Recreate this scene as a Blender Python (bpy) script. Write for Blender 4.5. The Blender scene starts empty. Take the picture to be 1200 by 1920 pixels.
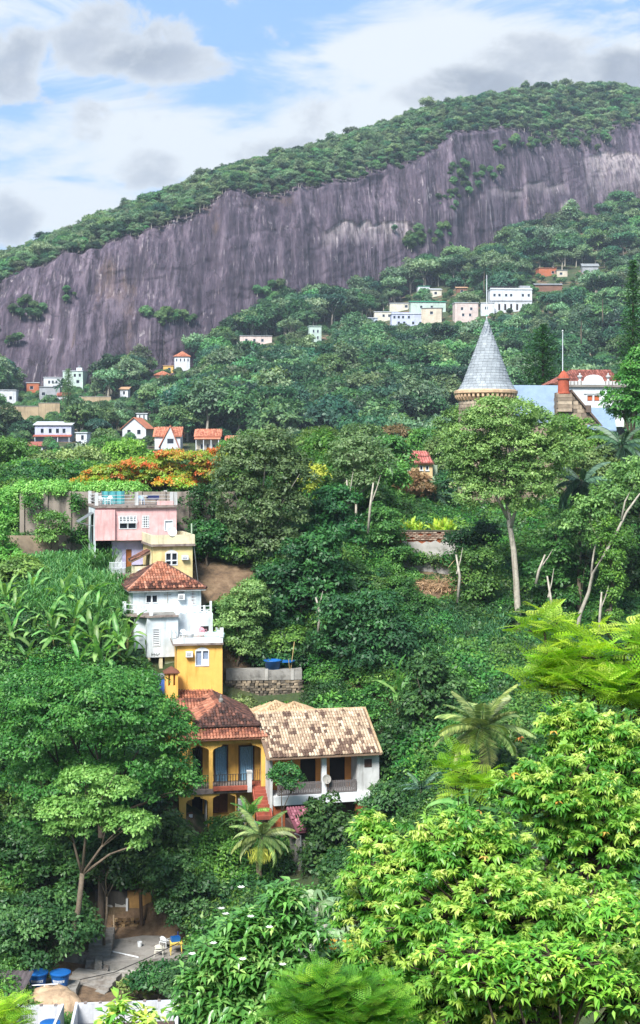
import bpy, math, random
import numpy as np
from mathutils import Vector, Matrix

SC = bpy.context.scene
COL = SC.collection
R = math.radians
FP = 2637.0      # focal length in photograph pixels (1200 x 1920)
YH = 850.0       # photograph row of the eye level


def at(px, py, Y):
    """world point seen at a photograph pixel, Y metres away"""
    return Vector(((px - 600) / FP * Y, Y, (YH - py) / FP * Y))


def proj(p):
    return 600 + p[0] / p[1] * FP, YH - p[2] / p[1] * FP


# ------------------------------------------------------------------ camera
cam_d = bpy.data.cameras.new("camera")
cam = bpy.data.objects.new("camera", cam_d)
COL.objects.link(cam)
cam.location = (0, 0, 0)
cam.rotation_euler = (R(90), 0, 0)
cam_d.sensor_fit = 'VERTICAL'
cam_d.sensor_height = 24
cam_d.lens = 24 * FP / 1920
cam_d.shift_y = -(960 - YH) / 1920
cam_d.clip_start = 0.1
cam_d.clip_end = 9000
SC.camera = cam

# ------------------------------------------------------------------ light
SUN_EL, SUN_AZ = 47.0, 203.0      # azimuth in degrees from +Y towards +X
SKY_STRENGTH = 0.12
SUN_STRENGTH = 4.3
EXPOSURE = 1.06

w = bpy.data.worlds.new("World")
SC.world = w
w.use_nodes = True
nt = w.node_tree
nt.nodes.clear()


def N(nt_, kind, **kw):
    n = nt_.nodes.new(kind)
    for k, v in kw.items():
        if k == 'inp':
            for i, val in v.items():
                n.inputs[i].default_value = val
        else:
            setattr(n, k, v)
    return n


def ramp(nt_, fac, stops, interp='LINEAR'):
    n = nt_.nodes.new('ShaderNodeValToRGB')
    n.color_ramp.interpolation = interp
    el = n.color_ramp.elements
    while len(el) > 1:
        el.remove(el[-1])
    el[0].position, el[0].color = stops[0][0], (*stops[0][1], 1)
    for p, c in stops[1:]:
        e = el.new(p)
        e.color = (*c, 1)
    if fac is not None:
        nt_.links.new(fac, n.inputs[0])
    return n.outputs[0]


def math_(nt_, op, a, b=None, c=None, clamp=False):
    n = nt_.nodes.new('ShaderNodeMath')
    n.operation = op
    n.use_clamp = clamp
    for i, x in enumerate((a, b, c)):
        if x is None:
            continue
        if isinstance(x, (int, float)):
            n.inputs[i].default_value = x
        else:
            nt_.links.new(x, n.inputs[i])
    return n.outputs[0]


def mixc(nt_, fac, a, b, mode='MIX'):
    n = nt_.nodes.new('ShaderNodeMix')
    n.data_type = 'RGBA'
    n.blend_type = mode
    for sock, x in ((n.inputs[0], fac), (n.inputs[6], a), (n.inputs[7], b)):
        if isinstance(x, (int, float)):
            sock.default_value = x
        elif isinstance(x, tuple):
            sock.default_value = (*x, 1) if len(x) == 3 else x
        else:
            nt_.links.new(x, sock)
    return n.outputs[2]


def mapr(nt_, v, a, b, c=0.0, d=1.0, smooth=True):
    n = nt_.nodes.new('ShaderNodeMapRange')
    n.interpolation_type = 'SMOOTHSTEP' if smooth else 'LINEAR'
    nt_.links.new(v, n.inputs[0])
    for i, x in enumerate((a, b, c, d)):
        n.inputs[i + 1].default_value = x
    return n.outputs[0]


def build_world():
    L = nt.links.new
    sky = N(nt, 'ShaderNodeTexSky', sky_type='NISHITA', sun_disc=False)
    sky.sun_elevation = R(SUN_EL)
    sky.sun_rotation = R(SUN_AZ)
    sky.air_density = 1.0
    sky.dust_density = 0.6
    sky.ozone_density = 2.0
    tc = N(nt, 'ShaderNodeTexCoord')
    sep = N(nt, 'ShaderNodeSeparateXYZ')
    L(tc.outputs['Generated'], sep.inputs[0])
    yy = math_(nt, 'MAXIMUM', sep.outputs[1], .05)
    u = math_(nt, 'DIVIDE', sep.outputs[0], yy)
    v = math_(nt, 'DIVIDE', sep.outputs[2], yy)

    def bump(px, py, rx, ry):
        """soft blob of cloud at one place in the sky, 0..1"""
        a = math_(nt, 'DIVIDE', math_(nt, 'SUBTRACT', u, (px - 600) / FP), rx / FP)
        b = math_(nt, 'DIVIDE', math_(nt, 'SUBTRACT', v, (YH - py) / FP), ry / FP)
        q = math_(nt, 'ADD', math_(nt, 'MULTIPLY', a, a), math_(nt, 'MULTIPLY', b, b))
        return mapr(nt, q, 0, 2.2, 1, 0)

    def noise(scale, sc3, det, rough, dist, loc):
        mp = N(nt, 'ShaderNodeMapping')
        L(tc.outputs['Generated'], mp.inputs[0])
        mp.inputs['Scale'].default_value = sc3
        mp.inputs['Location'].default_value = loc
        mp.inputs['Rotation'].default_value = (0, R(-14), 0)
        n = N(nt, 'ShaderNodeTexNoise', inp={'Scale': scale, 'Detail': det, 'Roughness': rough, 'Distortion': dist})
        L(mp.outputs[0], n.inputs['Vector'])
        return n.outputs['Fac']

    def total(lst):
        o = lst[0]
        for x in lst[1:]:
            o = math_(nt, 'ADD', o, x)
        return o
    # thin white cloud: streaks plus a broad veil
    n1 = noise(7.0, (1, 1, 2.8), 11, .64, .7, (2.2, .4, 1.1))
    veil = total([n1] + [math_(nt, 'MULTIPLY', bump(*q[:4]), q[4]) for q in
                  ((330, 255, 420, 60, .16), (700, 120, 200, 110, .18), (950, 90, 260, 60, .16), (120, 390, 140, 40, .22), (480, 40, 240, 50, -.16), (1050, 30, 260, 34, -.10))])
    thin = mapr(nt, veil, .42, .66)
    # low puffs with grey undersides
    n2 = noise(15.0, (1, 1, 1.35), 12, .62, .25, (.3, .0, .25))
    puffd = total([n2] + [math_(nt, 'MULTIPLY', bump(*q[:4]), q[4]) for q in
                  ((200, 70, 140, 70, .22), (330, 120, 120, 34, .19), (10, 120, 60, 75, .26), (170, 225, 36, 50, .17), (290, 320, 80, 34, .24), (20, 415, 60, 55, .26), (1000, 130, 190, 60, .24), (860, 170, 110, 40, .20),
                   (1190, 130, 60, 50, .22), (560, 215, 50, 40, .13), (480, 285, 110, 26, .17))])
    puff = mapr(nt, puffd, .59, .72)
    core = mapr(nt, puffd, .64, .90)
    lum = mapr(nt, n2, .38, .66, 0, 1)
    base = mixc(nt, .75, sky.outputs[0], (1.3, 2.3, 3.95))
    c1 = mixc(nt, math_(nt, 'MULTIPLY', thin, .95), base, (3.75, 3.95, 4.1))
    puffcol = mixc(nt, core, (3.2, 3.4, 3.65), mixc(nt, lum, (1.35, 1.55, 1.9), (2.1, 2.3, 2.7)))
    c2 = mixc(nt, math_(nt, 'MULTIPLY', puff, .95), c1, puffcol)
    bg = N(nt, 'ShaderNodeBackground')
    bg.inputs[1].default_value = SKY_STRENGTH
    L(c2, bg.inputs[0])
    out = N(nt, 'ShaderNodeOutputWorld')
    L(bg.outputs[0], out.inputs[0])


build_world()

sun_d = bpy.data.lights.new("sun", 'SUN')
sun_d.energy = SUN_STRENGTH
sun_d.angle = R(20)
sun_d.color = (1.0, .97, .92)
sun = bpy.data.objects.new("sun", sun_d)
COL.objects.link(sun)
sd = Vector((math.sin(R(SUN_AZ)) * math.cos(R(SUN_EL)), math.cos(R(SUN_AZ)) * math.cos(R(SUN_EL)), math.sin(R(SUN_EL))))
sun.rotation_euler = sd.to_track_quat('Z', 'Y').to_euler()
sun.location = sd * 300

vs = SC.view_settings
vs.view_transform = 'Standard'
vs.look = 'None'
vs.gamma = 1
vs.use_curve_mapping = False
vs.exposure = EXPOSURE
SC.render.engine = 'CYCLES'
SC.cycles.use_denoising = True
SC.cycles.max_bounces = 6
SC.cycles.diffuse_bounces = 3
SC.cycles.glossy_bounces = 2
SC.cycles.transmission_bounces = 4
SC.cycles.volume_bounces = 0
SC.cycles.use_adaptive_sampling = True
SC.cycles.adaptive_threshold = 0.02
SC.cycles.caustics_reflective = False
SC.cycles.caustics_refractive = False
SC.render.use_persistent_data = False


# ------------------------------------------------------------------ helpers
def s2l(c):
    """#rrggbb or 0-255 triple -> linear"""
    if isinstance(c, str):
        c = [int(c[i:i + 2], 16) for i in (1, 3, 5)]
    return tuple(((x / 255) / 12.92 if x / 255 <= .04045 else ((x / 255 + .055) / 1.055) ** 2.4) for x in c)


MATS = {}


def mat(name, col, rough=.8, var=.25, scale=1.2, bump=.0, dirt=0.0, dirtcol=(.06, .055, .045), metal=0, spec=.3, streak=False):
    """plain surface colour with a little uneven tone, optional stains"""
    if name in MATS:
        return MATS[name]
    m = bpy.data.materials.new(name)
    MATS[name] = m
    m.use_nodes = True
    t = m.node_tree
    b = t.nodes['Principled BSDF']
    b.inputs['Roughness'].default_value = rough
    b.inputs['Metallic'].default_value = metal
    b.inputs['Specular IOR Level'].default_value = spec
    tc = N(t, 'ShaderNodeTexCoord')
    n = N(t, 'ShaderNodeTexNoise', inp={'Scale': scale, 'Detail': 6, 'Roughness': .62})
    t.links.new(tc.outputs['Object'], n.inputs['Vector'])
    lo = tuple(x * (1 - var) for x in col)
    hi = tuple(min(1, x * (1 + var * .5)) for x in col)
    c = ramp(t, n.outputs['Fac'], [(.3, lo), (.68, hi)])
    if dirt:
        mp = N(t, 'ShaderNodeMapping')
        t.links.new(tc.outputs['Object'], mp.inputs[0])
        mp.inputs['Scale'].default_value = (1.6, 1.6, .22) if streak else (.8, .8, .8)
        n2 = N(t, 'ShaderNodeTexNoise', inp={'Scale': scale * 1.1, 'Detail': 8, 'Roughness': .7})
        t.links.new(mp.outputs[0], n2.inputs['Vector'])
        f = mapr(t, n2.outputs['Fac'], .47, .70, 0, min(1, dirt * 1.15))
        c = mixc(t, f, c, dirtcol)
    t.links.new(c, b.inputs['Base Color'])
    if bump:
        n3 = N(t, 'ShaderNodeTexNoise', inp={'Scale': scale * 8, 'Detail': 6})
        t.links.new(tc.outputs['Object'], n3.inputs['Vector'])
        bp = N(t, 'ShaderNodeBump', inp={'Strength': bump, 'Distance': .05})
        t.links.new(n3.outputs['Fac'], bp.inputs['Height'])
        t.links.new(bp.outputs[0], b.inputs['Normal'])
    return m


def tint_mat(name, stops, rough=.8, noise=.3, scale=3.0, interp='LINEAR', spec=.2):
    """colour picked by the per-piece 'tint' attribute"""
    m = bpy.data.materials.new(name)
    MATS[name] = m
    m.use_nodes = True
    t = m.node_tree
    b = t.nodes['Principled BSDF']
    b.inputs['Roughness'].default_value = rough
    b.inputs['Specular IOR Level'].default_value = spec
    a = N(t, 'ShaderNodeAttribute', attribute_name='tint')
    c = ramp(t, a.outputs['Fac'], stops, interp)
    tc = N(t, 'ShaderNodeTexCoord')
    n = N(t, 'ShaderNodeTexNoise', inp={'Scale': scale, 'Detail': 6, 'Roughness': .65})
    t.links.new(tc.outputs['Object'], n.inputs['Vector'])
    f = mapr(t, n.outputs['Fac'], .35, .7, 1 - noise, 1 + noise * .4, smooth=False)
    c = mixc(t, 1.0, c, f, 'MULTIPLY')
    t.links.new(c, b.inputs['Base Color'])
    return m


def leaf_mat(name, stops, trans=.35, rough=.45, rnd=.25, spec=.35, tcol=(1.25, 1.3, .55)):
    """foliage: colour by leaf tint, whole plant shifted by its own random value, light passes through"""
    m = bpy.data.materials.new(name)
    MATS[name] = m
    m.use_nodes = True
    t = m.node_tree
    b = t.nodes['Principled BSDF']
    b.inputs['Roughness'].default_value = rough
    b.inputs['Specular IOR Level'].default_value = spec
    a = N(t, 'ShaderNodeAttribute', attribute_name='tint')
    oi = N(t, 'ShaderNodeObjectInfo')
    c = ramp(t, a.outputs['Fac'], stops)
    h = N(t, 'ShaderNodeHueSaturation')
    t.links.new(c, h.inputs['Color'])
    t.links.new(mapr(t, oi.outputs['Random'], 0, 1, .5 - .035 * rnd / .25, .5 + .02 * rnd / .25, smooth=False), h.inputs['Hue'])
    r2 = math_(t, 'FRACT', math_(t, 'MULTIPLY', oi.outputs['Random'], 7.31))
    t.links.new(mapr(t, r2, 0, 1, 1 - rnd * .35, 1 + rnd * .1, smooth=False), h.inputs['Saturation'])
    r3 = math_(t, 'FRACT', math_(t, 'MULTIPLY', oi.outputs['Random'], 13.7))
    t.links.new(mapr(t, r3, 0, 1, 1 - rnd * 1.2, 1 + rnd * 1.5, smooth=False), h.inputs['Value'])
    t.links.new(h.outputs[0], b.inputs['Base Color'])
    tr = N(t, 'ShaderNodeBsdfTranslucent')
    t.links.new(mixc(t, 1.0, h.outputs[0], tcol, 'MULTIPLY'), tr.inputs[0])
    mx = N(t, 'ShaderNodeMixShader', inp={0: trans})
    t.links.new(b.outputs[0], mx.inputs[1])
    t.links.new(tr.outputs[0], mx.inputs[2])
    t.links.new(mx.outputs[0], t.nodes['Material Output'].inputs[0])
    return m


def raw_mesh(name, V, Fq, tint=None, material=None, smooth=False):
    """mesh from numpy arrays; faces (n,3) or (n,4)"""
    V = np.asarray(V, dtype=np.float32)
    Fq = np.asarray(Fq, dtype=np.int32)
    me = bpy.data.meshes.new(name)
    nf, k = Fq.shape
    me.vertices.add(len(V))
    me.vertices.foreach_set('co', V.ravel())
    me.loops.add(nf * k)
    me.loops.foreach_set('vertex_index', Fq.ravel())
    me.polygons.add(nf)
    me.polygons.foreach_set('loop_start', np.arange(0, nf * k, k, dtype=np.int32))
    me.update(calc_edges=True)
    if tint is not None:
        at_ = me.attributes.new('tint', 'FLOAT', 'POINT')
        at_.data.foreach_set('value', np.asarray(tint, dtype=np.float32))
    if material:
        me.materials.append(material)
    if smooth:
        me.polygons.foreach_set('use_smooth', np.ones(nf, dtype=bool))
    return me


def link(name, me, parent=None, loc=None, rotz=None, scale=None):
    o = bpy.data.objects.new(name, me)
    COL.objects.link(o)
    if parent is not None:
        o.parent = parent
    if loc is not None:
        o.location = loc
    if rotz is not None:
        o.rotation_euler = (0, 0, rotz)
    if scale is not None:
        o.scale = scale if hasattr(scale, '__len__') else (scale,) * 3
    return o


def tag(o, label=None, cat=None, group=None, kind=None):
    for k, v in (('label', label), ('category', cat), ('group', group), ('kind', kind)):
        if v:
            o[k] = v
    return o


def thing(name, label, cat, loc=(0, 0, 0), rotz=0, group=None):
    return tag(link(name, None, None, loc, rotz), label, cat, group, 'thing')


def copy_tree(root, loc=None, rotz=None, scale=None, label=None, group=None):
    r = root.copy()
    COL.objects.link(r)
    if loc is not None:
        r.location = loc
    if rotz is not None:
        r.rotation_euler = (0, 0, rotz)
    if scale is not None:
        r.scale = scale if hasattr(scale, '__len__') else (scale,) * 3
    if label:
        r['label'] = label
    if group:
        r['group'] = group

    def rec(a, b):
        for ch in KIDS.get(a.name, []):
            c = ch.copy()
            COL.objects.link(c)
            c.parent = b
            KIDS.setdefault(b.name, []).append(c)
            rec(ch, c)
    if root.name not in KIDS:
        for o in root.children_recursive:
            KIDS.setdefault(o.parent.name, []).append(o)
    rec(root, r)
    return r


KIDS = {}


class MB:
    """collects polygons, builds one mesh object"""

    def __init__(s):
        s.v, s.f, s.t = [], [], []

    def add(s, vs, fs, tint=0.0):
        b = len(s.v)
        s.v += [tuple(p) for p in vs]
        s.f += [tuple(i + b for i in f) for f in fs]
        s.t += [tint] * len(vs)
        return s

    def box(s, x0, x1, y0, y1, z0, z1, tint=0.0):
        v = [(x, y, z) for z in (z0, z1) for y in (y0, y1) for x in (x0, x1)]
        return s.add(v, [(0, 2, 3, 1), (4, 5, 7, 6), (0, 1, 5, 4), (2, 6, 7, 3), (0, 4, 6, 2), (1, 3, 7, 5)], tint)

    def prism(s, pts, d, axis=1, tint=0.0):
        """pts: list of (a,b) outline; extruded along axis from d[0] to d[1]"""
        def mk(a, b, c):
            return {0: (c, a, b), 1: (a, c, b), 2: (a, b, c)}[axis]
        n = len(pts)
        v = [mk(a, b, d[0]) for a, b in pts] + [mk(a, b, d[1]) for a, b in pts]
        f = [tuple(range(n)), tuple(range(2 * n - 1, n - 1, -1))]
        f += [(i, i + n, (i + 1) % n + n, (i + 1) % n) for i in range(n)]
        return s.add(v, f, tint)

    def quad(s, a, b, c, d, tint=0.0):
        return s.add([a, b, c, d], [(0, 1, 2, 3)], tint)

    def slab(s, pts, th, tint=0.0):
        """thick plate: polygon in space pushed down by th"""
        n = len(pts)
        v = [tuple(p) for p in pts] + [(p[0], p[1], p[2] - th) for p in pts]
        f = [tuple(range(n)), tuple(range(2 * n - 1, n - 1, -1))]
        f += [(i, i + n, (i + 1) % n + n, (i + 1) % n) for i in range(n)]
        return s.add(v, f, tint)

    def tube(s, pts, rad, n=6, tint=0.0, cap=True):
        pts = [Vector(p) for p in pts]
        if not hasattr(rad, '__len__'):
            rad = [rad] * len(pts)
        V, Fc = [], []
        for i, p in enumerate(pts):
            d = (pts[min(i + 1, len(pts) - 1)] - pts[max(i - 1, 0)])
            d = d.normalized() if d.length > 1e-9 else Vector((0, 0, 1))
            a = d.cross(Vector((0, 0, 1)) if abs(d.z) < .9 else Vector((1, 0, 0))).normalized()
            b = d.cross(a)
            for k in range(n):
                an = 2 * math.pi * k / n
                V.append(p + (a * math.cos(an) + b * math.sin(an)) * rad[i])
        for i in range(len(pts) - 1):
            for k in range(n):
                k2 = (k + 1) % n
                Fc.append((i * n + k, i * n + k2, (i + 1) * n + k2, (i + 1) * n + k))
        if cap:
            Fc.append(tuple(range(n - 1, -1, -1)))
            Fc.append(tuple((len(pts) - 1) * n + k for k in range(n)))
        return s.add(V, Fc, tint)

    def lathe(s, prof, n=16, c=(0, 0), tint=0.0, capt=True, capb=True):
        V, Fc = [], []
        for r, z in prof:
            for k in range(n):
                a = 2 * math.pi * k / n
                V.append((c[0] + r * math.cos(a), c[1] + r * math.sin(a), z))
        for i in range(len(prof) - 1):
            for k in range(n):
                k2 = (k + 1) % n
                Fc.append((i * n + k, i * n + k2, (i + 1) * n + k2, (i + 1) * n + k))
        if capb:
            Fc.append(tuple(range(n - 1, -1, -1)))
        if capt:
            Fc.append(tuple((len(prof) - 1) * n + k for k in range(n)))
        return s.add(V, Fc, tint)

    def mesh(s, name, m=None, tint=False, smooth=False):
        me = bpy.data.meshes.new(name)
        me.from_pydata(s.v, [], s.f)
        if tint:
            a = me.attributes.new('tint', 'FLOAT', 'POINT')
            a.data.foreach_set('value', np.array(s.t, dtype=np.float32))
        if m:
            me.materials.append(m)
        if smooth:
            me.polygons.foreach_set('use_smooth', np.ones(len(me.polygons), dtype=bool))
        return me

    def build(s, name, m, parent=None, tint=False, smooth=False, loc=None, rotz=None):
        return link(name, s.mesh(name, m, tint, smooth), parent, loc, rotz)


def box(name, m, parent, *a):
    return MB().box(*a).build(name, m, parent)


rs = random.Random(7)
# ================================================================== terrain
def _hash(ix, iy, seed):
    h = (ix.astype(np.int64) * 374761393 + iy.astype(np.int64) * 668265263 + seed * 1442695041) & 0x7fffffff
    h = (h ^ (h >> 13)) * 1274126177 & 0x7fffffff
    return ((h ^ (h >> 16)) & 0xffff) / 65535.0


def vnoise(x, y, seed=0):
    x, y = np.asarray(x, float), np.asarray(y, float)
    ix, iy = np.floor(x), np.floor(y)
    fx, fy = x - ix, y - iy
    fx, fy = fx * fx * (3 - 2 * fx), fy * fy * (3 - 2 * fy)
    a, b = _hash(ix, iy, seed), _hash(ix + 1, iy, seed)
    c, d = _hash(ix, iy + 1, seed), _hash(ix + 1, iy + 1, seed)
    return (a * (1 - fx) + b * fx) * (1 - fy) + (c * (1 - fx) + d * fx) * fy


def fbm(x, y, seed=0, oct=4):
    r, a, t = 0, .5, 0
    for k in range(oct):
        r = r + a * vnoise(x, y, seed + k)
        t += a
        a *= .5
        x, y = x * 2.03 + 5.1, y * 2.03 + 1.7
    return r / t


# near hillside: known ground points (photo pixel, distance)
CTRL = [(320, 1787, 90.5), (200, 1765, 91.5), (180, 1852, 85), (230, 1850, 87.3), (270, 1850, 87.3), (310, 1850, 87.5), (205, 1850, 87.2), (250, 1870, 85.6), (310, 1872, 85.6), (120, 1906, 81.8), (280, 1770, 92.5), (60, 1906, 81.8), (240, 1740, 95), (120, 1668, 98), (20, 1690, 97),
        (400, 1590, 97.5), (340, 1600, 97), (470, 1590, 98), (400, 1560, 101), (570, 1600, 98), (640, 1560, 99), (600, 1540, 104), (440, 1500, 104), (380, 1340, 108), (350, 1310, 110),
        (490, 1335, 111), (600, 1350, 110), (480, 1262, 115), (300, 1285, 111), (260, 1240, 113), (360, 1160, 117), (330, 1085, 121), (420, 1180, 116),
        (210, 1085, 121), (400, 1070, 121), (60, 1050, 126), (150, 1046, 126), (350, 1000, 127), (0, 1050, 126),
        (200, 1180, 112), (100, 1240, 107), (0, 1200, 108), (0, 1340, 102), (120, 1340, 103), (200, 1400, 101), (30, 1560, 96), (250, 1600, 97),
        (560, 1220, 117), (620, 1150, 119), (620, 1080, 122), (700, 1250, 114), (700, 1120, 122), (800, 1130, 124), (820, 1085, 129.5), (760, 1092, 129), (790, 1092, 129.4),
        (850, 1200, 118), (900, 1290, 110), (970, 1186, 121), (1085, 1190, 122), (1150, 1190, 122), (1000, 1300, 110), (1190, 1250, 115),
        (780, 1400, 103), (880, 1480, 95), (712, 1560, 98.5), (712, 1500, 104), (720, 1600, 95), (1000, 1500, 90), (1150, 1420, 95),
        (560, 1670, 92), (500, 1700, 88), (650, 1700, 86), (800, 1700, 82), (1100, 1650, 80), (480, 1800, 82),
        (560, 990, 132), (480, 1010, 128), (660, 995, 133), (700, 960, 138), (800, 988, 140), (900, 985, 150), (1050, 970, 150), (1180, 960, 145),
        (100, 900, 140), (300, 905, 142), (430, 930, 138), (0, 910, 140), (560, 930, 150), (700, 930, 158), (900, 940, 175), (1100, 900, 180), (1250, 900, 170)]
_pts = [at(*c) for c in CTRL]
# camera's own side of the valley and the low ground beyond the ridge (world metres)
_pts += [Vector(p) for p in ((0, -25, 2), (0, 3, -3.2), (12, 4, -3.4), (-12, 4, -3.6), (0, 14, -10), (12, 16, -9), (-12, 14, -11), (0, 30, -21), (20, 30, -19), (-20, 30, -23),
        (0, 48, -31), (25, 50, -29), (-25, 50, -33), (0, 66, -34), (25, 66, -30), (-25, 66, -34), (-22, 76, -34), (-10, 78, -33.5), (5, 76, -33), (60, 60, -24), (-70, 60, -30),
        (-60, 90, -27), (-60, 125, -10), (-60, 145, -5), (60, 100, -18), (60, 130, -12), (70, 160, -4), (-40, 190, -16), (-80, 200, -16), (0, 205, -20), (50, 215, -16), (100, 200, -8), (-110, 60, -24),
        (110, 60, -18), (-110, 140, -6), (120, 140, -4), (0, 260, -30), (-90, 270, -30), (90, 270, -28), (0, 350, -34), (-150, 350, -34), (150, 350, -34), (-150, -25, 2), (150, -25, 2), (-160, 200, -12), (160, 210, -6))]
_P = np.array([(p.x, p.y) for p in _pts])
_Z = np.array([p.z for p in _pts])
_D = np.sqrt(((_P[:, None] - _P[None]) ** 2).sum(-1) + .6)
_A = np.zeros((len(_P) + 1,) * 2)
_A[:-1, :-1] = _D + np.eye(len(_P)) * -.4
_A[:-1, -1] = 1
_A[-1, :-1] = 1
_W = np.linalg.solve(_A, np.append(_Z, 0))


def ground(x, y):
    """height of the near hillside"""
    x, y = np.asarray(x, float), np.asarray(y, float)
    q = np.stack([x.ravel(), y.ravel()], -1)
    d = np.sqrt(((q[:, None] - _P[None]) ** 2).sum(-1) + .6)
    return (d @ _W[:-1] + _W[-1]).reshape(x.shape)


def gz(x, y):
    return float(ground(np.array([x]), np.array([y]))[0])


def earth_mat():
    m = bpy.data.materials.new('hillside_earth')
    m.use_nodes = True
    t = m.node_tree
    b = t.nodes['Principled BSDF']
    b.inputs['Roughness'].default_value = .95
    tc = N(t, 'ShaderNodeTexCoord')
    n = N(t, 'ShaderNodeTexNoise', inp={'Scale': .12, 'Detail': 8, 'Roughness': .65})
    t.links.new(tc.outputs['Object'], n.inputs['Vector'])
    n2 = N(t, 'ShaderNodeTexNoise', inp={'Scale': 1.7, 'Detail': 8, 'Roughness': .7})
    t.links.new(tc.outputs['Object'], n2.inputs['Vector'])
    c = ramp(t, n2.outputs['Fac'], [(.3, (.06, .04, .025)), (.5, (.15, .095, .055)), (.7, (.24, .165, .10))])
    g = ramp(t, n2.outputs['Fac'], [(.3, (.018, .035, .010)), (.7, (.05, .075, .02))])
    so = N(t, 'ShaderNodeAttribute', attribute_name='tint')
    c = mixc(t, math_(t, 'MULTIPLY', mapr(t, n.outputs['Fac'], .38, .50), math_(t, 'SUBTRACT', 1.0, so.outputs['Fac'])), c, g)
    t.links.new(c, b.inputs['Base Color'])
    bp = N(t, 'ShaderNodeBump', inp={'Strength': .8, 'Distance': .2})
    t.links.new(n2.outputs['Fac'], bp.inputs['Height'])
    t.links.new(bp.outputs[0], b.inputs['Normal'])
    return m


def grid_faces(nu, nv):
    i = np.arange(nu - 1)[:, None] * nv + np.arange(nv - 1)[None]
    return np.stack([i, i + nv, i + nv + 1, i + 1], -1).reshape(-1, 4)


EARTH = earth_mat()
gx = np.linspace(-160, 160, 170)
gy = np.concatenate([np.linspace(-26, 75, 36), np.linspace(76, 150, 120), np.linspace(153, 345, 30)])
GX, GY = np.meshgrid(gx, gy, indexing='ij')
GZ = ground(GX, GY) + (fbm(GX / 3, GY / 3, 3) - .5) * .7
soil = np.zeros(GX.shape)
for q in ((412, 1068, 120, 3.2), (430, 1180, 116, 2.5), (240, 1765, 91.5, 5.5), (150, 1860, 84.5, 5), (800, 1105, 127, 2.5), (680, 1290, 112, 2)):
    c_ = at(*q[:3])
    soil = np.maximum(soil, np.clip(1.6 - np.hypot(GX - c_.x, GY - c_.y) / q[3] + (fbm(GX, GY, 9) - .5), 0, 1))
hill = link('hillside', raw_mesh('hillside', np.stack([GX, GY, GZ], -1).reshape(-1, 3), grid_faces(len(gx), len(gy)), soil.ravel(), EARTH, True))
tag(hill, kind='structure')

# ---- the granite mountain behind
PXS = np.array([-1500, -900, -500, -200, 0, 150, 300, 400, 480, 600, 700, 780, 850, 950, 1050, 1130, 1200, 1400, 1700, 2300, 2900])
BASE = np.array([720, 720, 715, 712, 705, 702, 672, 640, 592, 548, 540, 505, 472, 440, 402, 375, 352, 300, 270, 260, 300])
ROCK = np.array([700, 660, 620, 570, 532, 472, 425, 378, 374, 366, 345, 318, 266, 254, 262, 258, 226, 198, 190, 220, 290])
RIDGE = np.array([690, 640, 590, 530, 492, 433, 372, 332, 306, 276, 243, 216, 200, 186, 172, 166, 176, 160, 160, 200, 260])
DB = np.array([600, 590, 590, 600, 620, 632, 655, 680, 700, 735, 765, 790, 820, 860, 900, 935, 965, 1020, 1080, 1150, 1200])


def prof(px):
    px = np.asarray(px, float)
    j = lambda a: np.interp(px, PXS, a)
    b, r, g, d = j(BASE) + 34, j(ROCK) - np.clip((px - 330) / 90, 0, 1) * np.clip((820 - px) / 90, 0, 1) * 9 - 2, j(RIDGE) + 13 - 10 * np.clip((px - 700) / 250, 0, 1), j(DB)
    r = r + (vnoise(px / 17, px * 0, 11) - .5) * 16 + (vnoise(px / 55, px * 0, 12) - .5) * 18
    return b, r, g, d


def slope_point(px, s):
    """point on the wooded slope under the cliff, s 0..1 from its foot to the cliff's base"""
    b, r, g, d = prof(px)
    Y = 325 + (d - 325) * s
    zb = (YH - b) / FP * d
    z = np.interp(s, [0, .2, 1], [-26, 0, 1]) if np.ndim(s) == 0 else np.interp(s, [0, .2, 1], [-26, 0, 1])
    k = np.clip((s - .2) / .8, 0, 1)
    z = np.where(s < .2, -26 + (s / .2) * 27, 1 + (zb - 1) * (k * .82 + .18 * k * k))
    return (np.asarray(px, float) - 600) / FP * Y, Y, z


def slope_at(px, py):
    """distance to the wooded slope along a photo pixel"""
    s = np.linspace(.2, 1, 400)
    x, y, z = slope_point(np.full(400, float(px)), s)
    p = YH - z / y * FP
    return float(np.interp(-py, -p, y))


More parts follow.
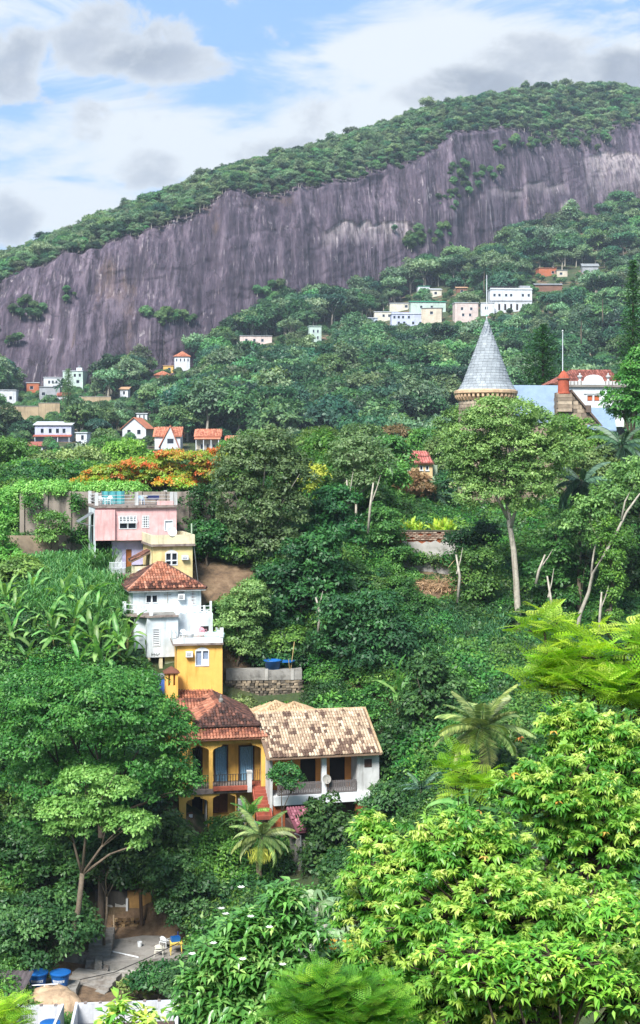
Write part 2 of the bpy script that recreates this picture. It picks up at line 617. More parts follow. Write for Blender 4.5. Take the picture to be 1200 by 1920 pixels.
def mountain():
    px = np.concatenate([np.linspace(-1500, -160, 60), np.linspace(-150, 1350, 400), np.linspace(1370, 2900, 60)])
    vs_ = [('s', s) for s in np.linspace(0, 1, 36)] + [('c', c) for c in np.linspace(.01, 1, 110)] + [('r', c) for c in np.linspace(.06, 1, 16)] + [('k', c) for c in (.1, .3, .6, 1)]
    b, r, g, d = prof(px)
    rows, pale = [], []
    CD = 42 + 14 * vnoise(px / 90, px * 0, 5)
    for kind, t in vs_:
        if kind == 's':
            X, Y, Z = slope_point(px, np.full(len(px), t))
            pl = px * 0
        elif kind == 'c':
            zb, zt = (YH - b) / FP * d, (YH - r) / FP * (d + CD)
            tt = np.full(len(px), t)
            Y = d + CD * (.75 * tt + .25 * tt ** 3)
            Z = zb + (zt - zb) * tt
            py = YH - Z / Y * FP
            X = (px - 600) / FP * Y
            # vertical fluting, blocks and exfoliation steps
            fl = (fbm(X / 9, Z / 160, 21) - .5) * 7 + (fbm(X / 2.4, Z / 45, 31) - .5) * 1.8 + (fbm(X / 26, Z / 20, 41) - .5) * 9
            led = 416 + (vnoise(px / 14, px * 0, 51) - .5) * 12 + np.where(px < 640, (640 - px) * .5, 0) - np.where(px > 760, (760 - px) * .5, 0)
            in1 = np.clip((px - 600) / 25, 0, 1) * np.clip((800 - px) / 30, 0, 1)
            st1 = in1 * np.clip((py - led) / 3, 0, 1) * np.clip(1 - (py - led) / 60, 0, 1) * 1.8
            led2 = 288 + (vnoise(px / 18, px * 0, 61) - .5) * 14
            in2 = np.clip((px - 1090) / 30, 0, 1)
            st2 = in2 * np.clip((py - led2) / 3, 0, 1) * np.clip(1 - (py - led2) / 90, 0, 1) * 2.4
            led3 = 352 + (px - 960) * -.12 + (vnoise(px / 13, px * 0, 71) - .5) * 26
            in3 = np.clip((px - 905) / 20, 0, 1) * np.clip((1075 - px) / 20, 0, 1)
            st3 = in3 * np.clip((py - led3) / 3, 0, 1) * np.clip(1 - (py - led3) / 70, 0, 1) * 1.6
            # a leaning dihedral
            dl = np.clip((px - (830 + (440 - py) * .75)) / 14, 0, 1) * np.clip((py - 300) / 30, 0, 1) * np.clip((1010 - px) / 60, 0, 1) * 2.2
            ex_ = fbm(X / 38, Z / 30, 91, 5) * 9
            fl = fl + (np.floor(ex_) + np.clip((ex_ % 1 - .86) / .14, 0, 1)) * .8 - 3
            w_ = np.clip(t / .06, 0, 1) * np.clip((1 - t) / .05, 0, 1)
            Y = Y + (fl + st1 + st2 + st3 + dl) * w_
            pl = np.clip(in1 * np.clip((py - led) / 2, 0, 1) * np.clip(1 - (py - led) / 45, 0, 1) * 1.1
                         + in2 * np.clip((py - led2) / 2, 0, 1) * np.clip(1 - (py - led2) / 95, 0, 1)
                         + np.exp(-(((px - 1068) / 16) ** 2 + ((py - 392) / 15) ** 2) ** 2) * 1.1
                         + in3 * np.clip((py - led3) / 2, 0, 1) * np.clip(1 - (py - led3) / 26, 0, 1) * .5, 0, 1)
        elif kind == 'r':
            zt, zr = (YH - r) / FP * (d + CD), (YH - g) / FP * (d + 170)
            Y = d + CD + (170 - CD) * t
            Z = zt + (zr - zt) * (1 - (1 - t) ** 1.25)
            Z = Z + (fbm(px / 30, t * 5 + px * 0, 81) - .5) * 6 * t
            pl = px * 0
        else:
            Y = d + 170 + 500 * t
            Z = (YH - g) / FP * (d + 170) - 260 * t ** 1.2
            pl = px * 0
        rows.append(np.stack([(px - 600) / FP * (d + (325 - d) * 0 if False else Y), Y, Z], -1))
        pale.append(pl)
    V = np.stack(rows, 1)
    me = raw_mesh('mountain', V.reshape(-1, 3), grid_faces(len(px), len(vs_)), np.stack(pale, 1).ravel(), None, True)
    # faces of the bare rock get the granite
    fi = np.tile(np.arange(len(vs_) - 1), len(px) - 1)
    me.materials.append(EARTH)
    me.materials.append(granite())
    me.polygons.foreach_set('material_index', ((fi >= 34) & (fi < 36 + 112)).astype(np.int32))
    o = link('mountain', me)
    tag(o, kind='structure')
    return o


def granite():
    m = bpy.data.materials.new('streaked_granite')
    m.use_nodes = True
    t = m.node_tree
    b = t.nodes['Principled BSDF']
    b.inputs['Roughness'].default_value = .75
    b.inputs['Specular IOR Level'].default_value = .25
    tc = N(t, 'ShaderNodeTexCoord')

    def ns(scale3, scale, det=8, rough=.6, dist=0.0, loc=(0, 0, 0)):
        mp = N(t, 'ShaderNodeMapping')
        t.links.new(tc.outputs['Object'], mp.inputs[0])
        mp.inputs['Scale'].default_value = scale3
        mp.inputs['Location'].default_value = loc
        n = N(t, 'ShaderNodeTexNoise', inp={'Scale': scale, 'Detail': det, 'Roughness': rough, 'Distortion': dist})
        t.links.new(mp.outputs[0], n.inputs['Vector'])
        return n.outputs['Fac']
    broad = ns((1, .3, .22), .028, 6)
    st = ns((1, .25, .035), .22, 9, .62, .15)
    st2 = ns((1, .25, .022), .75, 7, .65, .1, (40, 0, 9))
    blot = ns((1, 1, .8), .06, 9, .7)
    c = ramp(t, st, [(.38, (.010, .008, .013)), (.46, (.036, .026, .040)), (.54, (.090, .066, .092)), (.62, (.20, .155, .19))])
    c2 = ramp(t, st2, [(.38, (.014, .011, .017)), (.5, (.062, .046, .066)), (.60, (.165, .13, .16))])
    c = mixc(t, .45, c, c2)
    c = mixc(t, mapr(t, broad, .38, .66, 0, .55), c, (.050, .036, .052))
    ck = ns((1, .4, .45), .045, 7, .6, .9, (11, 2, 6))
    c = mixc(t, math_(t, 'MULTIPLY', mapr(t, math_(t, 'ABSOLUTE', math_(t, 'SUBTRACT', ck, .5)), .002, .007, 1, 0), .8), c, (.012, .009, .012))
    # pale mineral streaks
    ps = ns((1, .2, .014), .9, 7, .55, .1, (7, 3, 1))
    pm = math_(t, 'MULTIPLY', mapr(t, ps, .57, .66), mapr(t, blot, .42, .62))
    c = mixc(t, math_(t, 'MULTIPLY', pm, .7), c, (.34, .29, .30))
    # dark wet streaks
    ds = ns((1, .2, .014), .34, 6, .55, .1, (90, 0, 4))
    c = mixc(t, mapr(t, ds, .56, .68, 0, .75), c, (.026, .019, .026))
    # ochre / lichen stains
    c = mixc(t, mapr(t, ns((1, .4, .3), .035, 8, .7, .3, (3, 8, 5)), .60, .72, 0, .35), c, (.20, .125, .075))
    # fresh exfoliated rock
    a = N(t, 'ShaderNodeAttribute', attribute_name='tint')
    pf = math_(t, 'MULTIPLY', a.outputs['Fac'], mapr(t, ns((1, .3, .05), .55, 8, .6), .36, .62, .15, 1))
    c = mixc(t, math_(t, 'MULTIPLY', pf, .8), c, (.42, .36, .36))
    # small white flakes
    fl = N(t, 'ShaderNodeTexVoronoi', inp={'Scale': .11, 'Randomness': 1})
    mp = N(t, 'ShaderNodeMapping')
    t.links.new(tc.outputs['Object'], mp.inputs[0])
    mp.inputs['Scale'].default_value = (1, .3, .6)
    wob = N(t, 'ShaderNodeTexNoise', inp={'Scale': .6, 'Detail': 4})
    t.links.new(tc.outputs['Object'], wob.inputs['Vector'])
    vv = N(t, 'ShaderNodeVectorMath', operation='MULTIPLY_ADD')
    t.links.new(wob.outputs['Color'], vv.inputs[0])
    vv.inputs[1].default_value = (5, 5, 5)
    t.links.new(mp.outputs[0], vv.inputs[2])
    t.links.new(vv.outputs[0], fl.inputs['Vector'])
    fm = math_(t, 'MULTIPLY', mapr(t, fl.outputs['Distance'], .08, .14, 1, 0), mapr(t, blot, .50, .60))
    c = mixc(t, math_(t, 'MULTIPLY', fm, .6), c, (.42, .37, .38))
    t.links.new(c, b.inputs['Base Color'])
    bp = N(t, 'ShaderNodeBump', inp={'Strength': 1.0, 'Distance': 2.4})
    hgt = math_(t, 'ADD', st, math_(t, 'MULTIPLY', blot, .9))
    t.links.new(hgt, bp.inputs['Height'])
    t.links.new(bp.outputs[0], b.inputs['Normal'])
    return m


mountain()

# low ground all round, out to the horizon
g = MB().box(-6000, 6000, -6000, 6000, -52, -50).build('ground', EARTH)
tag(g, kind='structure')
# ================================================================== houses on the near slope
M = dict(
    pink=mat('pink_render', s2l('#dfb0ae'), dirt=.6, streak=True, dirtcol=s2l('#a98583')),
    lavender=mat('lavender_render', s2l('#b4b0d2'), dirt=.3, streak=True, dirtcol=s2l('#8f8ca0')),
    cream=mat('cream_render', s2l('#dac68e'), dirt=.6, streak=True, dirtcol=s2l('#9c875b')),
    creampale=mat('pale_cream_render', s2l('#d8cfae'), dirt=.6, streak=True, dirtcol=s2l('#7e7460')),
    white=mat('white_render', s2l('#d2dade'), dirt=.65, streak=True, dirtcol=s2l('#8f9999'), scale=.9),
    offwhite=mat('stained_white_render', s2l('#bfc0bf'), dirt=.6, streak=True, dirtcol=s2l('#77756f'), scale=1.1),
    yellow=mat('yellow_render', s2l('#e6b35c'), dirt=.55, streak=True, dirtcol=s2l('#b98434'), var=.12),
    ochre=mat('ochre_render', s2l('#dcae58'), dirt=.45, streak=True, dirtcol=s2l('#80602f')),
    orange=mat('orange_render', s2l('#cf8844'), dirt=.3, dirtcol=s2l('#8d5b34')),
    woodwhite=mat('white_paint', s2l('#d3d7d9'), rough=.5, var=.1),
    frame=mat('white_frame', s2l('#cdd3d8'), rough=.5, var=.1),
    glass=mat('dark_glass', s2l('#262d38'), rough=.12, var=.3, spec=.6),
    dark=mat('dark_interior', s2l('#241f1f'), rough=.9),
    wood=mat('brown_wood', s2l('#6b4630'), var=.35, scale=6),
    darkwood=mat('dark_wood', s2l('#4a3833'), var=.35, scale=6),
    doorbrown=mat('orange_brown_wood', s2l('#945a2c'), var=.3, scale=5),
    concrete=mat('grey_concrete', s2l('#8d8a84'), dirt=.7, dirtcol=s2l('#4a4741'), bump=.3),
    concretepale=mat('pale_concrete', s2l('#a9a69f'), dirt=.6, dirtcol=s2l('#65615a'), bump=.25),
    slabedge=mat('stained_slab', s2l('#8c7f78'), dirt=.8, dirtcol=s2l('#463d38'), scale=2.5),
    metal=mat('grey_metal', s2l('#8e9296'), rough=.45, metal=.5),
    iron=mat('black_iron', s2l('#302d2c'), rough=.6),
    greyiron=mat('grey_iron', s2l('#6a6463'), rough=.6),
    whiteplastic=mat('white_plastic', s2l('#d7dadb'), rough=.45, var=.08),
    blueplastic=mat('blue_plastic', s2l('#1b5a9c'), rough=.42, var=.15, spec=.4),
    yellowplastic=mat('yellow_plastic', s2l('#dcbf5c'), rough=.5, var=.1),
    curtain=mat('blue_curtain', s2l('#86b2cd'), var=.3, scale=9),
    curtain2=mat('grey_blue_curtain', s2l('#8593a9'), var=.25, scale=9),
    redstep=mat('red_floor_paint', s2l('#9c5442'), dirt=.5, dirtcol=s2l('#552c22')),
    greenwall=mat('pale_green_render', s2l('#9fb097'), dirt=.5, dirtcol=s2l('#6c7a66')),
    turq=mat('turquoise_tarpaulin', s2l('#4d9a9e'), var=.3),
    navy=mat('navy_cloth', s2l('#26305f'), var=.3),
    brickred=mat('brick_red', s2l('#93502f'), dirt=.4, dirtcol=s2l('#54301f'), scale=4),
    slatebase=mat('slate_bed', s2l('#666f78')),
    blueglass=mat('solar_glass', s2l('#3c5a96'), rough=.2, var=.2, spec=.5),
    pool=mat('pale_aqua_plastic', s2l('#a9cdca'), rough=.4, var=.1),
)
TILE_ORANGE = tint_mat('orange_clay_tile', [(0, s2l('#4f352c')), (.25, s2l('#825243')), (.55, s2l('#a96d54')), (1, s2l('#c08d75'))], noise=.55, scale=2.2)
TILE_MOSSY = tint_mat('mossy_clay_tile', [(0, s2l('#3a2f2c')), (.5, s2l('#6a4a41')), (1, s2l('#956553'))], noise=.6, scale=2.2)
TILE_TAN = tint_mat('weathered_tan_tile', [(0, s2l('#5c483e')), (.3, s2l('#80695a')), (.34, s2l('#9c8470')), (.7, s2l('#bfa88d')), (1, s2l('#d0bfa6'))], noise=.45, scale=2.6)
TILE_TANCLEAN = tint_mat('clean_tan_tile', [(0, s2l('#a38867')), (1, s2l('#c9ae8b'))], noise=.35)
TILE_MAROON = tint_mat('maroon_tile', [(0, s2l('#7a4552')), (1, s2l('#a9717c'))], noise=.35)
ROOFBED = mat('roof_bed', s2l('#6a4333'), dirt=.5)
TANBED = mat('tan_roof_bed', s2l('#7c6654'), dirt=.5)


class House:
    def __init__(s, name, label, cat, px, py, Y, deg):
        s.o = at(px, py, Y)
        s.a = R(deg)
        s.ex = Vector((math.cos(s.a), math.sin(s.a), 0))
        s.ey = Vector((-math.sin(s.a), math.cos(s.a), 0))
        s.root = thing(name, label, cat, s.o, s.a)

    def L(s, px, py, d=0.0):
        """photo pixel -> local (x, z) on the plane d metres behind the front"""
        r = Vector(((px - 600) / FP, 1, (YH - py) / FP))
        t = (s.o.dot(s.ey) + d) / r.dot(s.ey)
        p = r * t - s.o
        return p.dot(s.ex), p.z

    def P(s, px, py, d=0.0):
        x, z = s.L(px, py, d)
        return Vector((x, d, z))

    def r(s, px0, py0, px1, py1, d=0.0):
        mx, my = (px0 + px1) / 2, (py0 + py1) / 2
        return s.L(px0, my, d)[0], s.L(px1, my, d)[0], s.L(mx, py1, d)[1], s.L(mx, py0, d)[1]

    def W(s, x, d, z):
        return s.o + s.ex * x + s.ey * d + Vector((0, 0, z))

    def wall(s, rect, d, depth, m, openings=(), th=.22, name='wall', parent=None):
        """solid block whose front skin has real openings"""
        x0, x1, z0, z1 = rect
        b = MB()
        xs = sorted({x0, x1, *[min(max(v, x0), x1) for o in openings for v in o[:2]]})
        for a, c in zip(xs[:-1], xs[1:]):
            if c - a < 1e-4:
                continue
            mid = (a + c) / 2
            cuts = sorted([(o[2], o[3]) for o in openings if o[0] < mid < o[1]])
            z = z0
            for lo, hi in cuts:
                if lo > z + 1e-4:
                    b.box(a, c, d, d + th, z, min(lo, z1))
                z = max(z, hi)
            if z < z1 - 1e-4:
                b.box(a, c, d, d + th, z, z1)
        if depth > th:
            b.box(x0, x1, d + th, d + depth, z0, z1)
        return b.build(name, m, parent or s.root)

    def window(s, rect, d, kind='two', fm=None, gm=None, arch=0.0, label=None):
        x0, x1, z0, z1 = rect
        fm, gm = fm or M['frame'], gm or M['glass']
        f = .07
        b = MB()
        b.box(x0, x0 + f, d - .04, d + .08, z0, z1)
        b.box(x1 - f, x1, d - .04, d + .08, z0, z1)
        b.box(x0 + f, x1 - f, d - .04, d + .08, z0, z0 + f)
        b.box(x0 + f, x1 - f, d - .04, d + .08, z1 - f, z1)
        if kind in ('two', 'cross'):
            xm = (x0 + x1) / 2
            b.box(xm - .06, xm + .06, d - .03, d + .07, z0 + f, z1 - f)
            if kind == 'cross':
                zm = z0 + (z1 - z0) * .38
                b.box(x0 + f, xm - .06, d - .03, d + .07, zm - .05, zm + .05)
                b.box(xm + .06, x1 - f, d - .03, d + .07, zm - .05, zm + .05)
        if kind == 'grid':
            nx, nz = 4, 5
            for i in range(1, nx):
                x = x0 + (x1 - x0) * i / nx
                b.box(x - .03, x + .03, d - .03, d + .05, z0 + f, z1 - f)
            for i in range(1, nz):
                z = z0 + (z1 - z0) * i / nz
                b.box(x0 + f, x1 - f, d - .025, d + .045, z - .03, z + .03)
        if kind == 'sill':
            b.box(x0 - .08, x1 + .08, d - .12, d - .005, z0 - .09, z0 - .004)
        if arch:
            n = 9
            pts = [(x0, z1 + .004)] + [(x0 + (x1 - x0) * i / n, z1 + .004 + arch * math.sin(math.pi * i / n)) for i in range(1, n)] + [(x1, z1 + .004)]
            b.prism(pts[::-1], (d - .045, d - .004))
        w_ = b.build('window', fm, s.root)
        if label:
            w_['label'] = label
        if kind == 'louvre':
            n = 9
            for i in range(n):
                z = z0 + f + (z1 - z0 - 2 * f) * (i + .5) / n
                MB().prism([(d - .02, z - .04), (d + .06, z + .015), (d + .06, z + .045), (d - .02, z - .01)], (x0 + f + .005, x1 - f - .005), axis=0).build('slat', fm, w_)
        if kind in ('two', 'cross'):
            xm = (x0 + x1) / 2
            box('pane', gm, w_, x0 + f, xm - .06, d + .09, d + .10, z0 + f, z1 - f)
            box('pane', gm, w_, xm + .06, x1 - f, d + .09, d + .10, z0 + f, z1 - f)
        else:
            box('pane', gm, w_, x0 + f, x1 - f, d + .09, d + .10, z0 + f, z1 - f)
        return w_

    def aircon(s, rect, d, m=None):
        x0, x1, z0, z1 = rect
        a = MB().box(x0, x1, d - .38, d - .003, z0, z1).build('air_conditioner', m or M['whiteplastic'], s.root)
        w_ = x1 - x0
        box('grille', M['greyiron'], a, x0 + .12 * w_, x1 - .3 * w_, d - .40, d - .382, z0 + .1, z1 - .1)
        for i in range(3):
            z = z0 + .12 + (z1 - z0 - .24) * (i + .5) / 3
            box('slat', m or M['whiteplastic'], a, x0 + .13 * w_, x1 - .31 * w_, d - .412, d - .402, z - .015, z + .015)
        return a


def tiles(parent, m, A, B, C, D, pitch, course, rng, tint=lambda r, i, j: r.random(), single=0, lift=.03, rise=.38):
    """courses of half-round tiles on the slope A,B (eave) - C,D (ridge); the first `single` are objects of their own"""
    A, B, C, D = map(Vector, (A, B, C, D))
    e = (B - A).normalized()
    up0 = ((C + D) / 2 - (A + B) / 2)
    up = (up0 - e * up0.dot(e))
    H = up.length
    up = up.normalized()
    n = e.cross(up)
    la, lb, lc, ld = 0, (B - A).dot(e), (C - A).dot(e), (D - A).dot(e)
    rows = max(1, int(round(H / course)))
    ch = H / rows
    prof_ = [(math.cos(math.pi * k / 4), math.sin(math.pi * k / 4)) for k in range(5)]
    blocks, pos = MB(), []
    for j in range(rows):
        t0 = (j + .35) / rows
        l, r_ = la + (ld - la) * t0, lb + (lc - lb) * t0
        i0, i1 = math.ceil((l + .02) / pitch), math.floor((r_ - .02) / pitch)
        for i in range(i0, i1):
            pos.append((i, j))

    def tile(mb, o, tn):
        V = []
        for s_, hgt, wd in ((0, lift + .03, 1.0), (ch * 1.12, lift, .86)):
            for cx, cz in prof_:
                V.append(o + e * (pitch * .5 + cx * pitch * .5 * wd) + up * s_ + n * (hgt + cz * pitch * rise))
        mb.add(V, [(k, k + 1, k + 6, k + 5) for k in range(4)] + [(0, 5, 9, 4), (4, 3, 2, 1, 0)], tn)
    if single:
        meshes = []
        zero = Vector((0, 0, 0))
        for k in range(14):
            q = MB()
            tile(q, zero, (k + .5) / 14)
            meshes.append(q.mesh('tile', m, tint=True))
    cnt = 0
    rest = 0
    for i, j in pos:
        o = A + e * (i * pitch + rng.uniform(-.008, .008)) + up * (j * ch + rng.uniform(-.012, .012))
        tn = min(.999, max(0, tint(rng, i, j)))
        if cnt < single:
            link('tile', meshes[int(tn * 14)], parent, o)
            cnt += 1
        else:
            tile(blocks, o, tn)
            rest += 1
    if rest:
        ob = blocks.build('tile_courses', m, parent, tint=True)
        ob['kind'] = 'stuff'
    return pos


def caps(parent, m, pts, r=.13, tint=.5, name='ridge_cap'):
    b = MB()
    rr = random.Random(len(pts) * 7 + int(r * 100))
    for a, c in zip(pts[:-1], pts[1:]):
        a, c = Vector(a), Vector(c)
        n = max(1, int((c - a).length / .42))
        for k in range(n):
            p, q = a.lerp(c, k / n), a.lerp(c, (k + 1.08) / n)
            b.tube([p, q], [r * 1.08, r * .92], n=7, tint=max(0, min(1, tint + rr.uniform(-.25, .25))))
    return b.build(name, m, parent, tint=True)


def roof_bed(parent, polys, m=ROOFBED, th=.1, name='roof'):
    b = MB()
    for p in polys:
        b.slab(p, th)
    return b.build(name, m, parent)


def rail(root, name, m, p0, p1, h_, n_posts=0, nrails=2, r=.025, bal=0):
    """simple rail between two local points"""
    p0, p1 = Vector(p0), Vector(p1)
    b = MB()
    for k in range(nrails):
        z = h_ * (1 - k / max(1, nrails))
        b.tube([p0 + Vector((0, 0, z)), p1 + Vector((0, 0, z))], r, 5)
    o = b.build(name, m, root)
    for k in range(bal):
        q = p0.lerp(p1, (k + .5) / bal)
        MB().box(q.x - .025, q.x + .025, q.y - .025, q.y + .025, q.z, q.z + h_).build('baluster', m, o)
    return o


def dish(root, c, r, m, n_=(0.2, -1, .35), name='satellite_dish'):
    c, nn = Vector(c), Vector(n_).normalized()
    a = nn.cross(Vector((0, 0, 1))).normalized()
    b_ = a.cross(nn)
    b = MB()
    V, Fc = [c.copy()], []
    for i, q in enumerate((.5, 1.0)):
        for k in range(14):
            an = 2 * math.pi * k / 14
            V.append(c + (a * math.cos(an) + b_ * math.sin(an)) * r * q + nn * (r * .25 * q * q))
    for k in range(14):
        k2 = (k + 1) % 14
        Fc += [(0, 1 + k, 1 + k2), (1 + k, 15 + k, 15 + k2, 1 + k2)]
    b.add(V, Fc)
    b.tube([c + nn * .0 - b_ * r * .9, c + nn * r * .9], .02, 4)
    b.tube([c - nn * .02, c - nn * .15, c - nn * .2 - Vector((0, 0, r * 1.2))], .035, 5)
    return b.build(name, m, root)


def plastic_chair(loc, rz, m, label, group=None):
    t = thing('plastic_chair', label, 'chair', loc, rz, group)
    b = MB().box(-.24, .24, -.22, .24, .40, .44)
    b.build('seat', m, t)
    back = MB()
    n = 8
    V, Fc = [], []
    for k in range(n + 1):
        an = math.pi * k / n
        x, y = -.26 * math.cos(an), .12 + .16 * math.sin(an)
        for z in (.44 + .1 * abs(math.sin(an)), .56 + .26 * math.sin(an)):
            V += [(x, y, z), (x * .9, y - .025, z)]
    for k in range(n):
        a = k * 4
        Fc += [(a, a + 4, a + 6, a + 2), (a + 1, a + 3, a + 7, a + 5), (a + 2, a + 6, a + 7, a + 3), (a, a + 1, a + 5, a + 4)]
    back.add(V, Fc).build('backrest', m, t)
    for sx in (-1, 1):
        MB().tube([(sx * .27, -.2, .60), (sx * .28, .15, .62)], .025, 5).build('armrest', m, t)
        for sy in (-1, 1):
            MB().tube([(sx * .29, sy * .27, 0), (sx * .25, sy * .21, .42 if sy > 0 else .6)], [.022, .03], 5).build('leg', m, t)
    return t


# ------------------------------------------------------------------ pink house
def pink_house():
    H = House('pink_house', 'pink house with railed roof terrace above a lavender lower storey', 'house', 180, 1013, 121, 15)
    rt = H.root
    main = H.r(180, 952, 331, 1013)
    w1, w2, w3 = H.r(223, 968, 256, 992), H.r(266, 967, 280, 990), H.r(308, 975, 325, 996)
    H.wall(main, 0, 6, M['pink'], [w1, w2, w3])
    bay = H.r(180, 953, 215, 1013)
    box('bay', M['pink'], rt, bay[0] - .1, bay[1], -.3, -.002, bay[2], bay[3] - .12)
    box('wall', M['white'], rt, main[0] - .06, main[0] - .004, .3, 5.8, main[2] - 1.5, main[3] - .05)
    H.window((w1[0], w1[1], w1[2], w1[2] + (w1[3] - w1[2]) * .52), 0, 'two', M['woodwhite'])
    # awning grid flap of the first window
    x0, x1, z0, z1 = w1
    zb = z0 + (z1 - z0) * .5
    b = MB()
    for i in range(5):
        z, y = z1 + (zb - z1) * i / 4, -.02 - .30 * i / 4
        b.box(x0, x1, y - .03, y, z - .03, z + .03)
    for i in range(6):
        x = x0 + (x1 - x0) * i / 5
        b.add([(x - .03, -.03, z1), (x + .03, -.03, z1), (x + .03, -.33, zb), (x - .03, -.33, zb),
               (x - .03, .0, z1), (x + .03, .0, z1), (x + .03, -.30, zb), (x - .03, -.30, zb)], [(0, 1, 2, 3), (7, 6, 5, 4), (0, 3, 7, 4), (1, 5, 6, 2)])
    b.build('window_flap', M['woodwhite'], rt)
    H.window((w1[0], w1[1], zb + .01, w1[3]), .08, 'plain', M['frame'])
    H.window(w2, 0, 'grid', M['woodwhite'])
    H.window(w3, 0, 'plain', M['woodwhite'], M['woodwhite'])
    # lower lavender storey, set back
    lo = H.r(210, 1014, 268, 1076, .8)
    dr = H.r(214, 1030, 229, 1074, .8)
    d2 = H.r(236, 1030, 247, 1066, .8)
    H.wall(lo, .8, 4.5, M['lavender'], [dr, d2], name='wall')
    box('door', M['woodwhite'], rt, dr[0], dr[1], .9, .96, dr[2], dr[3])
    box('door', M['doorbrown'], rt, d2[0], d2[1], .9, .96, d2[2], d2[3])
    fl = H.r(205, 1075, 255, 1080, -.4)
    box('balcony_slab', M['slabedge'], rt, fl[0], fl[1], -.4, .79, fl[2], fl[3])
    rail(rt, 'balcony_rail', M['frame'], (fl[0], -.38, fl[3]), (fl[1] - .9, -.38, fl[3]), .95, nrails=2, bal=12)
    box('wall', M['concretepale'], rt, fl[0] + .05, fl[1], -.35, 3, fl[2] - 2.5, fl[2] - .004)
    # terrace slab and parapet
    sl = H.r(178, 947, 332, 953, -.25)
    box('terrace_slab', M['slabedge'], rt, sl[0], sl[1], -.25, 6.2, main[3] + .004, main[3] + .22)
    zt = main[3] + .22
    for px_, d in ((181, 0), (256, 0), (329, 0), (181, 5.8), (256, 5.8), (329, 5.8), (322, .05)):
        x = H.L(px_, 940, d)[0] if d == 0 else H.L(px_, 940, 0)[0]
        MB().box(x - .14, x + .14, d - .14, d + .14, zt, zt + 1.12).build('post', M['offwhite'], rt)
    xa, xb, xc = (H.L(p, 940, 0)[0] for p in (181, 256, 329))
    for a, c in ((xa, xb), (xb, xc)):
        rail(rt, 'terrace_rail', M['offwhite'], (a + .15, 0, zt), (c - .15, 0, zt), .86, nrails=3, r=.024)
        rail(rt, 'terrace_rail', M['offwhite'], (a + .15, 5.8, zt), (c - .15, 5.8, zt), .86, nrails=3, r=.024)
    rail(rt, 'terrace_rail', M['offwhite'], (xa, .15, zt), (xa, 5.6, zt), .86, nrails=3, r=.024)
    box('low_wall', M['pink'], rt, xc - 1.6, xc - .2, -.1, .1, zt, zt + .35)
    # lean-to awning on the left side
    aw = MB()
    aw.slab([(main[0] - 1.4, 1.2, main[3] - 1.25), (main[0] - .08, 1.2, main[3] - .45), (main[0] - .08, 3.6, main[3] - .45), (main[0] - 1.4, 3.6, main[3] - 1.25)], .05)
    aw.tube([(main[0] - 1.35, 1.25, main[3] - 1.3), (main[0] - .08, 1.25, main[3] - 1.6)], .03, 5)
    aw.build('awning', M['metal'], rt)
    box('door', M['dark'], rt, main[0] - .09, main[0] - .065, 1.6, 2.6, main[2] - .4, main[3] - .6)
    # things on the terrace
    W = lambda px_, d: H.W(H.L(px_, 940, 0)[0], d, zt)
    plastic_chair(W(192, 1.1), H.a + .5, M['whiteplastic'], 'white plastic armchair on the pink terrace beside the turquoise sheet', None)
    plastic_chair(W(206, .7), H.a - .6, M['whiteplastic'], 'white plastic armchair on the pink terrace near the railing, turned away from the other')
    plastic_chair(W(266, .9), H.a + .2, mat('pale_blue_plastic', s2l('#9fb6cf'), rough=.5), 'pale blue plastic chair beside the table with navy cloth')
    x = H.L(219, 940, 0)[0]
    tp = thing('tarpaulin', 'turquoise sheet hung at the back of the pink terrace', 'tarpaulin', H.W(x, 2.6, zt), H.a)
    n = 12
    V = [(-1.0 + 2.0 * i / n, .08 * math.sin(i * 1.7), z) for z in (0.05, 1.15) for i in range(n + 1)]
    MB().add(V, [(i, i + 1, i + n + 2, i + n + 1) for i in range(n)]).build('sheet', M['turq'], tp)
    MB().tube([(-1.0, .1, 0), (-1.0, .1, 1.2)], .03, 5).build('pole', M['metal'], tp)
    MB().tube([(1.0, .1, 0), (1.0, .1, 1.2)], .03, 5).build('pole', M['metal'], tp)
    tb = thing('terrace_table', 'table under a navy cloth on the pink roof terrace', 'table', H.W(H.L(285, 940, 0)[0], 1.6, zt), H.a)
    MB().box(-.75, .75, -.45, .45, .72, .76).build('tabletop', M['whiteplastic'], tb)
    MB().box(-.2, .8, -.5, .5, .45, .785).build('tablecloth', M['navy'], tb)
    for sx in (-1, 1):
        for sy in (-1, 1):
            MB().box(sx * .65 - .03, sx * .65 + .03, sy * .38 - .03, sy * .38 + .03, 0, .72).build('leg', M['whiteplastic'], tb)


pink_house()


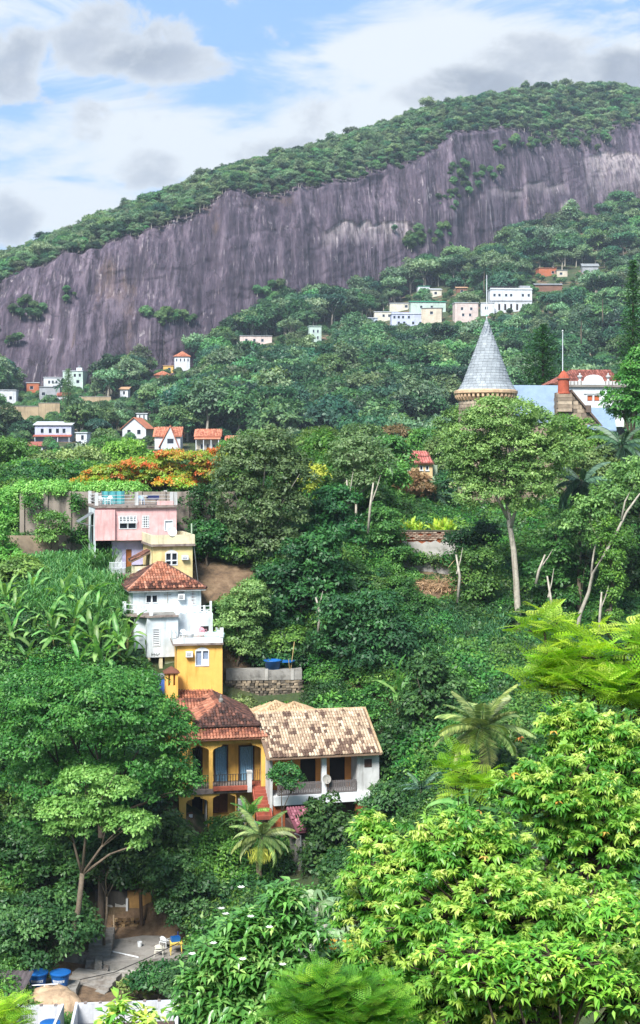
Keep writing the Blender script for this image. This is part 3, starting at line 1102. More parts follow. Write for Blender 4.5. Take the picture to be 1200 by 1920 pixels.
# ------------------------------------------------------------------ cream house
def cream_house():
    H = House('cream_house', 'cream yellow house with arched white window and satellite dish on its parapet', 'house', 287, 1085, 117.5, 16)
    rt = H.root
    body = H.r(287, 1024, 361, 1100)
    w1 = H.r(310, 1036, 333, 1060)
    H.wall(body, 0, 5.5, M['cream'], [w1])
    H.window(w1, 0, 'cross', M['woodwhite'], arch=.22)
    H.aircon(H.r(340, 1041, 352, 1049), 0, M['woodwhite'])
    # cornice and parapet
    c = H.r(284, 1019, 363, 1024, -.3)
    box('cornice', M['slabedge'], rt, body[0] - .25, body[1] + .2, -.3, 5.7, body[3] + .003, body[3] + .2)
    p = H.r(284, 1003, 363, 1020, -.25)
    z0, z1 = body[3] + .2, p[3]
    b = MB()
    b.box(body[0] - .2, body[1] + .15, -.25, -.1, z0, z1)
    b.box(body[0] - .2, body[0] - .05, -.1, 5.6, z0, z1)
    b.box(body[1], body[1] + .15, -.1, 5.6, z0, z1)
    b.box(body[0] - .05, body[1], 5.45, 5.6, z0, z1)
    b.build('parapet', M['creampale'], rt)
    box('terrace_floor', M['concrete'], rt, body[0] - .04, body[1] - .01, -.09, 5.44, z0 + .004, z0 + .05)
    dish(rt, H.P(322, 997, -.1), .42, M['whiteplastic'])
    MB().tube([(body[1], .4, z1), (body[1], .4, z1 + .9)], .07, 6).build('vent_pipe', M['greenwall'], rt)
    # downpipe on the right corner
    MB().tube([(body[1] + .12, -.05, body[3]), (body[1] + .5, .2, body[2] + .4)], .03, 5).build('downpipe', M['metal'], rt)
    # left face windows and porch
    for y0 in (.8, 2.2):
        MB().box(body[0] - .05, body[0] - .003, y0, y0 + .7, body[2] + 1.1, body[3] - .5).build('shutter', M['creampale'], rt)
    pr = roof_bed(rt, [[(body[0] - 1.6, 1.2, body[3] - 1.3), (body[0] - .01, 1.0, body[3] - .5), (body[0] - .01, 3.4, body[3] - .5), (body[0] - 1.6, 3.4, body[3] - 1.3)]], TANBED, .12, 'porch_roof')
    tiles(pr, TILE_MOSSY, (body[0] - 1.6, 3.4, body[3] - 1.3), (body[0] - 1.6, 1.2, body[3] - 1.3), (body[0] - .05, 1.0, body[3] - .5), (body[0] - .05, 3.4, body[3] - .5), .24, .4, rs)
    box('porch_wall', M['creampale'], rt, body[0] - 1.35, body[0] - .003, 1.3, 3.2, body[2], body[3] - 1.75)
    box('door', M['woodwhite'], rt, body[0] - 1.1, body[0] - .3, 1.25, 1.296, body[2], body[3] - 2.0)


cream_house()


# ------------------------------------------------------------------ white house with hip roof
def white_house():
    H = House('white_house', 'white stepped house with red hipped tile roof and balustraded balcony', 'house', 249, 1145, 114, 16)
    rt = H.root
    up = H.r(249, 1103, 377, 1150, 0)
    w1, w2 = H.r(273, 1115, 296, 1131), H.r(356, 1104, 368, 1135)
    dr = H.r(283, 1131, 300, 1147)
    H.wall(up, 0, 6.0, M['white'], [w1, w2])
    H.window(w1, 0, 'two', M['woodwhite'], arch=.2)
    H.window(w2, 0, 'grid', M['woodwhite'], M['brickred'])
    H.aircon(H.r(333, 1113, 345, 1124), 0)
    x0, x1, z0, z1 = H.r(334, 1108, 345, 1110)
    box('hood', M['greyiron'], rt, x0, x1, -.3, -.003, z0, z1)
    cx = H.L(314, 1118)[0]
    cz = H.L(314, 1118)[1]
    b = MB().box(cx - .03, cx + .03, -.05, -.003, cz - .55, cz + .35).box(cx - .3, cx + .3, -.052, -.004, cz + .1, cz + .17)
    b.build('cross_ornament', M['concretepale'], rt)
    for y0 in (1.2, 3.0):
        MB().box(up[0] - .05, up[0] - .003, y0, y0 + .9, up[2] + .4, up[3] - .35).build('shutter', M['offwhite'], rt)
    # hipped roof
    ez = up[3]
    A, B = (up[0] - .45, -.5, ez), (up[1] + .35, -.5, ez)
    C, D = (up[1] + .35, 6.4, ez), (up[0] - .45, 6.4, ez)
    ap = H.P(300, 1055, 3.0)
    q0, q1 = (ap.x - .25, 3.0, ap.z), (ap.x + .25, 3.0, ap.z)
    rf = roof_bed(rt, [[A, B, q1, q0], [B, C, q1], [C, D, q0, q1], [D, A, q0]])
    box('fascia', M['offwhite'], rf, A[0] + .06, B[0] - .06, -.44, 6.3, ez - .22, ez - .105)
    bands = lambda r, i, j: (.62 if j % 2 else .72) + r.uniform(-.25, .22) - (.55 if j < 3 and r.random() < .75 else 0)
    tiles(rf, TILE_ORANGE, A, B, q1, q0, .23, .36, rs, bands)
    dk = lambda r, i, j: r.uniform(0, .5) if r.random() < .8 else r.uniform(.5, .9)
    tiles(rf, TILE_MOSSY, D, A, q0, q0, .23, .36, rs, dk)
    tiles(rf, TILE_MOSSY, B, C, q1, q1, .23, .36, rs, dk)
    tiles(rf, TILE_MOSSY, C, D, q0, q1, .23, .36, rs, dk)
    caps(rf, TILE_ORANGE, [A, q0], tint=.9)
    caps(rf, TILE_MOSSY, [B, q1], tint=.4)
    caps(rf, TILE_ORANGE, [q0, q1], tint=.4)
    # lower storey stands forward, its roof is the balcony
    lo = H.r(276, 1157, 334, 1232, -2.0)
    lv = H.r(286, 1178, 300, 1212, -2.0)
    H.wall(lo, -2.0, 7.5, M['white'], [lv], name='wall')
    H.window(lv, -2.0, 'louvre', M['woodwhite'])
    box('wall', M['white'], rt, up[0], lo[0] - .003, -.9, 5.5, lo[2] + .6, up[2] - .25)
    sl = MB()
    sl.prism([(up[0] - .9, .3), (up[0] - .9, -.4), (lo[0] + .15, -2.25), (lo[1], -2.25), (lo[1], .3)][::-1], (lo[3] + .003, lo[3] + .16), axis=2)
    sl.build('balcony_slab', M['slabedge'], rt)
    zt = lo[3] + .16
    for x, y in ((up[0] - .75, -.45), (lo[0] - .6, -1.35), (lo[0] + .3, -2.1), (lo[1] - .1, -2.1)):
        MB().box(x - .13, x + .13, y - .13, y + .13, zt, zt + 1.0).build('post', M['woodwhite'], rt)
    box('balcony_floor', M['concrete'], rt, lo[0] + .3, lo[1] - .05, -2.05, -.01, zt + .003, zt + .03)
    rail(rt, 'balcony_rail', M['offwhite'], (lo[0] + .45, -2.1, zt), (lo[1] - .25, -2.1, zt), .8, nrails=2, r=.02, bal=0)
    rail(rt, 'balcony_rail', M['woodwhite'], (up[0] - .7, -.5, zt), (lo[0] + .2, -2.0, zt), .8, nrails=2, r=.03, bal=0)
    # side room at the left of the lower storey
    box('meter_box', M['woodwhite'], rt, lo[0] - .5, lo[0] - .2, -.95, -.903, lo[2] + 1.3, lo[2] + 1.7)
    # right wing: white wall of the middle terrace
    rw = H.r(334, 1150, 399, 1200, -1.2)
    box('wall', M['white'], rt, lo[1] + .003, rw[1], -1.2, 4.5, rw[2] - .6, rw[3])
    zt2 = rw[3]
    n = 6
    for k in range(n):
        x = lo[1] + .2 + (rw[1] - lo[1] - .35) * k / (n - 1)
        MB().box(x - .08, x + .08, -1.15, -.99, zt2 + .003, zt2 + (.95 if k in (0, 2, n - 1) else .62)).build('post', M['woodwhite'], rt)
    rail(rt, 'balcony_rail', M['woodwhite'], (lo[1] + .2, -1.07, zt2), (rw[1] - .1, -1.07, zt2), .55, nrails=2, r=.03)
    wn = H.r(376, 1174, 391, 1183, -1.2)
    box('vent', M['dark'], rt, wn[0], wn[1], -1.23, -1.203, wn[2], wn[3])
    # open ground floor
    gf = H.r(276, 1232, 334, 1290, -2.0)
    b = MB()
    b.box(lo[0] + .02, lo[0] + .25, -1.98, -1.7, gf[2], lo[2] - .003)
    cxx = H.L(302, 1250, -2)[0]
    b.box(cxx - .14, cxx + .14, -1.9, -1.6, gf[2], lo[2] - .003)
    b.build('column', M['creampale'], rt)
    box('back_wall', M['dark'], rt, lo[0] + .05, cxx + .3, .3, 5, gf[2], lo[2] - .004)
    gw = H.r(309, 1233, 333, 1290, -1.6)
    box('side_wall', M['greenwall'], rt, gw[0], gw[1], -1.6, 3, gw[2], lo[2] - .004)
    # scrawl of paint by the opening
    b = MB()
    sx, sz = H.L(291, 1227, -2.0)
    for k in range(7):
        x = sx - .3 + k * .1
        b.box(x, x + .035, -2.008, -2.003, sz - .12 + .05 * math.sin(k * 2.3), sz + .06 + .05 * math.cos(k * 3.1))
        b.box(x, x + .09, -2.0095, -2.0085, sz - .03 + .05 * math.sin(k * 1.3), sz + .0 + .05 * math.sin(k * 1.3))
    b.build('painted_scrawl', M['iron'], rt)
    return H


WH = white_house()


# ------------------------------------------------------------------ yellow cube house
def yellow_house():
    H = House('yellow_house', 'bright yellow cube house with white walled roof terrace and air conditioner', 'house', 332, 1300, 109.5, 9)
    rt = H.root
    body = H.r(332, 1209, 417, 1330)
    w1 = H.r(366, 1219, 392, 1249)
    H.wall(body, 0, 5.0, M['yellow'], [w1])
    H.window((w1[0], w1[1], w1[2], w1[3]), 0, 'two', M['woodwhite'], M['curtain2'], arch=.22)
    xm = (w1[0] + w1[1]) / 2
    box('shutter', M['woodwhite'], rt, xm + .07, w1[1] - .08, -.06, -.045, w1[2], w1[2] + (w1[3] - w1[2]) * .45)
    H.aircon(H.r(348, 1221, 361, 1231), 0)
    # slab with dark edge
    z = body[3]
    b = MB()
    b.box(body[0] - .35, body[1] + .05, -.3, 5.2, z + .003, z + .16)
    b.build('roof_slab', M['slabedge'], rt)
    # parapet, low in front and high at the back, concrete stains
    p = H.r(332, 1186, 418, 1206, -.2)
    z0 = z + .16
    b = MB()
    b.box(body[0] - .3, body[1] + .02, -.25, -.1, z0, z0 + .42)
    b.box(body[0] - .3, body[0] - .15, -.1, 5.0, z0, z0 + .8)
    b.box(body[1] - .13, body[1] + .02, -.1, 5.0, z0, z0 + .55)
    b.build('parapet', M['white'], rt)
    box('terrace_floor', M['concretepale'], rt, body[0] - .14, body[1] - .14, -.09, 5.0, z0 + .003, z0 + .04)
    MB().box(body[1] - .22, body[1] + .06, -.29, -.02, z0 + .425, z0 + 1.15).build('post', M['woodwhite'], rt)
    MB().box(body[0] - .36, body[0] - .08, -.29, -.02, z0 + .425, z0 + .75).build('post', M['woodwhite'], rt)
    W = lambda px_, d: H.W(H.L(px_, 1195, d)[0], d, z0 + .04)
    t = tag(MB().lathe([(.7, 0), (.8, .08), (.82, .4), (.76, .42), (.7, .12), (.1, .1)], 18, capt=True).build('paddling_pool', M['pool'], None, smooth=True), 'round pale aqua tub on the yellow house terrace', 'tub')
    t.location = W(402, 2.2)
    t = tag(MB().lathe([(.18, 0), (.3, .5), (.33, .55), (.28, .56), (.2, .45)], 12).build('plant_pot', M['whiteplastic'], None, smooth=True), 'white flower pot on the yellow house terrace', 'pot')
    t.location = W(357, 1.2)
    # pink chair
    plastic_chair(W(380, 3.2), H.a + 2.6, mat('pink_plastic', s2l('#d99aa6'), rough=.5), 'pink plastic chair on the yellow house terrace')
    plastic_chair(W(345, 1.8), H.a + .4, M['whiteplastic'], 'white plastic chair on the yellow house terrace beside the pot')


yellow_house()


# ------------------------------------------------------------------ yellow villa
def villa():
    H = House('yellow_villa', 'old yellow villa with arched loggias, red steps and orange tiled roof', 'house', 336, 1555, 100, 11)
    rt = H.root
    g = H.r(336, 1478, 442, 1560)           # ground floor front
    u = H.r(336, 1384, 499, 1478)           # loggia front
    fz = u[2]
    dp = 2.0

    def arch_wall(name, x0, x1, z0, z1, ops, m, d0=0, d1=.3):
        """wall band with stepped-corbel openings: built as posts plus a lintel polygon per bay"""
        b = MB()
        ops = sorted(ops)
        x = x0
        for (a, c, zb, ztop, sp) in ops:
            b.box(x, a, d0, d1, z0, z1)
            h_ = z1 - ztop
            k = sp
            # lintel with rounded corbel corners
            pts = [(a, z1), (a, ztop - k)]
            for q in range(1, 6):
                an = q / 6 * math.pi / 2
                pts.append((a + k * .75 * (1 - math.cos(an)), ztop - k + k * .55 * math.sin(an)))
            pts += [(a + k * .8, ztop - k * .35), (a + k * 1.15, ztop - k * .3), (a + k * 1.3, ztop)]
            right = [(a + c - p[0], p[1]) for p in pts][::-1]
            b.prism(pts + right, (d0, d1))
            if zb > z0 + 1e-3:
                b.box(a, c, d0, d1, z0, zb)
            x = c
        b.box(x, x1, d0, d1, z0, z1)
        return b.build(name, m, rt)
    o1 = H.r(349, 1494, 390, 1560)
    o2 = H.r(399, 1488, 430, 1526)
    arch_wall('lower_arcade', g[0], g[1], g[2], fz - .35, [(o1[0], o1[1], g[2], o1[3], .45), (o2[0], o2[1] + .5, g[2] + .8, o2[3], .4)], M['ochre'])
    a1 = H.r(352, 1397, 392, 1478)
    a2 = H.r(399, 1394, 490, 1478)
    arch_wall('loggia_arcade', u[0], u[1], fz, u[3], [(a1[0], a1[1], fz, a1[3], .5), (a2[0], a2[1], fz, a2[3], .55)], M['ochre'])
    # floor slab of the loggia
    box('loggia_floor', M['slabedge'], rt, u[0] - .05, H.L(470, 1470)[0], -.12, dp + .1, fz - .34, fz - .004)
    # recessed back walls with doors
    d1 = H.r(401, 1397, 428, 1465, dp)
    d2 = H.r(447, 1397, 477, 1465, dp)
    d3 = H.r(356, 1399, 380, 1465, dp)
    H.wall((u[0] + .05, u[1] - .05, fz, u[3]), dp, 7.5, M['ochre'], [(*d1[:2], fz, d1[3]), (*d2[:2], fz, d2[3]), (*d3[:2], fz, d3[3])], name='wall')
    for (x0, x1, _, z1), mm in ((d1, M['curtain']), (d2, M['curtain']), (d3, M['glass'])):
        f = MB().box(x0, x0 + .1, dp - .03, dp + .1, fz, z1).box(x1 - .1, x1, dp - .03, dp + .1, fz, z1).box(x0 + .1, x1 - .1, dp - .03, dp + .1, z1 - .1, z1)
        dr = f.build('door', M['darkwood'], rt)
        n = 22
        V = [(x0 + .1 + (x1 - x0 - .2) * i / n, dp + .12 + .035 * math.sin(i * 1.9), z) for z in (fz + .02, z1 - .1) for i in range(n + 1)]
        MB().add(V, [(i, i + 1, i + n + 2, i + n + 1) for i in range(n)]).build('curtain' if mm is M['curtain'] else 'pane', mm, dr)
    H.wall((g[0] + .05, u[1] - .6, g[2], fz - .36), 1.4, 7.5, M['ochre'], [(*H.r(360, 1500, 380, 1560, 1.4)[:2], g[2], g[2] + 2.3)], name='wall')
    x0, x1, z0, z1 = H.r(360, 1500, 380, 1560, 1.4)
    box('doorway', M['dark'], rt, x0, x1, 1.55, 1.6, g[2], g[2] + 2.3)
    x0, x1, z0, z1 = H.r(401, 1490, 428, 1526, .9)
    H.window((x0, x1, z0, z1), 1.28, 'two', M['wood'], M['wood'], label='brown shuttered wooden window')
    # open door leaf in the lower arch
    box('door_leaf', M['offwhite'], rt, o1[1] - .12, o1[1] - .04, .35, 1.2, g[2], g[2] + 2.1)
    x0, x1, z0, z1 = H.r(351, 1525, 362, 1560, .5)
    box('cupboard', M['wood'], rt, x0, x1, .45, .95, z0, z1)
    box('paper', M['woodwhite'], rt, x0 + .12, x0 + .38, .44, .447, z1 - .3, z1 - .05)
    # loggia rail and planter
    rail(rt, 'loggia_rail', M['iron'], (a2[0], .1, fz), (a2[0] + (a2[1] - a2[0]) * .78, .1, fz), .95, nrails=2, r=.02, bal=14)
    rail(rt, 'loggia_rail', M['iron'], (a1[0], .1, fz), (a1[1], .1, fz), .95, nrails=2, r=.02, bal=9)
    box('planter', M['redstep'], rt, a2[0] + .02, H.L(463, 1470)[0], -.3, -.005, fz - .12, fz + .16)
    x = H.L(467, 1450)[0]
    MB().box(x - .16, x + .16, -.3, .02, fz - .3, fz + 1.1).box(x - .2, x + .2, -.34, .06, fz + 1.103, fz + 1.22).build('post', M['offwhite'], rt)
    # red stairs running down to the front
    sx0, sx1 = H.L(475, 1490)[0], H.L(499, 1490)[0]
    st = MB().box(sx0, sx1, .0, 1.9, fz - .3, fz - .02)
    for k in range(8):
        st.box(sx0, sx1, -.28 * (k + 1), -.28 * k - .003, fz - .3 - .19 * (k + 1), fz - .02 - .19 * (k + 1))
    st.build('stairs', M['redstep'], rt)
    for xx in (sx0 - .09, sx1 + .01):
        MB().prism([(0, fz + .0), (-2.3, fz - 1.55), (-2.3, fz - 1.95), (0, fz - .5)], (xx, xx + .085), axis=0).build('stair_cheek', M['redstep'], rt)
    for k in range(7):
        x = sx0 + .05 + (sx1 - sx0 - .1) * k / 6
        MB().box(x - .02, x + .02, 1.0, 1.04, fz, fz + 1.0).build('baluster', M['wood'], rt)
    # white gate under the stairs
    x0, x1, z0, z1 = H.r(447, 1496, 459, 1545, .2)
    gt = MB()
    for k in range(6):
        x = x0 + (x1 - x0) * k / 5
        gt.box(x - .02, x + .02, .2, .24, z0, z1)
    for k in range(4):
        z = z0 + (z1 - z0) * (k + .1) / 3.3
        gt.box(x0 - .03, x1 + .03, .19, .198, z - .03, z + .03)
    gt.build('gate', M['woodwhite'], rt)
    # ---- roof
    ez = u[3]
    ov = .45
    xl, xr = u[0] - .1, u[1] + .3
    y0, y1 = -ov, 9.2
    bz = ez + .62                            # break between skirt and upper roof
    bi = 1.15
    ap = H.P(428, 1317, 3.3)
    zr = ap.z
    xm = (xl + xr) / 2 + .15
    o_ = [(xl, y0, ez), (xr, y0, ez), (xr, y1, ez), (xl, y1, ez)]
    i_ = [(xl + bi, y0 + bi, bz), (xr - bi * .8, y0 + bi, bz), (xr - bi * .8, y1 - bi, bz), (xl + bi, y1 - bi, bz)]
    bz2 = bz + .14
    j_ = [(xl + bi - .25, y0 + bi - .25, bz2), (xr - bi * .8 + .25, y0 + bi - .25, bz2), (xr - bi * .8 + .25, y1 - bi + .2, bz2), (xl + bi - .25, y1 - bi + .2, bz2)]
    r0, r1 = (xm, 3.2, zr), (xm, 8.2, zr)
    polys = [[o_[k], o_[(k + 1) % 4], i_[(k + 1) % 4], i_[k]] for k in range(4)]
    polys += [[j_[0], j_[1], r0], [j_[1], j_[2], r1, r0], [j_[2], j_[3], r1], [j_[3], j_[0], r0, r1]]
    rf = roof_bed(rt, polys, th=.08)
    mixd = lambda r, i, j: r.uniform(.1, .75) if r.random() < .6 else r.uniform(0, .3)
    org = lambda r, i, j: .55 + r.uniform(-.2, .3) - (.3 if j % 3 == 0 else 0)
    tiles(rf, TILE_ORANGE, o_[0], o_[1], i_[1], i_[0], .23, .36, rs, lambda r, i, j: (.7 if j == 0 else r.uniform(.1, .7)))
    tiles(rf, TILE_MOSSY, j_[0], j_[1], r0, r0, .23, .36, rs, mixd)
    tiles(rf, TILE_ORANGE, o_[3], o_[0], i_[0], i_[3], .23, .36, rs, mixd)
    tiles(rf, TILE_ORANGE, j_[3], j_[0], r0, r1, .23, .40, rs, org)
    tiles(rf, TILE_MOSSY, o_[1], o_[2], i_[2], i_[1], .23, .36, rs, mixd)
    tiles(rf, TILE_MOSSY, j_[1], j_[2], r1, r0, .23, .36, rs, mixd)
    caps(rf, TILE_MOSSY, [j_[0], r0], tint=.8)
    caps(rf, TILE_MOSSY, [j_[1], r0, r1], tint=.2)
    caps(rf, TILE_MOSSY, [j_[0], j_[1]], r=.1, tint=.1)
    caps(rf, TILE_ORANGE, [o_[0], i_[0]], tint=.3)
    MB().lathe([(.16, 0), (.18, .2), (.08, .35), (.1, .45), (.0, .6)], 8, (r0[0], r0[1])).build('finial', M['concrete'], rf).location.z = zr + .05
    # cross wing to the left
    cz = zr - .25
    cy = 6.4
    c0, c1 = (xl - 1.6, cy, cz), (xm - .2, cy, cz)
    e0, e1 = (xl - 1.9, cy - 2.2, cz - 1.35), (xl + 1.2, cy - 2.2, cz - 1.35)
    f0, f1 = (xl - 1.9, cy + 2.2, cz - 1.35), (xl + 1.2, cy + 2.2, cz - 1.35)
    cw = roof_bed(rt, [[e0, e1, c1, c0], [f1, f0, c0, c1], [f0, e0, c0]], th=.08)
    tiles(cw, TILE_ORANGE, e0, e1, c1, c0, .23, .36, rs, org)
    caps(cw, TILE_ORANGE, [c0, c1], tint=.1)
    caps(cw, TILE_ORANGE, [e0, c0], tint=.6)
    box('wall', M['ochre'], rt, xl - 1.6, xl + .2, cy - 1.9, cy + 1.9, g[2] + 1.5, cz - 1.5)
    # raised back roof
    k0, k1 = (xl - .3, 10.2, zr + .2), (xm + .1, 10.2, zr + .2)
    l0, l1 = (xl - .3, 8.0, zr - .75), (xm + .6, 8.0, zr - .75)
    kr = roof_bed(rt, [[l0, l1, k1, k0]], th=.08)
    tiles(kr, TILE_ORANGE, l0, l1, k1, k0, .23, .36, rs, org)
    caps(kr, TILE_MOSSY, [k0, k1], tint=.3)
    # chimney with tiled cap
    cx, cyy = H.L(321, 1280, 8.5)[0], 8.5
    zt = H.L(321, 1262, 8.5)[1]
    ch = MB().box(cx - .48, cx + .48, cyy - .48, cyy + .48, zr - 2.8, zt - .9).build('chimney', M['yellow'], rt)
    q = MB()
    for sx in (-.48, -.16, .16, .36):
        pass
    q.box(cx - .48, cx - .27, cyy - .48, cyy + .48, zt - .9, zt).box(cx - .12, cx + .12, cyy - .48, cyy + .48, zt - .9, zt).box(cx + .27, cx + .48, cyy - .48, cyy + .48, zt - .9, zt)
    q.box(cx - .27, cx + .27, cyy - .05, cyy + .05, zt - .9, zt)
    q.box(cx - .56, cx + .56, cyy - .56, cyy + .56, zt + .003, zt + .1)
    q.build('chimney_vents', M['yellow'], ch)
    t0 = [(cx - .62, cyy - .62, zt + .1), (cx + .62, cyy - .62, zt + .1), (cx + .62, cyy + .62, zt + .1), (cx - .62, cyy + .62, zt + .1)]
    tp = (cx, cyy, zt + .55)
    cc = roof_bed(ch, [[t0[0], t0[1], tp], [t0[1], t0[2], tp], [t0[2], t0[3], tp], [t0[3], t0[0], tp]], th=.05, name='chimney_cap')
    # small turret at the left front corner
    x0, x1, z0, z1 = H.r(340, 1346, 361, 1376, .4)
    tw = box('turret', M['ochre'], rt, x0, x1, .4, 1.4, fz, z1)
    s0 = [(x0 - .2, .2, z1 + .003), (x1 + .2, .2, z1 + .003), (x1 + .2, 1.6, z1 + .003), (x0 - .2, 1.6, z1 + .003)]
    tp = ((x0 + x1) / 2, .9, z1 + .75)
    cc = roof_bed(tw, [[s0[0], s0[1], tp], [s0[1], s0[2], tp], [s0[2], s0[3], tp], [s0[3], s0[0], tp]], th=.05, name='turret_cap')
    tiles(cc, TILE_MOSSY, s0[0], s0[1], tp, tp, .23, .3, rs, mixd)
    # solar water heater beside the chimney
    px_, d = 302, 9.5
    o = H.W(H.L(px_, 1296, d)[0], d, H.L(px_, 1300, d)[1])
    sh = thing('solar_water_heater', 'blue glass solar water heater beside the yellow chimney', 'solar heater', o, H.a)
    MB().slab([(-.45, -.6, .1), (.45, -.6, .1), (.45, .5, 1.0), (-.45, .5, 1.0)], .08).build('collector', M['blueglass'], sh)
    MB().tube([(-.6, .7, 1.2), (.6, .7, 1.2)], .25, 10).build('tank', M['metal'], sh)
    for sx in (-.4, .4):
        MB().tube([(sx, .7, -.6), (sx, .7, 1.0)], .03, 5).build('leg', M['metal'], sh)
    return H


VH = villa()


# ------------------------------------------------------------------ tan roofed house
def tan_house():
    H = House('tan_roof_house', 'white porch house under a mottled tan clay tile roof', 'house', 503, 1490, 99.5, 13)
    rt = H.root
    f = H.r(506, 1420, 711, 1488)
    z0, z1 = f[2], f[3]
    dp = 1.8
    xs = H.L(670, 1450)[0]
    v = H.r(683, 1423, 697, 1438)
    H.wall((xs, f[1], z0, z1), 0, 6, M['offwhite'], [v], name='wall')
    H.window(v, 0, 'louvre', M['darkwood'], M['dark'])
    d1, d2 = H.r(563, 1420, 592, 1475, dp), H.r(618, 1420, 647, 1475, dp)
    H.wall((f[0] + .2, xs - .003, z0, z1), dp, 4.4, M['orange'], [(d1[0], d1[1], z0, z1 - .25), (d2[0], d2[1], z0, z1 - .25)], name='porch_wall')
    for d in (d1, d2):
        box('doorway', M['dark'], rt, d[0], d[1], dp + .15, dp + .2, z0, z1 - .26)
    box('wall', M['offwhite'], rt, f[0], f[0] + .19, 0, 6, z0 - 1.5, z1)
    cx = H.L(608, 1450)[0]
    MB().box(cx - .17, cx + .17, .0, .34, z0, z1 - .02).build('column', M['woodwhite'], rt)
    box('porch_slab', M['woodwhite'], rt, f[0] + .25, f[1] - .6, -.25, dp, z0 - .62, z0 - .004)
    zb = z0
    for a, c, n in ((H.L(520, 1470)[0], cx - .2, 26), (cx + .2, xs - .05, 17)):
        rr = MB().box(a, c, .02, .08, zb + .72, zb + .78).box(a, c, .02, .08, zb + .05, zb + .1).build('porch_rail', M['greyiron'], rt)
        for k in range(n):
            x = a + (c - a) * (k + .5) / n
            MB().box(x - .05, x + .05, .03, .07, zb + .1, zb + .9).build('baluster', M['greyiron'], rr)
    dish(rt, H.P(612, 1461, -.25), .33, M['concretepale'], (0.15, -1, .25))
    # beam under the eave
    box('eave_beam', M['offwhite'], rt, f[0], xs - .01, .02, .2, z1 + .0, z1 + .14)
    # under-storey
    for px0, px1 in ((505, 535), (602, 617), (668, 690)):
        x0, x1 = H.L(px0, 1510)[0], H.L(px1, 1510)[0]
        box('pier', M['brickred'], rt, x0, x1, .1, .5, z0 - 2.6, z0 - .624)
    box('lower_wall', M['darkwood'], rt, f[0] + .1, f[1] - .3, 1.2, 5.5, z0 - 3.0, z0 - .63)
    # roof
    A, B = H.P(500, 1423, -.7), H.P(716, 1412, -.7)
    B.z = A.z
    run = 4.0
    rz = H.L(590, 1332, run)[1]
    D_, C_ = Vector((A.x - .05, run, rz)), Vector((B.x, run, rz))
    bk = [Vector((C_.x, 8.2, A.z)), Vector((D_.x, 8.2, A.z))]
    rf = roof_bed(rt, [[A, B, C_, D_], [C_, bk[0], bk[1], D_]], TANBED, .12)
    cells = {}
    rr = random.Random(5)

    def tn(r, i, j):
        if (i, j) in cells:
            return cells[(i, j)]
        dark = .09 + (.12 if j < 4 else 0) + (.16 if i < 7 and j < 7 else 0)
        if r.random() < dark:
            for di in range(r.choice((1, 1, 1, 2, 3))):
                for dj in range(r.choice((1, 1, 1, 2))):
                    cells[(i + di, j + dj)] = r.uniform(.02, .3)
            return r.uniform(.02, .3)
        return r.uniform(.4, 1.0)
    tiles(rf, TILE_TAN, A, B, C_, D_, .205, .345, rr, tn, single=300)
    caps(rf, TILE_TANCLEAN, [D_, C_], r=.12, tint=.8)
    caps(rf, TILE_TANCLEAN, [B, C_], r=.09, tint=.6)
    MB().prism([(A.y + .2, A.z - .15), (run, rz - .15), (8.0, A.z - .15)], (f[1] - .2, f[1] - .01), axis=0).build('gable', M['offwhite'], rt)
    # two small hipped roofs behind
    for px_, py_, d, w_ in ((517, 1315, 8.5, 2.0), (551, 1317, 7.5, 2.2)):
        p = H.P(px_, py_, d)
        c = [(p.x - w_, d - 1.9, p.z - 1.0), (p.x + w_, d - 1.9, p.z - 1.0), (p.x + w_, d + 1.9, p.z - 1.0), (p.x - w_, d + 1.9, p.z - 1.0)]
        bk_ = roof_bed(rt, [[c[k], c[(k + 1) % 4], p] for k in range(4)], TANBED, .08, 'back_roof')
        for k in (0, 1, 3):
            tiles(bk_, TILE_TANCLEAN, c[k], c[(k + 1) % 4], p, p, .205, .345, rr)
        caps(bk_, TILE_TANCLEAN, [c[0], p], r=.1)
        caps(bk_, TILE_TANCLEAN, [c[1], p], r=.1)
        box('back_wall', M['offwhite'], rt, p.x - w_ + .2, p.x + w_ - .2, d - 1.6, d + 1.6, z0, p.z - 1.15)


tan_house()


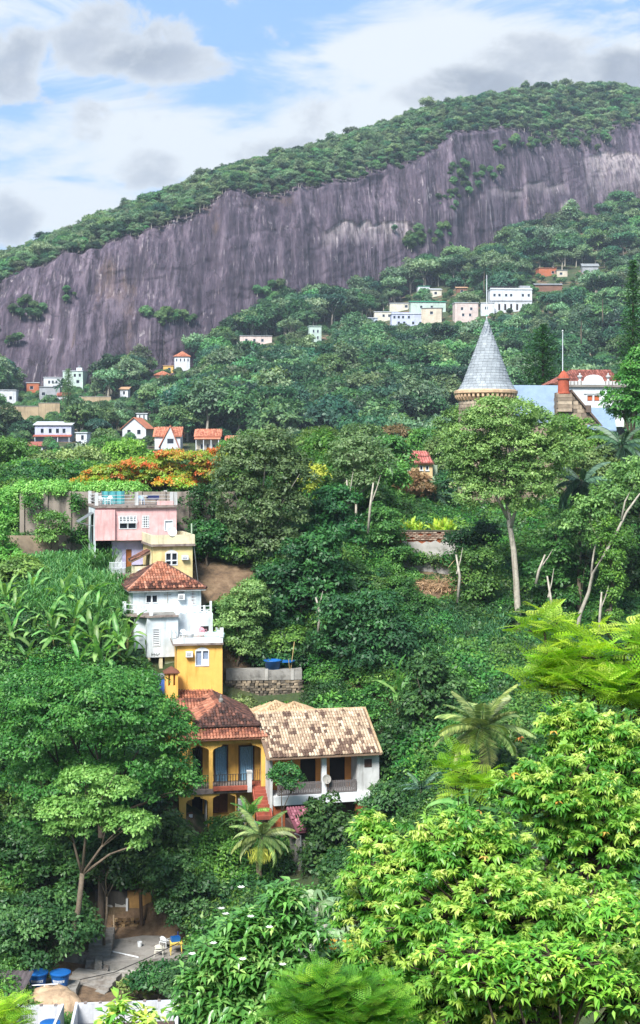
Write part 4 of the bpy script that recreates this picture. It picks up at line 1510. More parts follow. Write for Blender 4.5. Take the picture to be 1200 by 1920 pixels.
# ------------------------------------------------------------------ maroon lean-to and block hut
def hut():
    H = House('maroon_roof_hut', 'narrow block hut under a small maroon tile roof', 'hut', 560, 1665, 95, 16)
    rt = H.root
    A, B = H.P(556, 1560, -.3), H.P(590, 1557, -.3)
    B.z = A.z
    run = 2.4
    D_, C_ = H.P(536, 1516, run), H.P(576, 1513, run)
    C_.z = D_.z
    rf = roof_bed(rt, [[A, B, C_, D_]], mat('maroon_bed', s2l('#6a3c46')), .1)
    tiles(rf, TILE_MAROON, A, B, C_, D_, .2, .34, rs)
    w_ = H.r(560, 1575, 588, 1668)
    v = H.r(567, 1632, 582, 1642)
    H.wall((w_[0], w_[1], w_[2] - 1.5, w_[3]), 0, 2.4, M['concrete'], [v])
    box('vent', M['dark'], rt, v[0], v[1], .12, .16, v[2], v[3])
    MB().box(v[0], v[1], .02, .1, (v[2] + v[3]) / 2 - .03, (v[2] + v[3]) / 2 + .03).build('vent_bar', M['concretepale'], rt)
    box('upper_wall', M['darkwood'], rt, w_[0] - .35, w_[1] - .3, .6, 2.3, w_[3] + .004, A.z + .3)
    MB().tube([A + Vector((-.1, 0, -.1)), A + Vector((.3, .1, -.3)), Vector((w_[0] + .3, -.1, w_[2]))], .06, 6).build('downpipe', M['metal'], rt)
    # recessed joints of the block wall
    b = MB()
    for k in range(1, 12):
        z = w_[2] + k * .2 * 1.4
        if z < w_[3] - .05 and not (v[2] - .05 < z < v[3] + .05):
            b.box(w_[0] + .01, w_[1] - .01, -.004, -.001, z - .01, z + .01)
    b.build('joint', M['dark'], rt)


hut()
# ================================================================== walls, yard, castle
STONE = tint_mat('rubble_stone', [(0, s2l('#4b453d')), (.5, s2l('#7a7062')), (1, s2l('#a08f78'))], noise=.4, scale=4)
STONEBR = tint_mat('brown_rubble_stone', [(0, s2l('#4a3a2b')), (.5, s2l('#7d6547')), (1, s2l('#a98e68'))], noise=.4, scale=4)
MORTAR = mat('dark_mortar', s2l('#4a453d'), dirt=.6)
CASTLESTONE = tint_mat('castle_stone', [(0, s2l('#776c60')), (.5, s2l('#a08f7c')), (1, s2l('#bfae98'))], noise=.35, scale=1.6)
SLATE = tint_mat('blue_grey_slate', [(0, s2l('#868d92')), (.5, s2l('#91989d')), (1, s2l('#9da4a8'))], noise=.2, scale=1.2, spec=.3)
SLATEBLUE = mat('blue_slate_roof', s2l('#7c90a4'), var=.15, rough=.6, dirt=.3, dirtcol=s2l('#6f7d88'))
COPPER = mat('green_copper', s2l('#7fb59a'), var=.2)
CORNICE = mat('pale_orange_stone', s2l('#c9a988'), dirt=.4, dirtcol=s2l('#8b7763'))


def stone(rng, wx, wy, wz):
    """one uneven block: a box with knocked-about corners"""
    V = []
    for z in (-1, 1):
        for y in (-1, 1):
            for x in (-1, 1):
                V.append((x * wx / 2 * rng.uniform(.72, 1), y * wy / 2 * rng.uniform(.8, 1), z * wz / 2 * rng.uniform(.72, 1)))
    return V, [(0, 2, 3, 1), (4, 5, 7, 6), (0, 1, 5, 4), (2, 6, 7, 3), (0, 4, 6, 2), (1, 3, 7, 5)]


def rubble(parent, m, x0, x1, z0, z1, y, sw, sh, rng, single=True, zfun=None):
    """courses of uneven stones on a front face; each one is its own object when single"""
    kinds = []
    for k in range(9):
        q = MB()
        q.add(*stone(rng, sw * rng.uniform(.8, 1.25), .3, sh * rng.uniform(.8, 1.1)), tint=(k + .5) / 9)
        kinds.append(q.mesh('stone', m, tint=True))
    allb = MB()
    z, row = z0 + sh / 2, 0
    while z < z1:
        x = x0 + sw * (.5 if row % 2 else .1)
        while x < x1:
            if zfun is None or z < zfun(x):
                if single:
                    o = link('stone', rng.choice(kinds), parent, (x, y + rng.uniform(-.05, .05), z + rng.uniform(-.03, .03)))
                    o.rotation_euler = (0, rng.uniform(-.2, .2), rng.uniform(-.15, .15))
                else:
                    V, Fc = stone(rng, sw * rng.uniform(.75, 1.2), .3, sh * rng.uniform(.8, 1.1))
                    allb.add([(a + x, b + y + rng.uniform(-.04, .04), c + z) for a, b, c in V], Fc, rng.random())
            x += sw * rng.uniform(.85, 1.15)
        z += sh * .95
        row += 1
    if not single:
        o = allb.build('stonework', m, parent, tint=True)
        o['kind'] = 'stuff'


# ---- stone retaining wall with the blue tank
def tank_wall():
    H = House('stone_retaining_wall', 'rubble stone retaining wall with a plastered top under the blue tank', 'wall', 424, 1330, 112.5, 4)
    rt = H.root
    f = H.r(424, 1256, 566, 1330)
    zm = H.L(490, 1275)[1]
    box('core', MORTAR, rt, f[0], f[1], .12, 1.2, f[2] - 1.5, zm)
    box('coping', M['concrete'], rt, f[0], f[1], -.05, 1.2, zm + .003, f[3])
    for px_ in (500, 548):
        x = H.L(px_, 1265)[0]
        box('pilaster', M['concretepale'], rt, x - .12, x + .12, -.12, -.053, zm + .003, f[3] + .1)
    rubble(rt, STONE, f[0], f[1], f[2] - .4, zm, .08, .36, .22, random.Random(3), single=False)
    zt = f[3]
    o = H.W(H.L(511, 1250, .5)[0], .5, zt)
    t = thing('water_tank', 'open blue water tank on the rubble stone wall', 'water tank', o, H.a)
    MB().lathe([(.55, 0), (.68, .62), (.74, .66), (.74, .72), (.66, .72), (.5, .3)], 20, capt=True).build('tank_body', M['blueplastic'], t, smooth=True)
    t2 = tag(MB().slab([(0, 0, .0), (.75, -.3, .05), (1.1, .2, .1), (.9, .7, .06), (.1, .6, .1)], .05).build('blue_cover', M['blueplastic']), 'blue plastic cover lying beside the open tank on the stone wall', 'lid')
    t2.location = H.W(H.L(528, 1240, .4)[0], .4, zt + .55)
    tag(MB().tube([H.W(H.L(545, 1255, .3)[0], .3, zt - .1), at(552, 1203, 113.2)], .035, 5).build('bamboo_pole', mat('bamboo', s2l('#b59f6d'))), 'tall bamboo pole leaning up from the stone wall', 'pole')
    tag(MB().tube([H.W(H.L(543, 1255, .3)[0], .2, zt - .1), at(541, 1236, 112.8)], .03, 5).build('short_post', mat('bamboo', None)), 'short post standing beside the leaning bamboo pole', 'post')


tank_wall()


# ---- boundary wall behind the pink house
def boundary():
    H = House('boundary_wall', 'tall stained concrete retaining wall behind the pink house', 'wall', 40, 1048, 127.5, -2)
    rt = H.root
    m = mat('stained_tan_concrete', s2l('#8d8379'), dirt=.75, streak=True, dirtcol=s2l('#4d4842'), scale=.5, bump=.3)
    f = H.r(42, 922, 440, 1046)
    n = 9
    for k in range(n):
        a, c = f[0] + (f[1] - f[0]) * k / n, f[0] + (f[1] - f[0]) * (k + 1) / n
        box('panel', m, rt, a + .012, c - .012, 0, .4, f[2] - 1.5, f[3])
    for k in range(n + 1):
        a = f[0] + (f[1] - f[0]) * k / n
        box('pilaster', m, rt, a - .2, a + .2, -.18, -.003, f[2] - 1.5, f[3] + .05)
    l = H.r(10, 1004, 42, 1050, -1)
    box('low_wall', mat('tan_plaster', s2l('#9c8a75'), dirt=.5, dirtcol=s2l('#665a4c'), scale=.8), rt, l[0] - 3, f[0] + 3.5, -1.3, -1.0, l[2] - 1, l[3])


boundary()


# ---- ruined wall on the ridge
def ruin():
    H = House('ruined_wall', 'ruined brick wall with peeling pale plaster below the bright ginger plants', 'wall', 748, 1075, 131, -3)
    rt = H.root
    f = H.r(750, 997, 866, 1095)
    zb = H.L(800, 1013)[1]
    pl = mat('peeling_plaster', s2l('#a9a6a1'), dirt=.7, dirtcol=s2l('#5d6152'), scale=.9)
    box('core', M['brickred'], rt, f[0], f[1], .14, .8, f[2] - 2, f[3])
    # brick courses bare at the top
    rng = random.Random(9)
    bm = [MB().box(-.17, .17, -.08, .1, -.055, .055, (k + .5) / 6).mesh('brick', STONEBRICK, tint=True) for k in range(6)]
    nrow = max(3, int((f[3] - zb) / .15))
    for j in range(nrow):
        z = zb + (f[3] - zb) * (j + .5) / nrow
        x = f[0] + .2 + (.19 if j % 2 else 0)
        while x < f[1] - .2:
            if rng.random() < .9:
                link('brick', rng.choice(bm), rt, (x, .1 + rng.uniform(-.03, .02), z))
            x += .38
    # plaster sheets below, broken edge
    pts = [(f[0], f[2] - 1.5)]
    n = 14
    for k in range(n + 1):
        pts.append((f[0] + (f[1] - f[0]) * k / n, zb - .1 + rng.uniform(-.25, .15)))
    pts.append((f[1], f[2] - 1.5))
    MB().prism(pts[::-1], (.03, .13)).build('plaster', pl, rt)
    box('coping', mat('mossy_coping', s2l('#4c4a3e')), rt, f[0] - .1, f[1], -.02, .85, f[3] + .003, f[3] + .12)


STONEBRICK = tint_mat('old_brick', [(0, s2l('#7d6657')), (.5, s2l('#9c8472')), (1, s2l('#b5a291'))], noise=.4, scale=5)
ruin()


# dry heap of cut palm debris below the ruin
def debris():
    rng = np.random.default_rng(4)
    n = 900
    P = np.zeros((n, 3))
    px = rng.uniform(784, 862, n)
    py = 1120 - (px - 784) * .62 + rng.normal(0, 12, n)
    Y = 127.5 + rng.uniform(-1, .5, n)
    P[:, 0], P[:, 1], P[:, 2] = (px - 600) / FP * Y, Y, (YH - py) / FP * Y
    P[:, 2] = np.maximum(ground(P[:, 0], P[:, 1]) + rng.uniform(0.1, .9, n), P[:, 2] - 1)
    D = np.stack([rng.normal(-.5, .5, n), rng.normal(-.3, .4, n), rng.normal(-.1, .35, n)], -1)
    D /= np.linalg.norm(D, axis=1)[:, None]
    me = leaf_quads('palm_debris', P, D, np.tile((0, -.5, 1.0), (n, 1)), rng.uniform(.5, 1.3, n), rng.uniform(.03, .08, n), rng.random(n), DRY)
    tag(link('cut_palm_debris', me), 'heap of dry brown cut palm fronds below the ruined wall', 'debris', kind='stuff')


# ---- yard at the bottom left
def yard():
    # concrete terrace
    rng = random.Random(2)
    O = at(290, 1800, 88.5)
    zt = at(320, 1786, 89.5).z
    a = R(6)
    t = thing('concrete_terrace', 'cracked grey concrete terrace carrying the plastic chairs', 'terrace', (O.x, O.y, zt), a)
    tp = mat('worn_concrete', s2l('#8f8b85'), dirt=.7, dirtcol=s2l('#55493f'), scale=.9, bump=.3)
    MB().prism([(-3.2, -.3), (2.8, 0), (3.2, 3.6), (-.8, 4.3), (-3.0, 3.6)], (-2.6, 0), axis=2).build('slab', tp, t)
    MB().box(-3.3, 2.9, -.62, -.35, -2.6, -.55).build('retaining_face', M['concretepale'], t)
    MB().box(-3.7, -3.25, -.7, 3.0, -2.6, .12).build('side_wall', M['concrete'], t)
    MB().box(-3.3, 2.9, -.34, -.305, -2.6, -.15).build('kerb', M['concrete'], t)
    MB().tube([(-3.0, 1.6, .04), (-1.0, .1, .05)], .05, 5).build('pipe', M['woodwhite'], t)
    # stairs left of it
    s = thing('garden_steps', 'worn concrete garden steps climbing beside the terrace', 'steps', at(176, 1850, 86), R(2))
    for k in range(12):
        MB().box(-.75, .7, .42 * k, .42 * k + .6, -1.2, .17 * k).build('step', tp, s)
    # low garden walls left of the steps
    for q0, q1, hh, lab in ((at(100, 1822, 88), at(166, 1812, 88.6), .9, 'low stained garden wall beside the worn steps'), (at(20, 1812, 89), at(98, 1806, 89.4), .7, 'low mossy garden wall behind the two blue tanks')):
        gw = thing('low_garden_wall', lab, 'wall', q0, math.atan2(q1.y - q0.y, q1.x - q0.x))
        ln = (q1 - q0).length
        MB().box(0, ln, 0, .3, -1.6, hh).build('face', M['concrete'], gw)
        MB().box(-.05, ln + .05, -.06, .36, hh + .003, hh + .1).build('coping', M['slabedge'], gw)
    # lower path steps
    s2 = thing('garden_steps', 'broad low steps leading down past the blue tanks', 'steps', at(150, 1868, 84.5), R(-18))
    for k in range(5):
        MB().box(-1.6, 1.4, .5 * k, .5 * k + .8, -1.4, .14 * k).build('step', tp, s2)
    # back wall
    H = House('yard_wall', 'broken yard wall of grey, white, brick and ochre patches', 'wall', 180, 1760, 95.5, -3)
    rt = H.root
    f = H.r(178, 1672, 286, 1724)
    xm = H.L(239, 1700)[0]
    dg = mat('dark_wet_plaster', s2l('#57544f'), dirt=.6, streak=True, dirtcol=s2l('#2f2d2b'), scale=1.4)
    box('panel', dg, rt, f[0], xm - .01, 0, .4, f[2] - 1.3, f[3])
    oc = mat('ochre_plaster', s2l('#b08a55'), dirt=.6, dirtcol=s2l('#7d5f3c'), scale=1.0)
    MB().prism([(xm, f[2] - .2), (f[1] - .3, f[2] - .1), (f[1], f[2] + .5), (f[1] - .1, f[3] - .15), (xm, f[3] + .05)], (-.05, .4)).build('panel', oc, rt)
    wp = mat('flaking_white', s2l('#c3c1bc'), dirt=.5, dirtcol=s2l('#7f7b74'), scale=2)
    for px0, px1, py0, py1, mm, nm in ((194, 211, 1697, 1709, wp, 'plaster_patch'), (216, 236, 1695, 1710, wp, 'plaster_patch'), (195, 214, 1710, 1722, M['brickred'], 'brick_patch')):
        x0, x1, z0, z1 = H.r(px0, py0, px1, py1)
        n = 7
        pts = [(x0 + (x1 - x0) * k / n, z1 + rng.uniform(-.08, .06)) for k in range(n + 1)] + [(x1 - (x1 - x0) * k / n, z0 + rng.uniform(-.08, .1)) for k in range(n + 1)]
        MB().prism(pts, (-.03, -.002)).build(nm, mm, rt)
    for px_ in (191, 239):
        x = H.L(px_, 1700)[0]
        MB().box(x - .07, x + .07, -.2, -.06, f[2] - .6, f[3] - .4).build('post', M['woodwhite'], rt)
    # rubble foot wall, stone by stone
    HR = House('rubble_wall', 'low rubble wall of loose brown stones at the foot of the yard wall', 'wall', 212, 1758, 94.2, 6)
    r_ = HR.r(212, 1722, 278, 1757)
    box('core', MORTAR, HR.root, r_[0] + .1, r_[1] - .1, .15, .6, r_[2] - .5, r_[3] - .3)
    rubble(HR.root, STONEBR, r_[0], r_[1], r_[2] - .2, r_[3], .05, .30, .19, rng, True)
    # grey wall at the far left
    HG = House('garden_wall', 'weathered grey garden wall behind the dark bushes', 'wall', -40, 1706, 97.5, 0)
    q = HG.r(-60, 1676, 56, 1712)
    box('face', M['concrete'], HG.root, q[0], q[1], 0, .25, q[2] - 1, q[3])
    for k in range(5):
        x = q[0] + (q[1] - q[0]) * k / 4
        box('pilaster', M['concretepale'], HG.root, x - .12, x + .12, -.1, -.003, q[2] - 1, q[3] + .06)
    box('rail', M['concretepale'], HG.root, q[0] + .13, q[1] - .13, -.09, -.004, q[2] + .2, q[2] + .3)
    # furniture
    zt_ = zt
    p = at(309, 1786, 90.4)
    plastic_chair((p.x, p.y, zt_), R(150), M['whiteplastic'], 'white plastic armchair beside the yellow table with the blue crate')
    p = at(299, 1786, 88.9)
    plastic_chair((p.x, p.y, zt_), R(175), mat('cream_plastic', s2l('#d8d5c6'), rough=.5), 'cream plastic armchair at the edge of the concrete terrace')
    p = at(330, 1786, 89.4)
    tb = thing('plastic_table', 'yellow plastic table on the concrete terrace', 'table', (p.x, p.y, zt_), R(10))
    MB().box(-.38, .38, -.36, .36, .68, .73).build('tabletop', M['yellowplastic'], tb)
    MB().box(-.34, .34, -.32, .32, .60, .677).build('apron', M['yellowplastic'], tb)
    for sx in (-1, 1):
        for sy in (-1, 1):
            MB().tube([(sx * .36, sy * .34, 0), (sx * .31, sy * .29, .64)], [.03, .045], 5).build('leg', M['yellowplastic'], tb)
    cr = thing('blue_crate', 'blue plastic crate on the yellow table', 'crate', (p.x - .05, p.y + .1, zt_ + .733), R(20))
    b = MB().box(-.28, .28, -.2, .2, 0, .03).box(-.28, -.25, -.2, .2, .03, .28).box(.25, .28, -.2, .2, .03, .28).box(-.25, .25, -.2, -.17, .03, .28).box(-.25, .25, .17, .2, .03, .28)
    b.build('crate_body', M['blueplastic'], cr)
    MB().tube([(.2, .22, .1), (.24, .26, .5)], .05, 6).build('bottle', M['navy'], cr)
    # clutter
    cab = [at(150, 1852, 85.5), at(215, 1838, 86.5), at(275, 1812, 87.8), at(336, 1782, 89)]
    tag(MB().tube([v + Vector((0, 0, .5)) for v in cab], .03, 5).build('slack_cable', M['iron']), 'slack dark cable strung across the front of the concrete terrace', 'cable')
    pk = thing('plank_stack', 'loose pile of grey planks beside the rubble wall', 'planks', at(246, 1766, 92.2), R(12))
    pk.location.z = gz(pk.location.x, pk.location.y)
    for k in range(7):
        b = MB().box(-1.1, 1.1, -.1, .1, 0, .05).build('plank', mat('weathered_wood', s2l('#94826a'), scale=5), pk)
        b.location = (rng.uniform(-.2, .2), rng.uniform(-.35, .35), .06 * (k // 2))
        b.rotation_euler = (0, rng.uniform(-.03, .05), rng.uniform(-.4, .4))
    lp = at(262, 1778, 90.6)
    bk = thing('plastic_bucket', 'small white bucket standing on the worn concrete terrace', 'bucket', (lp.x, lp.y, zt_))
    MB().lathe([(.12, 0), (.16, .3), (.17, .3), (.13, .03)], 12).build('bucket_body', M['whiteplastic'], bk)
    MB().tube([(-.165, 0, .29), (-.1, 0, .42), (.1, 0, .42), (.165, 0, .29)], .008, 4).build('handle', M['metal'], bk)
    # leaning poles
    for (a_, b_, lab) in (((at(214, 1750, 93.2)), at(213, 1716, 93.9), 'wooden pole leaning on the rubble wall'), (at(207, 1766, 91.5), at(211, 1745, 92.5), 'grey wooden stake standing in the yard before the rubble wall')):
        tag(MB().tube([a_, b_], .06, 6).build('wooden_pole', mat('weathered_wood', s2l('#94826a'), scale=5)), lab, 'pole')
    tag(MB().tube([at(266, 1735, 93.9), at(263, 1668, 94.6)], .12, 7).build('tree_stump_post', mat('dark_bark', s2l('#5b4a3c'), scale=4)), 'dark tree stem standing against the ochre wall patch', 'post')
    # pair of tanks with white print bands
    for px_, lab in ((71, 'round blue water tank with white band on the rock, nearer the corrugated roof'), (113, 'round blue water tank with white band on the rock, nearer the steps')):
        p = at(px_, 1846, 84.5)
        t = thing('water_tank', lab, 'water tank', p, R(5 if px_ < 100 else -4), 'blue tanks on the rock')
        MB().lathe([(.46, 0), (.56, .62), (.6, .64), (.6, .70)], 24).build('tank_body', M['blueplastic'], t, smooth=False)
        MB().lathe([(.63, .703), (.63, .75), (.5, .80), (.2, .83), (.0, .835)], 24, capt=False).build('tank_lid', M['blueplastic'], t)
        V, Fc = [], []
        n = 10
        for k in range(n + 1):
            an = R(-90 - 42 + 84 * k / n)
            for z, r in ((.26, .46 + .1 * .26 / .62 + .008), (.42, .46 + .1 * .42 / .62 + .008)):
                V.append((math.cos(an) * r, math.sin(an) * r, z))
        MB().add(V, [(2 * k, 2 * k + 2, 2 * k + 3, 2 * k + 1) for k in range(n)]).build('print_band', M['whiteplastic'], t)
        q = MB()
        for k in range(7):
            an = R(-90 - 34 + 68 * (k + .5) / 7)
            for dz in ((0.29, .385),):
                r0_, r1_ = .46 + .1 * dz[0] / .62 + .012, .46 + .1 * dz[1] / .62 + .012
                da = .035
                q.quad((math.cos(an - da) * r0_, math.sin(an - da) * r0_, dz[0]), (math.cos(an + da) * r0_, math.sin(an + da) * r0_, dz[0]),
                       (math.cos(an + da) * r1_, math.sin(an + da) * r1_, dz[1]), (math.cos(an - da) * r1_, math.sin(an - da) * r1_, dz[1]))
        q.build('print', M['blueplastic'], t)
    # pale boulder the tanks stand on
    V, Fc = [], []
    nu, nv = 26, 14
    c = at(98, 1880, 82.6)
    for i in range(nu):
        for j in range(nv):
            th, ph = 2 * math.pi * i / nu, -1.2 + (math.pi / 2 + 1.2) * j / (nv - 1)
            n_ = float(fbm(np.array([math.cos(th) * 2.2 + 9]), np.array([math.sin(th) * 2 + ph * 1.6]), 5)[0])
            r = .8 + .45 * n_
            z = math.sin(ph)
            V.append((1.75 * r * math.cos(ph) ** .6 * math.cos(th) if j < nv - 1 else 0, 1.1 * r * max(0, math.cos(ph)) ** .6 * math.sin(th) if j < nv - 1 else 0, z * 1.15 * r))
    for i in range(nu):
        for j in range(nv - 1):
            Fc.append((i * nv + j, ((i + 1) % nu) * nv + j, ((i + 1) % nu) * nv + j + 1, i * nv + j + 1))
    o = MB().add(V, Fc).build('boulder', mat('pale_tan_rock', s2l('#b59b7e'), var=.35, dirt=.6, dirtcol=s2l('#6f5b49'), streak=True, scale=1.3, bump=.6), None, smooth=True)
    o.location = (c.x, c.y, at(98, 1856, 82.6).z - 1.05)
    pl = tag(MB().box(-1.75, 1.75, -.75, .75, -1.8, -.004).build('tank_plinth', M['concrete']), 'grey concrete plinth carrying the two blue water tanks', 'plinth')
    pl.location = at(92, 1846, 84.6)
    tag(o, 'pale tan boulder in front of the two blue tanks', 'rock')
    pp = thing('water_pipe_frame', 'white plastic pipework running down the tan boulder', 'pipe', at(96, 1880, 82.6))
    for a_, b_ in (((-.5, 0, 0), (-.45, .3, .95)), ((.25, 0, -.1), (.3, .4, .95)), ((-1.2, .3, .9), (.3, .4, .95)), ((-.5, .05, .1), (.1, .05, .1))):
        MB().tube([a_, b_], .035, 5).build('pipe', M['whiteplastic'], pp)
    # corrugated roof shed on the left edge
    s = thing('shed', 'low shed with dark corrugated fibre roof at the edge of the bushes', 'shed', at(10, 1862, 82), R(-6))
    mroof = mat('dark_fibre_cement', s2l('#5b5355'), dirt=.6, dirtcol=s2l('#35302f'))
    n = 46
    V = []
    for y, z in ((-1.0, .1), (1.6, .75)):
        for k in range(n + 1):
            V.append((-3.2 + 4.4 * k / n, y, z + .04 * math.cos(k * math.pi / 1.5)))
    MB().add(V, [(k, k + 1, k + n + 2, k + n + 1) for k in range(n)]).build('corrugated_roof', mroof, s)
    MB().box(-3.1, 1.1, -.8, 1.5, -2.2, -.05).build('wall', M['offwhite'], s)
    MB().box(-3.2, 1.25, -1.06, -1.0, -.08, .04).build('fascia', M['offwhite'], s)
    # two pale roofless buildings at the bottom edge
    for nm, px0, px1, py_, Y, deg, lab in (('walled_roof', 36, 114, 1886, 76, 1, 'flat roof boxed in by pale parapet walls beside the boulder'), ('walled_roof', 146, 330, 1879, 75, 5, 'long pale parapet of a flat roofed building below the concrete terrace')):
        H = House(nm, lab, 'building', px0, 1925, Y, deg)
        f = H.r(px0, py_, px1, 1925, 1.6)
        r2 = H.root
        wl = mat('grey_white_parapet', s2l('#c2c4c8'), dirt=.45, streak=True, dirtcol=s2l('#85868a'), scale=1.2)
        box('back_parapet', wl, r2, f[0], f[1], 1.6, 1.75, f[2] - 3, f[3])
        box('side_parapet', wl, r2, f[0] - .15, f[0] - .003, -2.5, 1.8, f[2] - 3, f[3] + .03)
        box('side_parapet', wl, r2, f[1] + .003, f[1] + .15, -2.5, 1.8, f[2] - 3, f[3] + .03)
        box('roof_deck', M['concrete'], r2, f[0], f[1], -2.5, 1.597, f[2] - 3, f[3] - 1.25)
        box('gutter', mat('dark_gutter', s2l('#4a3c36')), r2, f[0] + .1, f[1] - .1, 1.2, 1.594, f[3] - 1.246, f[3] - 1.1)
        k = 0
        x = f[0] + .4
        while x < f[1]:
            box('coping_block', M['slabedge'], r2, x - .08, x + .08, 1.57, 1.78, f[3] + .003, f[3] + .05)
            x += .8
    p = at(94, 1920, 75.5)
    t = thing('water_tank', 'small blue tank standing on the boxed in flat roof', 'water tank', p)
    MB().lathe([(.4, -.7), (.5, 0), (.55, .03), (.55, .08), (.3, .14), (0, .15)], 20, capt=False).build('tank_body', M['blueplastic'], t)


# ---- castle
def castle():
    H = House('castle', 'stone castle with a conical slate tower roof and steep gable', 'castle', 905, 1000, 160, 6)
    rt = H.root
    rng = random.Random(4)
    cx, cy = H.L(911, 735)[0], 0.0
    r = (956 - 854) / 2 / FP * 160
    zt = H.L(911, 742)[1]
    z0 = -3.0
    # tower: core and coursed blocks
    MB().lathe([(r - .12, z0), (r - .12, zt)], 32, (cx, cy)).build('tower_core', mat('castle_mortar', s2l('#6f6558')), rt)
    b = MB()
    z, row = z0, 0
    hh = .42
    while z < zt - .1:
        n = 34
        for k in range(n):
            a0, a1 = 2 * math.pi * (k + (row % 2) * .5 + .03) / n, 2 * math.pi * (k + .94 + (row % 2) * .5) / n
            rr = r + rng.uniform(-.03, .03)
            V = [((cx + q * math.cos(a)), cy + q * math.sin(a), zz) for zz in (z + .02, z + hh - .02) for a in (a0, a1) for q in (r - .2, rr)]
            b.add(V, [(0, 1, 3, 2), (4, 6, 7, 5), (1, 5, 7, 3), (0, 4, 5, 1), (2, 3, 7, 6)], rng.random())
        z += hh
        row += 1
    o = b.build('tower_masonry', CASTLESTONE, rt, tint=True)
    o['kind'] = 'stuff'
    # cornice with corbels
    rc = (960 - 844) / 2 / FP * 160 + .1
    zc = H.L(911, 738)[1]
    co = MB().lathe([(rc - .12, zc - .12), (rc, zc), (rc, zc + .28), (rc - .35, zc + .42)], 40, (cx, cy)).build('cornice', CORNICE, rt)
    for k in range(40):
        a = 2 * math.pi * k / 40
        ca, sa = math.cos(a), math.sin(a)
        V = []
        for q, zz in ((r, zc - .85), (r, zc - .13), (rc - .1, zc - .13), (rc - .1, zc - .42), (r + .15, zc - .8)):
            for w_ in (-.13, .13):
                V.append((cx + q * ca - w_ * sa, cy + q * sa + w_ * ca, zz))
        MB().add(V, [(0, 2, 4, 6, 8), (9, 7, 5, 3, 1), (2, 3, 5, 4), (4, 5, 7, 6), (6, 7, 9, 8), (8, 9, 1, 0)]).build('corbel', CORNICE, co)
    # cone: courses of slates
    rb = (963 - 863) / 2 / FP * 160
    zb = zc + .40
    za = H.L(915, 596)[1]
    cone = MB().lathe([(rb - .05, zb), (.02, za - .05)], 40, (cx + .1, cy)).build('cone_roof', M['slatebase'], rt)
    sb = MB()
    rows = 26
    for j in range(rows):
        t0, t1 = j / rows, (j + 1.08) / rows
        flare = lambda t: rb * (1 - t) + .22 * max(0, .12 - t) / .12
        ra, rc_ = flare(t0), max(.02, flare(min(1, t1)))
        n = max(6, int(2 * math.pi * ra / .52))
        for k in range(n):
            a0, a1 = 2 * math.pi * (k + .02 + (j % 2) * .5) / n, 2 * math.pi * (k + .98 + (j % 2) * .5) / n
            up_ = .05 + rng.uniform(-.01, .015)
            V = [(cx + .1 + (ra + up_) * math.cos(a), cy + (ra + up_) * math.sin(a), zb + (za - zb) * t0) for a in (a0, a1)] + \
                [(cx + .1 + (rc_ + .015) * math.cos(a), cy + (rc_ + .015) * math.sin(a), zb + (za - zb) * t1) for a in (a1, a0)] + \
                [(cx + .1 + ra * math.cos(a), cy + ra * math.sin(a), zb + (za - zb) * t0) for a in (a0, a1)]
            sb.add(V, [(0, 1, 2, 3), (4, 5, 1, 0)], rng.random() * .8 + .1 + .15 * math.sin(j * 1.7))
    o = sb.build('slate_courses', SLATE, cone, tint=True)
    o['kind'] = 'stuff'
    MB().lathe([(.52, za - 1.75), (.0, za + .1)], 16, (cx + .1, cy), capt=False).build('copper_tip', COPPER, cone)
    MB().tube([(cx + .1, cy, za - .2), (cx + .1, cy, za + 4.9)], [.07, .035], 6).build('spire_rod', M['frame'], cone)
    MB().lathe([(.0, za + .1), (.13, za + .2), (.13, za + .3), (0, za + .4)], 8, (cx + .1, cy), capt=False, capb=False).build('finial', COPPER, cone)
    # main hall behind: slate roof
    d = 2.0
    a = H.P(950, 722, d + 4)
    c = H.P(1062, 722, d + 4)
    e0, e1 = H.P(955, 790, d), H.P(1075, 790, d)
    c.z = a.z
    e1.z = e0.z
    hr = MB().slab([e0, e1, c, a], .15)
    hr.slab([c + Vector((0, 4, -3)), a + Vector((0, 4, -3)), a, c], .15)
    hr.build('hall_roof', SLATEBLUE, rt)
    box('hall_wall', mat('hall_stone', s2l('#9a8b79'), dirt=.5, scale=.8), rt, e0.x + .2, e1.x, d + .4, d + 7.5, -4, e0.z - .2)
    # stone gable with stepped coping, running down to the right
    g0 = H.P(1072, 736, .0)
    g1 = H.P(1142, 818, .0)
    pz0 = H.L(1058, 772)[1]
    gx0 = H.L(1044, 750)[0]
    core = mat('gable_mortar', s2l('#776a5c'))
    MB().prism([(gx0, -4), (g1.x, -4), (g1.x, g1.z), (g0.x, g0.z), (gx0, g0.z)], (.2, 1.0)).build('gable_core', core, rt)
    b = MB()
    z = g0.z - .5
    row = 0
    while z > g1.z - 3:
        xe = g0.x + (g1.x - g0.x) * max(0, min(1, (g0.z - z - .45) / (g0.z - g1.z)))
        x = gx0 + (row % 2) * .4
        while x < xe - .3:
            w_ = rng.uniform(.6, 1.0)
            b.box(x + .02, min(x + w_, xe) - .02, .1 + rng.uniform(-.03, .03), .25, z + .02, z + .44, rng.random())
            x += w_
        z -= .46
        row += 1
    o = b.build('gable_masonry', CASTLESTONE, rt, tint=True)
    o['kind'] = 'stuff'
    n = 11
    for k in range(n):
        p, q = g0.lerp(g1, k / n), g0.lerp(g1, (k + .94) / n)
        MB().prism([(p.x, p.z + .02), (q.x, q.z + .02), (q.x, q.z + .32), (p.x, p.z + .32)], (-.15, 1.2)).build('coping_stone', mat('dark_coping', s2l('#6b5c52'), dirt=.6), rt)
    km = H.P(1103, 768, 0)
